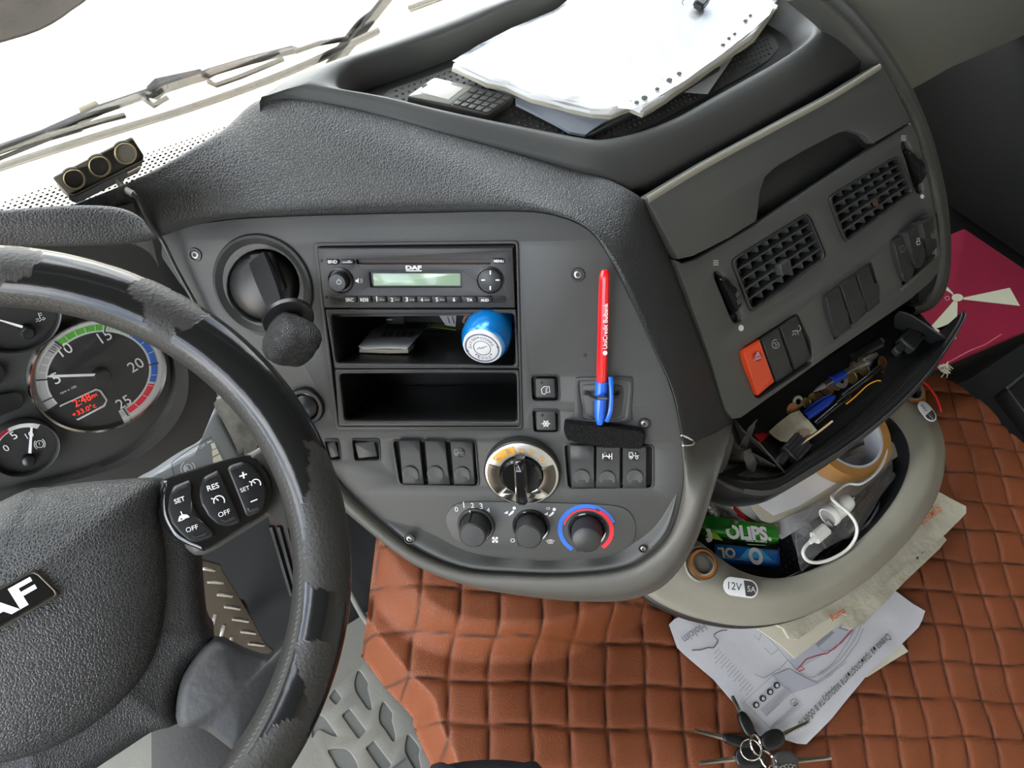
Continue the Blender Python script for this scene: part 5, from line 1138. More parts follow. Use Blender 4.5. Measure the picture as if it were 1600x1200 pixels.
for v in rim.data.vertices:
    d = v.co-WH.o; u, w_, h = d.dot(WH.u), d.dot(WH.v), d.dot(WH.n); r = math.hypot(u, w_)
    jx = .005*NZ.noise(V((u*70, w_*70, h*70))) + .0022*NZ.noise(V((u*230, w_*230, h*200))); jy = .005*NZ.noise(V((u*70, w_*70, h*70+9))) + .0022*NZ.noise(V((u*230, w_*230, h*200+5)))
    a = 0.0
    if h > -.012 or r > RM:
        for p in pp:
            if inside(p, u+jx, w_+jy): a = 1.0; break
    if r < RM-.0125 and h > -.006: a = .95                      # grained inner strip along the stitching
    if h < -.010: a = 1.0 if NZ.noise(V((u*14, w_*14, 3))) > -.1 else 0.0
    vals.append(a)
at_.data.foreach_set('value', np.array(vals, np.float32))
st_ = bmesh.new()                                                 # stitched seam along the inner side of the rim
pr = None
for i in range(300):
    t0 = 2*PI*i/300; t1 = t0+2*PI/300*.72; rr = RM-rm*.80
    b_tube(st_, [WH.pt(rr*math.cos(t0), rr*math.sin(t0), rm*.56), WH.pt((rr+.0012)*math.cos(t1), (rr+.0012)*math.sin(t1), rm*.60)], .00042, 4)
obj('stitching', st_, mat('stitch', (.10, .10, .095), .8), SW, kind='stuff')
def half(px, h):      # pixel outline of the right half mirrored about the wheel's upright
    P = [V(WH.off(h).uv(*p)) for p in px]; P = [p for p in P if p.x > .001]
    return [tuple(p) for p in P] + [(-p.x, p.y) for p in P[::-1]]
cov = half([(20, 772), (60, 765), (110, 756), (170, 750), (228, 747), (247, 752), (250, 775), (247, 800), (256, 845), (260, 890), (259, 937), (248, 1005), (229, 1050), (205, 1082), (176, 1112), (140, 1140), (112, 1156), (45, 1197), (0, 1216), (-40, 1235), (-80, 1250), (-130, 1262)], -.008)
cs_ = spl(cov, 3, True)
dome('airbag_cover', cs_, WH, [(1.0, -.050), (1.0, -.016), (.985, -.010), (.95, -.005), (.85, .003), (.65, .011), (.35, .016), (0, .018)], 'airbag_leather', SW, px=False, cen=(0, -.005))
body = half([(258, 748), (300, 800), (313, 866), (315, 900), (322, 975), (334, 1001), (300, 1036), (280, 1080), (276, 1110), (276, 1136), (240, 1147), (187, 1181), (150, 1215), (100, 1245), (0, 1290), (-60, 1315)], -.020) 
dome('hub_shell', spl(body, 3, True), WH, [(.98, -.070), (1.0, -.028), (.985, -.020), (.9, -.014), (0, -.013)], 'shell_leather', SW, px=False, cen=(0, -.01))
def both(name, px, h, prof, m):
    q = WH.off(h); R_ = [V(q.uv(*p)) for p in px]
    o = dome(name, [tuple(p) for p in R_], WH, prof, m, SW, px=False)
    dome(name, [(-p.x, p.y) for p in R_], WH, prof, m, SW, px=False); return o
both('lower_spoke', spl([(334, 1002), (380, 1020), (420, 1031), (440, 1010), (470, 1010), (450, 1085), (410, 1150), (375, 1180), (352, 1166), (316, 1141), (277, 1136), (277, 1086), (293, 1046)], 3, True), -.012, [(1, -.030), (1, -.016), (.97, -.012), (.8, -.009), (0, -.007)], 'spoke_worn')
both('upper_spoke', spl([(262, 754), (330, 730), (388, 708), (412, 694), (432, 690), (455, 712), (462, 740), (455, 800), (450, 828), (428, 806), (400, 820), (318, 868), (285, 856), (262, 830)], 3, True), -.016, [(1, -.034), (1, -.020), (.97, -.016), (.8, -.0145), (0, -.014)], mat('spoke_trim', (.10, .095, .085), .3))
pod = KB((90, 640), (300, 570), (560, 490), (720, 452), (780, 468), (840, 520), (895, 590), (925, 680), (930, 780), (900, 880), (840, 950), (660, 1060), (430, 1200), (330, 1185), (180, 1120), (110, 1040), (60, 930), (50, 800), (70, 700))
both('button_pod', spl(pod, 3, True), -.006, [(1, -.022), (1, -.0085), (.975, -.006), (.9, -.0055), (0, -.0055)], 'gloss_black')
bts = []
for q in (KB((130, 770), (165, 695), (280, 648), (303, 665), (300, 770), (312, 840), (350, 920), (400, 980), (470, 1045), (476, 1080), (430, 1105), (335, 1135), (280, 1115), (215, 1060), (150, 985), (118, 880)),
          KB((400, 622), (500, 573), (525, 590), (600, 760), (685, 960), (668, 985), (585, 1012), (500, 990), (430, 925), (380, 840), (362, 760), (370, 685)),
          KB((578, 560), (600, 535), (690, 507), (760, 530), (830, 605), (872, 700), (876, 780), (855, 870), (820, 905), (745, 938), (722, 920), (650, 740))):
    bts.append(dome('cruise_button', fil(q, 4, 2), WH, [(1, -.010), (1, -.0045), (.97, -.0030), (.85, -.0026), (0, -.0032)], 'plastic_black', SW))
HB = -.0022
def bt(s, a, b, i, **k): txt(s, WH, HB, KB(a)[0], KB(b)[0], 'white_print', bts[i], **k)
bt('SET', (168, 838), (250, 808), 0, bold=.01); bt('OFF', (258, 1062), (352, 1030), 0); bt('RES', (425, 738), (516, 708), 1, bold=.01); bt('OFF', (512, 943), (604, 908), 1); bt('SET', (684, 748), (754, 722), 2)
prints('plus_icon', [KB((668, 618), (726, 598), (730, 608), (672, 628)), KB((690, 590), (702, 586), (712, 636), (700, 640))], WH, HB, 'white_print', bts[2]); prints('minus_icon', [KB((756, 818), (810, 796), (813, 804), (759, 826))], WH, HB, 'white_print', bts[2])
def gauge_icon(cx, cy, r, i, fill=False):
    L_ = [KB(*[(cx+r*math.cos(a), cy+r*math.sin(a)) for a in [-3.6+k*.28 for k in range(15)]]), KB((cx-r*1.5, cy-r*.5), (cx-r*.8, cy-r*.35)), KB((cx-r*.1, cy-r*.1), (cx-r*.6, cy-r*.5))]
    strokes('gauge_icon', L_, WH, HB, .0010, 'white_print', bts[i])
gauge_icon(512, 815, 42, 1); gauge_icon(800, 680, 36, 2)
prints('limiter_icon', [KB((190, 975), (200, 935), (225, 918), (262, 920), (282, 940), (250, 950), (235, 960), (215, 945), (205, 970))], WH, HB, 'white_print', bts[0]); strokes('limiter_icon', [KB((212, 895), (225, 925)), KB((200, 972), (240, 955))], WH, HB, .0009, 'white_print', bts[0])
for i, L_ in ((0, ((165, 755), (185, 725), (265, 695))), (0, ((300, 1085), (335, 1100), (410, 1070))), (1, ((400, 668), (425, 640), (500, 608))), (1, ((525, 960), (560, 975), (635, 945))), (2, ((608, 575), (630, 555), (690, 535))), (2, ((740, 870), (750, 895), (820, 870)))):
    tube('button_ridge', [WH.off(-.0032).hit(*p) for p in KB(*L_)], .0011, 'plastic_dark', bts[i], seg=5)
bq = [(62, 889), (92, 927)]
a, b = WH.off(.014).uv(*bq[0]), WH.off(.014).uv(*bq[1]); hw = max(a[0], b[0]); vt, vb = a[1], b[1]
bd = plate('badge', [fil([(-hw, vb), (hw, vb), (hw-.004, vt), (-hw+.004, vt)], .003, 2)], WH, .0185, .004, 'gloss_black', SW, px=False, bev=.0008)
plate('badge_rim', [fil([(-hw-.0015, vb-.0015), (hw+.0015, vb-.0015), (hw-.0025, vt+.0015), (-hw+.0025, vt+.0015)], .003, 2), fil([(-hw, vb), (hw, vb), (hw-.004, vt), (-hw+.004, vt)], .003, 2)], WH, .0188, .004, 'steel_dark', bd, px=False, bev=.0005)
hh = vt-vb
txt('DAF', WH, .0188, (-hw*.80, vb+hh*.20), (hw*.80, vb+hh*.20), 'white_print', bd, uv=True, ys=.62, bold=.03)
# ================================================================ WIPERS OUTSIDE THE GLASS
WP = GL.off(-.02)
t = thing('windshield_wiper', 'long dusty wiper lying across the foot of the windshield', 'wiper', WP.hit(250, 160))
rb = [(-120, 306), (0, 261), (150, 213), (300, 167), (450, 112), (592, 47)]
tube('rubber_blade', [WP.hit(x, y) for x, y in spl(rb, 4)], .0042, 'wiper_rubber', t, flat=(GL.n, .8))
tube('blade_edge', [WP.off(.004).hit(x, y+6) for x, y in spl(rb, 4)], .0012, 'wiper_cream', t, flat=(GL.n, .8))
plate('bridge', [K1((200, 565), (235, 545), (420, 462), (600, 402), (640, 372), (760, 330), (850, 312), (880, 300), (1040, 252), (1225, 205), (1250, 210), (1235, 225), (1050, 270), (900, 315), (860, 338), (800, 355), (650, 405), (590, 422), (430, 478), (250, 572), (215, 580))], WP.off(-.012), 0, .006, 'wiper_black', t, bev=.001)
plate('bridge_clip', [K1((625, 385), (660, 350), (850, 308), (855, 332), (800, 352), (690, 392), (660, 420), (630, 412))], WP.off(-.018), 0, .008, 'wiper_black', t, bev=.001)
for a in (((215, 570), (290, 545), (420, 505), (520, 480)), ((870, 340), (900, 355), (1000, 320), (1180, 245)), ((600, 410), (640, 440), (700, 405))):
    tube('claw', [WP.off(-.006).hit(*p) for p in K1(*a)], .0030, 'wiper_black', t, seg=6)
tube('wiper_arm', [WP.off(-.026).hit(*p) for p in K1((-300, 740), (0, 622), (180, 560), (400, 462), (640, 380))], .0050, 'wiper_black', t)
tube('wiper_arm', [WP.off(-.022).hit(*p) for p in K1((-300, 780), (0, 660), (200, 580), (340, 540))], .0022, 'wiper_cream', t)
plate('hose_clip', [K1((335, 468), (410, 435), (428, 455), (350, 488))], WP.off(-.03), 0, .006, 'wiper_cream', t)
tube('tip_arm', [WP.off(-.008).hit(*p) for p in K1((1230, 215), (1330, 180), (1450, 160))], .003, 'wiper_black', t)
t = thing('windshield_wiper', 'dark wiper arm with its blade end at the top of the windshield', 'wiper', WP.hit(560, 50))
tube('wiper_arm', [WP.off(-.03).hit(*p) for p in K1((1310, 400), (1400, 260), (1480, 160), (1560, 60), (1640, -40), (1800, -160))], .0085, 'wiper_black', t, flat=(GL.n, .6))
tube('washer_hose', [WP.off(-.034).hit(*p) for p in spl(K1((1350, 290), (1400, 215), (1450, 150), (1500, 90), (1560, 45), (1620, 5)), 4)], .0028, 'wiper_rubber', t)
tube('rubber_blade', [WP.hit(*p) for p in ((640, 14), (700, -8), (860, -70))], .0042, 'wiper_rubber', t)
tube('blade_edge', [WP.off(.004).hit(*p) for p in ((640, 17), (700, -5), (860, -67))], .0012, 'wiper_cream', t)
# ================================================================ THREE SOCKET ADAPTER
AP = Pl(HZ(.722).hit(156, 262), (-.02, -.80, .60), (1, 0, 0))
t = thing('socket_adapter', 'black adapter with three power sockets standing on the dash by the windshield', 'adapter', AP.o)
ao = fil(KA((113, 466), (780, 122), (885, 285), (875, 330), (300, 622), (245, 608)), 5, 3)
P_ = AP.off(.0)
cs_ = [((298, 480), 90), ((510, 372), 90), ((725, 264), 90)]
hl = [ell(*KA(c)[0], r/5.333*.96, r/5.333*.90, 28) for c, r in cs_]
plate('adapter_face', [ao]+hl, AP, 0, .006, 'socket_grey', t, bev=.0012, seg=2)
U = [V(AP.uv(*p)) for p in ao]; cc = sum(U, V((0, 0)))/len(U)
loft('adapter_body', [[AP.pt(*(cc+(u-cc)*k-V((0, dy))), h) for u in U] for k, h, dy in ((.985, -.003, .0015), (.93, -.026, .012))], 'plastic_black', t, cu=True, caps=True)
for c, r in cs_:
    px = KA(c)[0]; k = AP.sc(*px); fr = AP.at(*px); R_ = r/5.333*k
    s = lathe('power_socket', fr, [(R_*1.04, -.001), (R_*1.03, .0016), (R_*.97, .002), (R_*.92, .001), (R_*.90, -.020), (0, -.020)], 'socket_brass', t, 32)
    lathe('contact', fr, [(R_*.16, -.02), (R_*.16, -.014), (R_*.10, -.0125), (0, -.0125)], 'steel', s, 12)
    box('contact_spring', fr @ T(-R_*.1, R_*.35, -.013), R_*.30, R_*.25, .010, 'brown', s, bev=.0006)
    tube('socket_gap', [fr @ V((R_*1.12*math.cos(a), R_*1.12*math.sin(a), .0005)) for a in [.9+i*.13 for i in range(11)]], .0011, 'plastic_pit', s, seg=4)
plate('rating_sticker', [KA((745, 430), (850, 375), (860, 392), (752, 450))], Pl(AP.pt(*AP.uv(205, 268), -.008), (.1, -.5, -.3), (1, 0, .2)), .004, .0006, 'paper_warm', t)
cbp = [HZ(.705).hit(*p) for p in KA((665, 490), (690, 530), (725, 565), (790, 605))] + [on(PAD, *p, .005) or on(HOOD, *p, .005) or PN.off(.03).hit(*p) for p in ((216, 313), (226, 333), (238, 355), (248, 368))] + [PN.off(h).hit(*p) for h, p in ((.014, (258, 385)), (.010, (275, 420)), (.008, (300, 465)), (.006, (330, 520)), (.004, (360, 580)))]
tube('cable', splv(cbp, 4), .0021, mat('cable', (.05, .05, .048), .35), t, seg=10)
tube('cable_boot', splv(cbp[:4], 4), .0029, mat('cable_tip', (.25, .24, .20), .5), t, seg=10)
# ================================================================ THINGS IN THE STORAGE RECESS
zt = ZLINER+.004
def sheetz(name, label, cat, px, z, m, amp=.0012, t=.0008, seed=0, group=None, fr=30, n=26):
    o = sheet(name, px, HZ(z), 0, m, None, amp, t, fr, seed, n); return tag(o, label, cat, group)
stack = [(706, 97), (720, 88), (760, 67), (800, 45), (845, 27), (868, 18), (880, 8), (900, -10), (1020, -60), (1190, -12), (1214, 2), (1180, 52), (1102, 105), (1040, 150), (1004, 170), (985, 160), (955, 172), (925, 170), (880, 158), (830, 147), (790, 128), (760, 122)]
sheetz('leaflet', 'folded printed leaflet under the right side of the paper stack', 'leaflet', KP((1085, 408), (1190, 330), (1275, 275), (1370, 175), (1340, 240), (1217, 418)), zt+.004, 'paper_grey', .0006, .0008, 3)
lf = bpy.data.objects['leaflet']
strokes('print', [KP((1165, 395), (1215, 360)), KP((1180, 400), (1235, 362)), KP((1200, 368), (1235, 352))], HZ(zt+.0062), 0, .0010, 'print_grey', lf); prints('logo', [KP((1130, 378), (1160, 378), (1150, 393), (1120, 392))], HZ(zt+.0062), 0, 'amber', lf)
sheetz('booklet', 'worn pale blue booklet sticking out under the paper stack at the front', 'booklet', KP((228, 375), (360, 432), (362, 465), (480, 520), (600, 590), (670, 604), (745, 550), (900, 470), (760, 380), (500, 300), (300, 330)), zt+.006, mat('paper_blue', (.55, .60, .70), .65, bump=('noise', 40, .3, .002)), .0010, .003, 5)
bk = bpy.data.objects['booklet']; strokes('print', [KP((400, 440), (700, 553)), KP((560, 522), (600, 545)), KP((385, 428), (415, 450))], HZ(zt+.0085), 0, .0008, 'print_grey', bk)
tag(plate('folder', [KP((672, 606), (890, 478), (1260, 290), (1275, 300), (1100, 405), (900, 500), (700, 600))], HZ(zt+.012), 0, .006, 'key_grey'), 'dark grey folder edge below the paper stack on the right', 'folder')
for i in range(6):
    f = 1-.006*i; q = [(950+(x-950)*f+(2.5*math.sin(i*1.7)), 80+(y-80)*f + 2.0*(5-i)+1.5*math.cos(i*2.3)) for x, y in stack]
    sheetz('paper_sheet', ['lowest worn sheet of the paper stack, browned at the edge', 'second lowest sheet of the paper stack on the dash', 'third sheet from the bottom of the paper stack', 'fourth sheet from the bottom of the paper stack', 'sheet just under the top pocket of the paper stack', 'blank white sheet on top of the paper stack on the dash'][i], 'paper', q, zt+.016+.0042*i, 'paper_warm' if i < 2 else 'paper', .0022, .0036, i, 'paper stack on the dash')
tp = HZ(zt+.0415)
ps = tag(put(bpy.data.objects.new('punched_pocket', None), MX.Translation(tp.hit(1100, 100))), 'clear punched pocket with a perforated strip on the right edge of the paper stack', 'plastic pocket')
sheet('pocket_strip', KP((800, 452), (900, 458), (1010, 385), (1130, 310), (1290, 200), (1400, 80), (1440, 20), (1510, 30), (1490, 70), (1400, 150), (1250, 265), (1100, 370), (940, 462), (880, 490), (820, 485)), tp, 0, 'paper', ps, .0016, .0006, 50, 2)
for x, y, r in ((900, 456, 11), (935, 435, 14), (992, 396, 10), (1046, 356, 13), (1090, 327, 11), (1286, 200, 10), (1312, 170, 8), (1338, 150, 8), (1386, 92, 10), (1408, 68, 8)):
    c = KP((x, y))[0]; plate('punched_hole', [ell(c[0], c[1], r/2.857, r/2.857*.62, 12)], tp, .0024, .0006, 'ink', ps, bev=0)
sheet('pocket_film', [(x*.999+1, y-1) for x, y in stack], tp, -.002, 'clear_plastic', ps, .0020, 0, 40, 9)
tag(box('black_clip', HZ(zt+.046).at(1096, 4, 0, .35), .020, .012, .009, 'plastic_black', None, bev=.002), 'small black plastic clip on top of the white paper stack', 'clip')
strokes('ring', [ell(1080, 4, 14, 7, 16, 2.5, 5.2)], HZ(zt+.044), 0, .0012, 'steel_dark', bpy.data.objects['black_clip'])
# mobile phone
PH = Pl(HZ(zt+.016).hit(720, 150), (-.06, -.10, .99), (1, 0, 0))
t = thing('mobile_phone', 'grey button phone with a pale screen lying in the dash recess', 'phone', PH.o)
pq = fil(K2((475, 320), (815, 398), (700, 478), (362, 402)), 4, 3)
plate('phone_body', [pq], PH, 0, .013, 'phone_body', t, bev=.002, seg=2)
plate('phone_bezel', [fil(K2((475, 322), (640, 360), (545, 435), (365, 400)), 4, 3)], PH, .0006, .002, mat('phone_face', (.24, .24, .21), .3, coat=.3), t, bev=.0006)
plate('screen', [K2((480, 336), (598, 366), (535, 415), (420, 384))], PH, .0010, .0008, 'phone_screen', t, bev=.0002, label='pale phone screen')
strokes('earpiece', [K2((425, 362), (445, 350))], PH, .0010, .0016, 'ink', t)
K0 = K2((632, 362), (812, 400), (700, 472), (548, 432))
def kq(u0, u1, v0, v1):
    f = lambda u, v: tuple(V(K0[0]).lerp(V(K0[1]), u).lerp(V(K0[3]).lerp(V(K0[2]), u), v)); return [f(u0, v0), f(u1, v0), f(u1, v1), f(u0, v1)]
for i in range(5):
    for j in range(4):
        if i == 0 and j in (1, 2): continue
        plate('phone_key', [fil(kq(.02+i*.196, .18+i*.196, .03+j*.245, .23+j*.245), 1.2, 2)], PH, .0014, .0018, 'phone_body', t, bev=.0005)
plate('phone_key', [fil(kq(.02, .20, .30, .74), 2, 2)], PH, .0016, .002, 'phone_body', t, bev=.0005)
# ================================================================ PEN, CABLE TIE, FOAM STRIP
t = thing('ballpoint_pen', 'red pen with a blue cap held upright by a cable tie right of the radio', 'pen', PN.off(.012).hit(942, 560))
a, b, c = PN.off(.016).hit(945, 425), PN.off(.010).hit(940, 600), PN.off(.009).hit(937, 664)
def pen_lathe(name, p, q, prof, m, par, n=6, **k):
    ax_ = (q-p).normalized(); P_ = Pl(p, ax_, ax_.orthogonal()); return lathe(name, P_.M(), prof, m, par, n, **k)
L1 = (b-a).length
k = PN.off(.012).sc(942, 500); r = 8.6*k
bl = pen_lathe('barrel', a, b, [(0, -.0022), (r*.55, -.0016), (r*.86, .001), (r, .006), (r, L1)], 'red_plastic', t, 12, sharp=25)
L2 = (c-b).length
cp = pen_lathe('cap', b-(c-b).normalized()*.003, c, [(r*1.02, 0), (r*1.22, .0), (r*1.20, L2*.5), (r*1.08, L2*.85), (r*.6, L2*1.05), (0, L2*1.06)], 'blue_plastic', t, 20)
cl = [PN.off(h).hit(*p) for h, p in ((.012, (954, 589)), (.016, (955, 610)), (.018, (954, 640)), (.014, (948, 658)))]
tube('clip', splv(cl, 4), .0021, 'blue_plastic', cp, flat=(PN.n, .7))
av = (a-b).normalized(); mm = (a+b)/2; nv_ = (CAM-mm); nv_ = (nv_-av*nv_.dot(av)).normalized(); tx = Pl(mm+nv_*r*.97, nv_, av)
txt('UniCredit Bulbank', tx, .0002, (948.6, 545), (949.8, 474), 'white_print', bl, ys=1.0)
prints('logo', [ell(945.5, 551.5, 3.4, 3.6, 12)], tx, .0002, 'white_print', bl)
strokes('print', [[(939.5, 600), (941, 575)]], tx, .0002, .0010, 'orange_switch', bl)
ct = thing('cable_tie', 'black cable tie holding the pen cap to the mounting plate', 'cable tie', PN.off(.006).hit(942, 622))
tube('tie_strap', [PN.off(h).hit(*p) for h, p in ((.0005, (915, 613)), (.008, (927, 620)), (.0200, (935, 622.5)), (.0205, (948, 623)), (.009, (958, 620)), (.0005, (967, 615)))], .0017, 'plastic_black', ct, flat=(PN.n, .5))
box('tie_head', PN.at(961, 619, .006), .0042, .0042, .004, 'plastic_black', ct, bev=.0006)
fs_ = spl([(882, 658), (890, 655), (920, 658), (960, 661), (1000, 668), (1008, 676), (1004, 690), (996, 695), (950, 691), (900, 684), (886, 678)], 3, True)
fo = dome('foam_strip', fs_, PN, [(1, -.0005), (1.0, .008), (.97, .0105), (.7, .011), (0, .0115)], 'foam', None)
for v in fo.data.vertices: v.co += V((NZ.noise(v.co*600), NZ.noise(v.co*600+V((7, 0, 0))), NZ.noise(v.co*600+V((0, 9, 0)))))*.0009
tag(fo, 'rough black foam strip stuck under the pen tip on the console', 'foam strip')
# ================================================================ DRAWER CONTENTS
def dh(x, y, h=0): return H4.off(h).hit(x, y)
def washer(px, r, name, label, cat, m, hole, tilt=(0, 0), h=.002, grp=None):
    k = H4.sc(*px); nn = V((tilt[0], tilt[1], 1)).normalized(); P_ = Pl(dh(*px, h), nn, (1, 0, 0)); R_ = r*k
    pr = [(R_*hole, 0), (R_*hole, .0012), (R_*.95, .0012), (R_, .0008), (R_, 0), (R_*hole, 0)] if hole else [(0, 0), (R_, 0), (R_, .0012), (R_*.93, .0015), (R_*.9, .0011), (0, .0011)]
    return tag(lathe(name, P_.M(), pr, m, None, 24), label, cat, grp)
washer(KW((467, 590))[0], 8.5, 'washer', 'steel washer near the folded banknote in the open drawer', 'washer', 'washer', .5, (-.3, -.5), .006, 'washers in the drawer')
washer(KW((738, 460))[0], 10.5, 'washer', 'steel washer lying beside the clear pen in the open drawer', 'washer', 'washer', .38, (-.1, -.3), .007, 'washers in the drawer')
for i, (x, y, r, m, tl, lb) in enumerate(((435, 640, 10, 'coin_copper', (-.3, -.5), 'copper coin behind the folded banknote'), (995, 360, 12, 'coin_copper', (.25, -.55), 'large copper coin standing at the far end of the drawer coins'), (800, 440, 9.5, 'coin_brass', (0, -.2), 'brass coin right of the washer by the clear pen'), (862, 352, 9.5, 'coin_brass', (0, -.1), 'brass coin seen under the clear bulb of the pen'), (820, 375, 9, 'coin_brass', (.1, -.2), 'dull brass coin left of the clear bulb'), (880, 395, 8.5, 'coin_brass', (-.1, -.2), 'small brass coin below the clear bulb'), (655, 505, 10, 'coin_copper', (-.2, -.3), 'copper coin under the tip of the clear pen'), (700, 490, 8, 'coin_brass', (.2, 0), 'dark brass coin beside the pen tip'), (560, 575, 9, 'coin_brass', (-.1, -.4), 'brass coin left of the blue pen cap'), (600, 565, 8, 'coin_copper', (0, -.3), 'copper coin above the blue pen cap'), (640, 525, 7.5, 'coin_copper', (.2, .1), 'small copper coin in the middle of the drawer'), (520, 600, 8, 'coin_brass', (.1, -.4), 'brass coin between the washer and the blue cap'))):
    washer(KW((x, y))[0], r, 'coin', lb, 'coin', m, 0, tl, .0015+.0012*(i % 4), 'coins in the drawer')
# blue cap
a, b = dh(*KW((512, 690))[0], .009), dh(*KW((690, 560))[0], .010); L_ = (b-a).length; d_ = (b-a).normalized()
t = thing('pen_cap', 'dark blue pen cap lying in the open drawer', 'pen cap', a)
P_ = Pl(a, d_, V((0, 0, 1)).cross(d_))
rows = []
for f, wx, wy, dy in ((0, .0056, .0056, 0), (.25, .0060, .0060, 0), (.5, .0062, .0060, 0), (.75, .0056, .0048, .0008), (.95, .0030, .0026, .002), (1.0, .0012, .0012, .0025)):
    rows.append([P_.pt(wx*math.cos(i*PI/8), wy*math.sin(i*PI/8)+dy, L_*f) for i in range(16)])
loft('cap_shell', rows, 'blue_dark', t, 0, 3, cu=True, sharp=70)
lathe('cap_bore', P_.M(), [(.0050, -.0002), (.0047, .002), (0, .002)], mat('blue_deep', (.003, .012, .10), .4), t, 16)
tube('cap_clip', [P_.pt(.0062, .0, L_*.1), P_.pt(.0080, .002, L_*.5), P_.pt(.0050, .002, L_*.95)], .0016, 'blue_dark', t, seg=6)
# clear pen with blue grip
a, b = dh(*KW((560, 530))[0], .010), dh(*KW((950, 300))[0], .014); d_ = (b-a).normalized(); L_ = (b-a).length
t = thing('clear_pen', 'clear plastic pen with a blue ring and round bulb among the coins in the drawer', 'pen', a); P_ = Pl(a, d_, d_.orthogonal())
lathe('pen_tip', P_.M(), [(.0004, 0), (.0022, .006), (.0042, .020)], 'clear_grey' if 'clear_grey' in MATS else mat('clear_grey', (.16, .16, .16), .15, coat=.5), t, 18)
lathe('clear_barrel', P_.M(), [(.0042, .020), (.0048, L_*.30), (.0048, L_*.62), (.0066, L_*.70), (.0096, L_*.78), (.0090, L_*.86), (.0050, L_*.91), (.0032, L_*1.02), (0, L_*1.03)], 'clear_plastic', t, 24)
lathe('blue_ring', P_.M(), [(.0046, L_*.28), (.0062, L_*.285), (.0062, L_*.47), (.0046, L_*.475)], 'blue_dark', t, 20)
lathe('ink_tube', P_.M(), [(.0012, .01), (.0012, L_*.66), (0, L_*.66)], 'brown', t, 8)
for i, (p, q, rr, lb) in enumerate((((570, 730), (790, 545), .0042, 'black pen lying beside the blue cap in the drawer'), ((740, 560), (985, 375), .0045, 'black pen reaching toward the large copper coin'))):
    a, b = dh(*KW(p)[0], .006), dh(*KW(q)[0], .007); t = thing('black_pen', lb, 'pen', a, None); L_ = (b-a).length; P_ = Pl(a, (b-a), V((0, 0, 1)).cross(b-a))
    lathe('barrel', P_.M(), [(0, 0), (rr*.7, 0), (rr, .004), (rr, L_*.6), (rr*1.08, L_*.61), (rr*1.08, L_*.95), (rr*.6, L_), (0, L_)], 'gloss_black', t, 16)
    tube('pocket_clip', [P_.pt(rr*.6, rr*1.2, L_*.95), P_.pt(rr*.6, rr*1.5, L_*.7), P_.pt(rr*.5, rr*1.1, L_*.62)], .0012, 'plastic_black', t, seg=5)
a, b = dh(*KW((910, 260))[0], .012), dh(*KW((985, 215))[0], .014)
t = thing('lighter', 'dark lighter at the far end of the open drawer', 'lighter', a); P_ = Pl(a, b-a, V((0, 0, 1)).cross(b-a)); L_ = (b-a).length
loft('lighter_body', [[P_.pt(.008*math.cos(i*PI/6), .005*math.sin(i*PI/6), z) for i in range(12)] for z in (-.03, L_*.9)], 'plastic_black', t, cu=True, caps=True)
lathe('spark_wheel', P_.M(0, 0, L_) @ MX.Rotation(PI/2, 4, 'X'), [(0, -.003), (.004, -.003), (.004, .003), (0, .003)], 'steel', t, 14)
bn = sheet('banknote', KW((283, 780), (330, 735), (420, 665), (470, 648), (510, 690), (585, 772), (520, 820), (470, 850), (360, 840), (300, 800)), H4, .010, 'banknote', None, .0022, .0008, 60, 2, 16)
tag(bn, 'worn folded banknote in the near end of the open drawer', 'banknote')
strokes('print', [KW((400, 790), (430, 735), (500, 715), (505, 725)), KW((370, 795), (505, 700)), KW((395, 800), (520, 720))], H4.off(.0135), 0, .0006, 'ink_grey', bn)
prints('portrait', [KW((450, 790), (470, 768), (520, 762), (555, 775), (520, 800), (490, 830), (462, 825))], H4.off(.0140), 0, mat('bistre', (.22, .15, .11), .7), bn)
tag(tube('wooden_stick', [dh(*p, .016) for p in KW((480, 860), (590, 785), (683, 712))], .0013, 'wood', None, flat=(V((0, 0, 1)), .5)), 'thin wooden stick lying against the front wall of the drawer', 'stick')
tag(sheet('red_scrap', KW((190, 795), (260, 785), (300, 790), (230, 850), (215, 830)), H4, .004, 'red_card', None, .001, .0006, 60, 4, 8), 'dark red scrap in the near corner of the drawer', 'scrap')
tag(tube('yellow_wire', [dh(*p, .008) for p in spl(KW((770, 605), (830, 555), (900, 490), (960, 460), (985, 462)), 4)], .0009, 'amber', None, seg=6), 'thin yellow wire along the front of the drawer', 'wire')
# ================================================================ SIDE TRAY CONTENTS
BZ = HZ(ZBASIN)
def candy(px0, px1, z, rad, m, m2, label, words, sub=None):
    a = HZ(z).hit(*px0); b = HZ(z).hit(*px1); d_ = (b-a).normalized(); L_ = (b-a).length; sdv = V((0, 0, 1)).cross(d_)
    t = thing('sweets_pack', label, 'sweets', a); P_ = Pl(a, d_, d_.cross(V((0, 0, 1))))       # u = to the viewer's right... v = up
    rows = []
    for f, k in ((0, .55), (0, .92), (.03, 1), (.97, 1), (1, .92), (1, .55)):
        rows.append([P_.pt(rad*k*math.copysign(abs(math.cos(th))**.45, math.cos(th)), rad*k*math.copysign(abs(math.sin(th))**.45, math.sin(th)), L_*f) for th in [i*PI/10 for i in range(20)]])
    loft('wrapper', rows, m, t, cu=True, caps=True, sharp=60)
    return t, a, b, d_, L_
ga, gb = (1095, 822), (1210, 836)
t, a, b, d_, L_ = candy(ga, gb, ZBASIN+.022, .0112, 'green_pack', 'lime', 'green roll of sweets reading OLiPS in the side tray', 'OLiPS')
GP = Pl(HZ(ZBASIN+.036).hit(1160, 832), V((-.1, -.45, .89)), d_)
GP = Pl(a + (b-a)*.5 + V((0, 0, .0116)), (V((0, 0, 1))-d_*d_.z), d_)
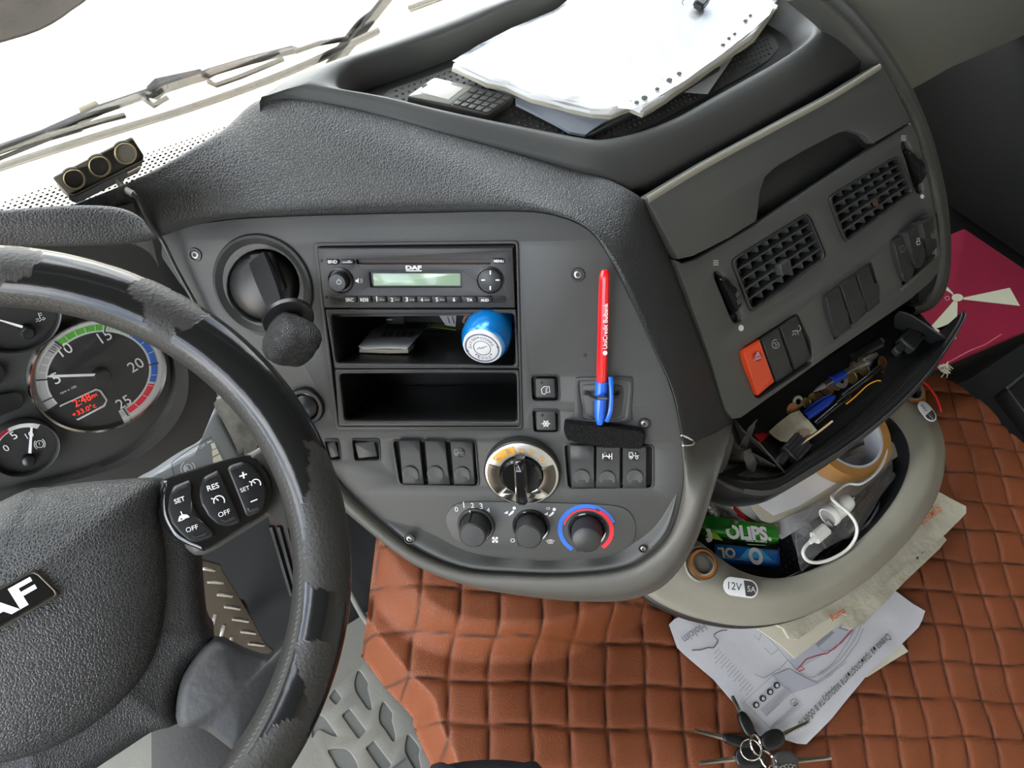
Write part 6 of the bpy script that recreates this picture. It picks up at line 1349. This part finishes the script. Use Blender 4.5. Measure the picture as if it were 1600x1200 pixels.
prints('leaf_print', [KT((245, 450), (300, 470), (350, 525), (250, 505), (210, 490))], GP, .0004, 'lime', t)
txt('OLiPS.', GP, .0007, KT((378, 502))[0], KT((730, 520))[0], 'white_print', t, bold=.05, ys=1.05); txt('NANE AROMALI', GP, .0007, KT((530, 530))[0], KT((692, 541))[0], 'white_print', t, bold=.02)
txt('J', GP, .0007, KT((205, 488))[0], KT((262, 478))[0], 'white_print', t, bold=.04)
strokes('small_print', [KT((540, 552), (680, 560))], GP, .0006, .0012, 'arc_mint', t)
tag(sheet('torn_foil', KT((120, 350), (240, 330), (320, 345), (405, 365), (410, 435), (330, 440), (200, 435), (140, 420)), GP, .003, 'green_dark', t, .004, .0004, 60, 3, 14), 'dark green torn foil end')
t, a, b, d_, L_ = candy((1112, 864), (1212, 874), ZBASIN+.014, .0108, 'blue_pack', 'blue_light', 'blue roll of sweets upside down in front of the green roll', 'OLiPS')
BP = Pl(a + (b-a)*.5 + V((0, 0, .0112)), (V((0, 0, 1))-d_*d_.z), d_)
prints('ray_print', [KT((475, 665), (540, 585), (650, 590), (735, 680), (600, 660))], BP, .0004, 'blue_light', t)
txt('O', BP, .0007, KT((650, 590))[0], KT((540, 583))[0], 'white_print', t, bold=.05, ys=1.2); txt('OL', BP, .0007, KT((440, 585))[0], KT((305, 580))[0], 'white_print', t, bold=.04, ys=.95)
prints('foil_end', [KT((780, 580), (790, 590), (785, 700), (768, 715))], BP, .0003, 'blue_dark', t)
# papers, plastic sleeves, red card
def bsheet(name, label, cat, px, h, m, t=.001, amp=.001, seed=0, par=None, n=20, fr=30):
    o = sheet(name, px, BZ, h, m, par, amp, t, fr, seed, n); tag(o, label, cat); return o
bsheet('white_booklet', 'thick white booklet at the bottom of the side tray papers', 'booklet', KU((205, 790), (420, 700), (760, 560), (1000, 480), (1290, 520), (1230, 590), (1000, 800), (760, 940), (560, 1065), (500, 1030), (380, 970), (270, 900)), .018, 'paper', .010, .0015, 1)
bsheet('red_card', 'red card edge showing between the papers near the green sweets', 'card', KT((375, 205), (420, 235), (630, 435), (575, 425), (480, 330), (378, 245)), .022, 'red_card', .001, .0005, 2)
bsheet('pale_folder', 'beige folder with a white sheet on it in the side tray', 'folder', KU((320, 830), (480, 790), (760, 640), (1100, 480), (1290, 520), (1240, 575), (1060, 700), (720, 890), (470, 980), (420, 960)), .030, 'paper_warm', .003, .0010, 3)
wsht = bsheet('white_sheet', 'plain white sheet on the beige folder under the tape roll', 'paper', KU((345, 825), (560, 730), (850, 620), (1000, 560), (1130, 640), (1000, 660), (820, 770), (640, 880), (490, 935)), .0345, 'paper', .0006, .0008, 4)
strokes('staple', [KT((515, 190), (575, 235))], BZ, .0375, .0012, 'print_grey', wsht)
bsheet('clear_sleeve', 'clear plastic sleeve over the papers in the side tray', 'plastic sleeve', KU((560, 960), (840, 810), (1080, 650), (1190, 610), (1200, 660), (1110, 850), (1000, 1020), (860, 1100), (700, 1190), (650, 1230), (610, 1100)), .036, 'sleeve_film', 0, .004, 5, n=30, fr=22)
t = thing('plastic_blister', 'clear glossy plastic packaging tube beside the white charger', 'packaging', BZ.hit(1330, 830))
a, b = BZ.off(.038).hit(*KU((905, 1030))[0]), BZ.off(.040).hit(*KU((1180, 690))[0]); P_ = Pl(a, b-a, (b-a).orthogonal())
lathe('blister_tube', P_.M(), [(.0, -.004), (.010, -.003), (.013, .004), (.012, .02), (.009, .03), (.0085, (b-a).length), (0, (b-a).length)], 'clear_plastic', t, 20)
sheet('blister_flap', KU((960, 1060), (1060, 960), (1120, 850), (1110, 900), (1050, 1000), (990, 1040)), BZ, .034, 'sleeve_film', t, .002, 0, 40, 2, 10)
sheet('sleeve_corner', KT((895, 400), (930, 680), (945, 770), (1060, 660), (1160, 560), (1240, 440), (1150, 380), (1000, 360)), BZ, .024, 'sleeve_film', t, .002, 0, 30, 5, 12)
prints('sleeve_label', [KT((935, 680), (1040, 690), (965, 768), (945, 725))], BZ, .0245, 'paper_grey', t)
strokes('sleeve_stitch', [spl(KT((905, 330), (915, 430), (925, 560), (940, 680)), 4)], BZ, .0255, .0009, 'print_grey', t)
# white charger: plug, cable, adapter barrel
CHZ = HZ(.432)
t = thing('usb_charger', 'white car charger with a plugged in cable looping in the side tray', 'charger', CHZ.hit(1280, 820))
a, b = CHZ.hit(*KU((860, 975))[0]), CHZ.off(.004).hit(*KU((915, 865))[0])
a, b = CHZ.hit(*KT((1165, 345))[0]), CHZ.off(.004).hit(*KT((1310, 225))[0]); d_ = (b-a).normalized(); L_ = (b-a).length; P_ = Pl(a, d_, d_.orthogonal())
k = CHZ.sc(1290, 810)
lathe('charger_barrel', P_.M(), [(.010, .001), (.0128, 0), (.0134, .002), (.0134, .008), (.0122, .009), (.0122, L_*.75), (.0116, L_*.95), (.0100, L_*1.12), (.0060, L_*1.2), (.0030, L_*1.22), (.0030, L_*1.32), (0, L_*1.33)], 'white_plastic', t, 28)
lathe('charger_socket', P_.M(), [(.0122, .0006), (0, .0004)], mat('charger_front', (.30, .29, .27), .4), t, 24)
lathe('contact_tip', P_.M(), [(.0032, L_*1.22), (.0030, L_*1.36), (0, L_*1.40)], 'steel', t, 14)
a2, b2 = CHZ.hit(*KT((1160, 425))[0]), CHZ.hit(*KT((1060, 510))[0]); d2 = (b2-a2).normalized(); L2 = (b2-a2).length; ctr = (a2+b2)/2
sd2 = V((0, 0, 1)).cross(d2).normalized(); n2 = d2.cross(sd2)
m4 = MX(((d2.x, sd2.x, n2.x, ctr.x), (d2.y, sd2.y, n2.y, ctr.y), (d2.z, sd2.z, n2.z, ctr.z), (0, 0, 0, 1)))
box('usb_plug', m4, L2*1.05, .0155, .0085, 'white_plastic', t, bev=.002)
box('metal_shell', m4 @ T(-L2*.62, 0, 0), .010, .012, .0045, 'steel', t, bev=.0004)
tube('strain_relief', [b2, b2+d2*.004, b2+d2*.009], [.0045, .0035, .0026], 'white_plastic', t, seg=12)
cpt = [HZ(z).hit(*p) for z, p in zip([.431, .430, .428, .426, .424, .423, .424, .428, .434, .440, .444, .446, .446, .442, .440], KT((1035, 525), (985, 580), (975, 630), (1010, 680), (1090, 695), (1200, 665), (1310, 600), (1375, 520), (1395, 440), (1375, 370), (1320, 300), (1240, 235), (1200, 190), (1225, 145), (1320, 80)))]
cpt += [HZ(.44).hit(*p) for p in KU((1010, 745), (1100, 680), (1150, 600), (1165, 520), (1155, 450))]
tube('cable', splv(cpt, 5), .0021, 'white_plastic', t, seg=10)
# tape roll
TZ = HZ(.435); c = TZ.hit(1325, 672)
P_ = Pl(HZ(.410).hit(1306, 690), (-.06, -.08, .99), (1, 0, 0)); k = P_.off(.02).sc(1325, 660)
t = thing('tape_roll', 'roll of tan packing tape standing in the side tray behind the drawer lip', 'tape', P_.o)
ro, ri, hh = 60*k, 47*k, .034
lathe('tape_winding', P_.M(), [(ri*1.02, 0), (ro, 0), (ro*1.005, hh*.5), (ro, hh), (ri*1.02, hh), (ri*1.02, 0)], 'tape', t, 64)
lathe('cardboard_core', P_.M(), [(ri*1.02, .0005), (ri*1.02, hh-.0005), (ri*.94, hh-.0005), (ri*.94, .0005), (ri*1.02, .0005)], 'card_core', t, 56)
# film bag
for i, q in enumerate((KT((215, 60), (300, 100), (370, 150), (385, 260), (480, 360), (530, 430), (400, 420), (330, 345), (230, 345), (170, 350), (160, 260)),)):
    bg_ = sheet('plastic_bag', q, BZ, .022+.01*i, 'bag_film', None, .012, 0, 50, i+3, 26)
    tag(bg_, 'crumpled clear plastic bag behind the green sweets in the side tray', 'plastic bag')
# ================================================================ PAPERS ON THE QUILT BELOW THE TRAY
MZ = HZ(ZMAT+.006)
def msheet(name, label, cat, px, h, m, t=.001, amp=.0015, seed=0, n=26, fr=22):
    o = sheet(name, px, MZ, h, m, None, amp, t, fr, seed, n); return tag(o, label, cat)
mp = [(1045, 976), (1053, 968), (1063, 963), (1100, 930), (1300, 860), (1405, 928), (1425, 943), (1445, 955), (1441, 968), (1435, 980), (1400, 1015), (1362, 1046), (1330, 1085), (1300, 1122), (1285, 1137), (1259, 1163), (1245, 1162), (1226, 1156), (1186, 1150), (1165, 1120), (1115, 1062), (1068, 1022), (1058, 1012)]
msheet('white_card', 'white card corner sticking out under the map sheet on the right', 'card', [(1330, 1020), (1395, 985), (1409, 1006), (1419, 1018), (1405, 1026), (1355, 1058), (1340, 1060)], .001, 'cream', .0012, .0006, 8)
MP = msheet('route_map', 'printed route map sheet in Cyrillic lying on the brown quilted cover', 'map', mp, .004, 'paper_map', .0006, .0016, 2, 40, 18)
MS = MZ.off(.0072)
ML = lambda *p: KM(*p)
txt('Схема на транспортните маршрути в обекта', MS, 0, (1386.5, 989), (1247, 1129), 'ink', MP, ys=1.35)
txt('Holcim', MS, 0, (1098, 972), (1065, 996), 'ink_grey', MP, ys=1.1, bold=.01)
def mst(nm, L_, w_, m): strokes(nm, [ML(*l) for l in L_], MS, -.0002, w_, m, MP)
prints('map_field', [ML((345, 460), (430, 390), (520, 380), (700, 540), (740, 580), (1040, 310), (1090, 335), (1130, 375), (1000, 520), (860, 640), (720, 705), (610, 640), (520, 690), (330, 500))], MS, -.0006, 'print_grey', MP) if False else None
prints('map_area', [ML((700, 560), (860, 450), (1000, 320), (1090, 335), (1060, 400), (880, 530), (740, 610))], MS, -.0006, mat('map_tint', (.52, .53, .60), .7), MP)
prints('map_area', [ML((610, 640), (700, 600), (790, 650), (860, 680), (720, 730), (640, 690))], MS, -.0006, 'map_tint', MP)
prints('map_building', [ML((980, 370), (1040, 320), (1090, 335), (1030, 385)), ML((850, 460), (940, 380), (960, 395), (870, 475))], MS, -.0004, 'ink_grey', MP)
mst('road_lines', [[(530, 380), (600, 440), (690, 545), (740, 600), (800, 650), (850, 645), (900, 610)], [(640, 610), (700, 545)], [(505, 630), (560, 655), (640, 600)], [(860, 470), (900, 500), (960, 490), (1080, 345)], [(870, 640), (960, 560), (1040, 440), (1090, 345)], [(890, 630), (990, 550), (1070, 440), (1110, 360)], [(900, 650), (1010, 560), (1090, 450), (1125, 370)], [(850, 680), (950, 620), (1030, 560)], [(720, 735), (850, 690), (950, 630)], [(500, 410), (530, 440), (545, 400)], [(560, 480), (600, 520), (640, 490)]], .0011, 'ink_grey')
mst('red_route', [[(1083, 340), (1060, 380), (1000, 450), (920, 512), (860, 525), (800, 545), (760, 590), (745, 605), (760, 615), (790, 600), (770, 585)]], .0018, 'ink_red')
mst('pen_squiggle', [spl([(150, 495), (200, 492), (240, 480), (275, 478), (295, 440), (275, 410), (310, 385), (350, 380)], 4)], .0016, 'ink')
lg = [[(305+i*14, 485+i*15.5), (305+i*14-30-((i*7) % 5)*5, 485+i*15.5+32+((i*7) % 5)*5.4)] for i in range(15)]
mst('legend_text', lg, .0008, 'ink_grey')
mst('legend_frame', [[(610, 636), (780, 803), (600, 945), (445, 787), (610, 636)]], .0008, 'ink_grey')
mst('legend_text', [[(690+i*6, 700+i*6), (540+i*6, 835+i*6)] for i in range(0, 6)] + [[(760-i*0+i*5, 790+i*10), (590+i*5, 935+i*6)] for i in range(0, 2)] + [[(650, 795), (570, 870)], [(700, 840), (610, 920)]], .0008, 'ink_grey')
for x, y in ((515, 805), (553, 768), (594, 731), (632, 694)):
    c = KM((x, y))[0]; plate('safety_symbol', [ell(c[0], c[1], 5.2, 5.2, 18)], MS, .0002, .0004, 'ink', MP, bev=0); prints('symbol_mark', [ell(c[0]+.6, c[1]+.3, 2.6, 3.0, 10)], MS, .0004, 'paper_map', MP)
c = KM((730, 790))[0]; strokes('speed_sign', [ell(c[0], c[1], 5.4, 5.4, 18)+[(c[0]+5.4, c[1])]], MS, 0, .0008, 'ink', MP)
txt('20', MS, 0, (c[0]+2.6, c[1]-2.2), (c[0]-2, c[1]+2.4), 'ink', MP)
cc_ = msheet('cream_card', 'cream card lying on the map sheet under the tray edge', 'card', [(1150, 960), (1210, 940), (1330, 920), (1365, 935), (1345, 955), (1300, 985), (1242, 1029), (1222, 1010), (1190, 987)], .0095, 'cream', .0016, .0006, 4)
b2_ = msheet('paper_bag', 'second flat paper bag with blue letters under the one beside the tray', 'paper bag', [(1250, 930), (1440, 800), (1478, 844), (1470, 855), (1410, 912), (1350, 975), (1330, 984), (1315, 980), (1322, 962)], .016, 'paper_bag', .003, .003, 6)
txt('ARI', MZ.off(.0245), 0, (1432, 874), (1452, 850), 'ink_blue', b2_, bold=.05, ys=1.0)
b1_ = msheet('paper_bag', 'flat cream paper bag with orange letters between the tray and the quilt', 'paper bag', [(1180, 960), (1260, 900), (1400, 800), (1445, 745), (1457, 764), (1480, 778), (1508, 792), (1509, 802), (1500, 812), (1470, 840), (1420, 880), (1380, 918), (1330, 946), (1280, 975), (1245, 1000), (1232, 998), (1222, 982)], .026, 'paper_bag', .006, .004, 7)
BG = MZ.off(.0385)
txt('Hediye', BG, 0, (1426, 812), (1464, 778), 'ink_orange', b1_, bold=.04); txt('IÇEREMEZI', BG, 0, (1437, 822), (1473, 797), 'ink_orange', b1_, bold=.02); txt('FABRIKA: 3.75', BG, 0, (1424, 831), (1437, 822), 'ink_orange', b1_)
strokes('frame_line', [[(1424, 820), (1469, 784), (1464, 776)]], BG, 0, .0010, 'ink_grey', b1_)
txt('Roma', BG, -.004, (1301, 970), (1322, 956), 'ink_orange', b1_, bold=.03)
strokes('handwriting', [spl(KM((1010, 190), (1030, 165), (1040, 185), (1060, 150), (1080, 165), (1095, 135), (1110, 150), (1125, 130)), 3)], BG, 0, .0008, 'print_grey', b1_)
# ================================================================ KEYS
KZ = HZ(ZMAT+.016)
t = thing('key_bunch', 'bunch of keys with black heads on steel rings by the map sheet', 'keys', KZ.hit(1180, 1170))
def key(head, tip, hw, hl, h=0, flat=True, m='plastic_black', cut=False):
    P_ = KZ.off(h); a = V(P_.uv(*head)); b = V(P_.uv(*tip)); d = (b-a).normalized(); n = V((-d.y, d.x)); kk = P_.sc(*head); Ln = (b-a).length
    e = tag(put(bpy.data.objects.new('key', None), MX.Translation(P_.pt(*a)), t))
    w_, l_ = hw*kk, hl*kk
    o = [tuple(a + d*l_*math.cos(q)*(1 if abs(math.cos(q)) < 2 else 1) + n*w_*math.copysign(abs(math.sin(q))**.7, math.sin(q))) for q in [i*2*PI/28 for i in range(28)]]
    dome('key_head', o, P_, [(.94, -.0035), (1, -.001), (1, .0020), (.93, .0036), (.6, .0044), (0, .0044)], m, e, px=False)
    bw = .0032
    pts = [a+d*l_*.8-n*bw]
    if cut:
        for i in range(9): pts.append(a+d*(l_+(Ln-l_)*(.35+.6*i/9))-n*bw*(1.0 if i % 2 else .45))
    pts += [b-n*bw*.7, b+d*.001, b+n*bw*.7, a+d*l_*.8+n*bw]
    plate('key_blade', [[tuple(p) for p in pts]], P_, .0014, .0020, 'steel', e, px=False, bev=.0003)
    tube('blade_groove', [P_.pt(*(a+d*l_*1.1), .0016), P_.pt(*(b-d*.003), .0016)], .0006, 'steel_dark', e, seg=4)
    return e
key((1166, 1133), (1144, 1088), 9, 19, .008)
key((1151, 1158), (1085, 1141), 8, 22, .004)
key((1207, 1156), (1264, 1128), 13, 19, .010, cut=True)
key((1172, 1183), (1092, 1192), 16, 24, .003)
key((1226, 1190), (1298, 1184), 14, 20, .006, m='key_grey')
key((1200, 1214), (1240, 1250), 14, 20, .002)
def kring(c, rx, tilt, h): 
    P_ = Pl(KZ.off(h).hit(*c), V((tilt[0], tilt[1], 1)), (1, 0, 0)); kk = KZ.sc(*c)
    tube('key_ring', [P_.pt(rx*kk*math.cos(i*PI/16), rx*kk*math.sin(i*PI/16), .0007*math.sin(i*PI/32)) for i in range(32)], .0009, 'chrome', t, closed=True)
    tube('key_ring', [P_.pt(rx*kk*math.cos(i*PI/16), rx*kk*math.sin(i*PI/16), .0016) for i in range(32)], .0009, 'chrome', t, closed=True)
kring((1180, 1164), 13, (.5, -.3), .016); kring((1173, 1172), 14, (-.2, .4), .013); kring((1200, 1190), 16, (.7, .2), .014)
bm = bmesh.new()
for i in range(7): b_tube(bm, [KZ.off(.012).hit(1205+i*6+3*math.cos(q), 1199+2*math.sin(i)+3*math.sin(q)) for q in [j*PI/5 for j in range(10)]], .0007, 5, True)
obj('key_chain', bm, 'steel', t)
# ================================================================ PASSENGER SIDE
RZ = HZ(.33)
t = thing('red_box', 'flat crimson box with a pale three bladed emblem on the passenger side', 'box', RZ.hit(1500, 470))
rq = [(1507, 357), (1690, 480), (1470, 574), (1290, 450)]
plate('box_lid', [fil(rq, 3, 2)], RZ, 0, .012, 'red_box', t, bev=.002)
plate('box_base', [[(1507, 360), (1686, 480), (1471, 570), (1295, 450)]], RZ.off(-.012), 0, .28, 'box_shade_side', t, bev=.002)
prints('emblem', [ell(1496, 465, 9, 6, 18), KX((500, 500), (792, 438), (855, 552), (500, 512)), KX((436, 470), (350, 380), (330, 420), (420, 470), (445, 492)), KX((440, 520), (465, 528), (462, 640), (455, 760), (330, 735), (290, 690), (380, 590))], RZ, .0006, 'box_print', t)
strokes('registered_mark', [ell(1480, 466, 3.5, 3, 12)+[(1483.5, 466)]], RZ, .0006, .0012, 'box_print', t)
strokes('worn_edge', [[(1482, 566), (1515, 548), (1540, 538), (1565, 522)]], RZ, .0002, .003, mat('worn_red', (.50, .10, .14), .8), t)
SB = HZ(.285)
t = thing('passenger_pedestal', 'black corner of the passenger seat base at the right edge', 'seat base', SB.hit(1620, 640))
plate('base_cover', [fil([(1574, 607), (1612, 575), (1720, 560), (1760, 740), (1640, 690)], 5, 3)], SB, 0, .035, 'plastic_black', t, bev=.004, seg=2)
tube('edge_highlight', [SB.off(.001).hit(1574, 606), SB.off(.001).hit(1612, 575)], .003, 'plastic', t)  # paler tube drawn in as the highlight along the base edge
tag(tube('red_string', [HZ(z).hit(*p) for z, p in ((.30, (1436, 592)), (.29, (1450, 602)), (.275, (1462, 618)), (.27, (1469, 635)), (.265, (1471, 643)))], .0028, 'red_plastic', None, flat=(V((0, 0, 1)), .5)), 'thin red plastic strip hanging over the quilt near the red box', 'strip')
bm = bmesh.new()
for i in range(40):
    a = random.uniform(0, 2*PI); q = RZ.hit(1471+5*math.cos(a), 574+4*math.sin(a)); b_tube(bm, [q, q+V((random.uniform(-.006, .008), random.uniform(-.010, .0), random.uniform(.0, .005))), q+V((random.uniform(-.008, .014), random.uniform(-.014, .0), random.uniform(-.006, .004)))], .0007, 4)
tag(obj('frayed_strap', bm, 'paper_warm', None), 'frayed pale strap end at the near corner of the red box', 'strap')
bm = bmesh.new(); P_ = HZ(.42)
t = dome('seat_cushion', spl([(668, 1205), (690, 1197), (730, 1191), (770, 1190), (805, 1194), (835, 1204), (900, 1330), (620, 1330)], 4, True), P_, [(1, -.05), (1, -.012), (.95, 0), (.7, .008), (0, .010)], 'fabric', None)
tag(t, 'edge of a dark patterned fabric cushion at the bottom of the view', 'cushion')
finish()
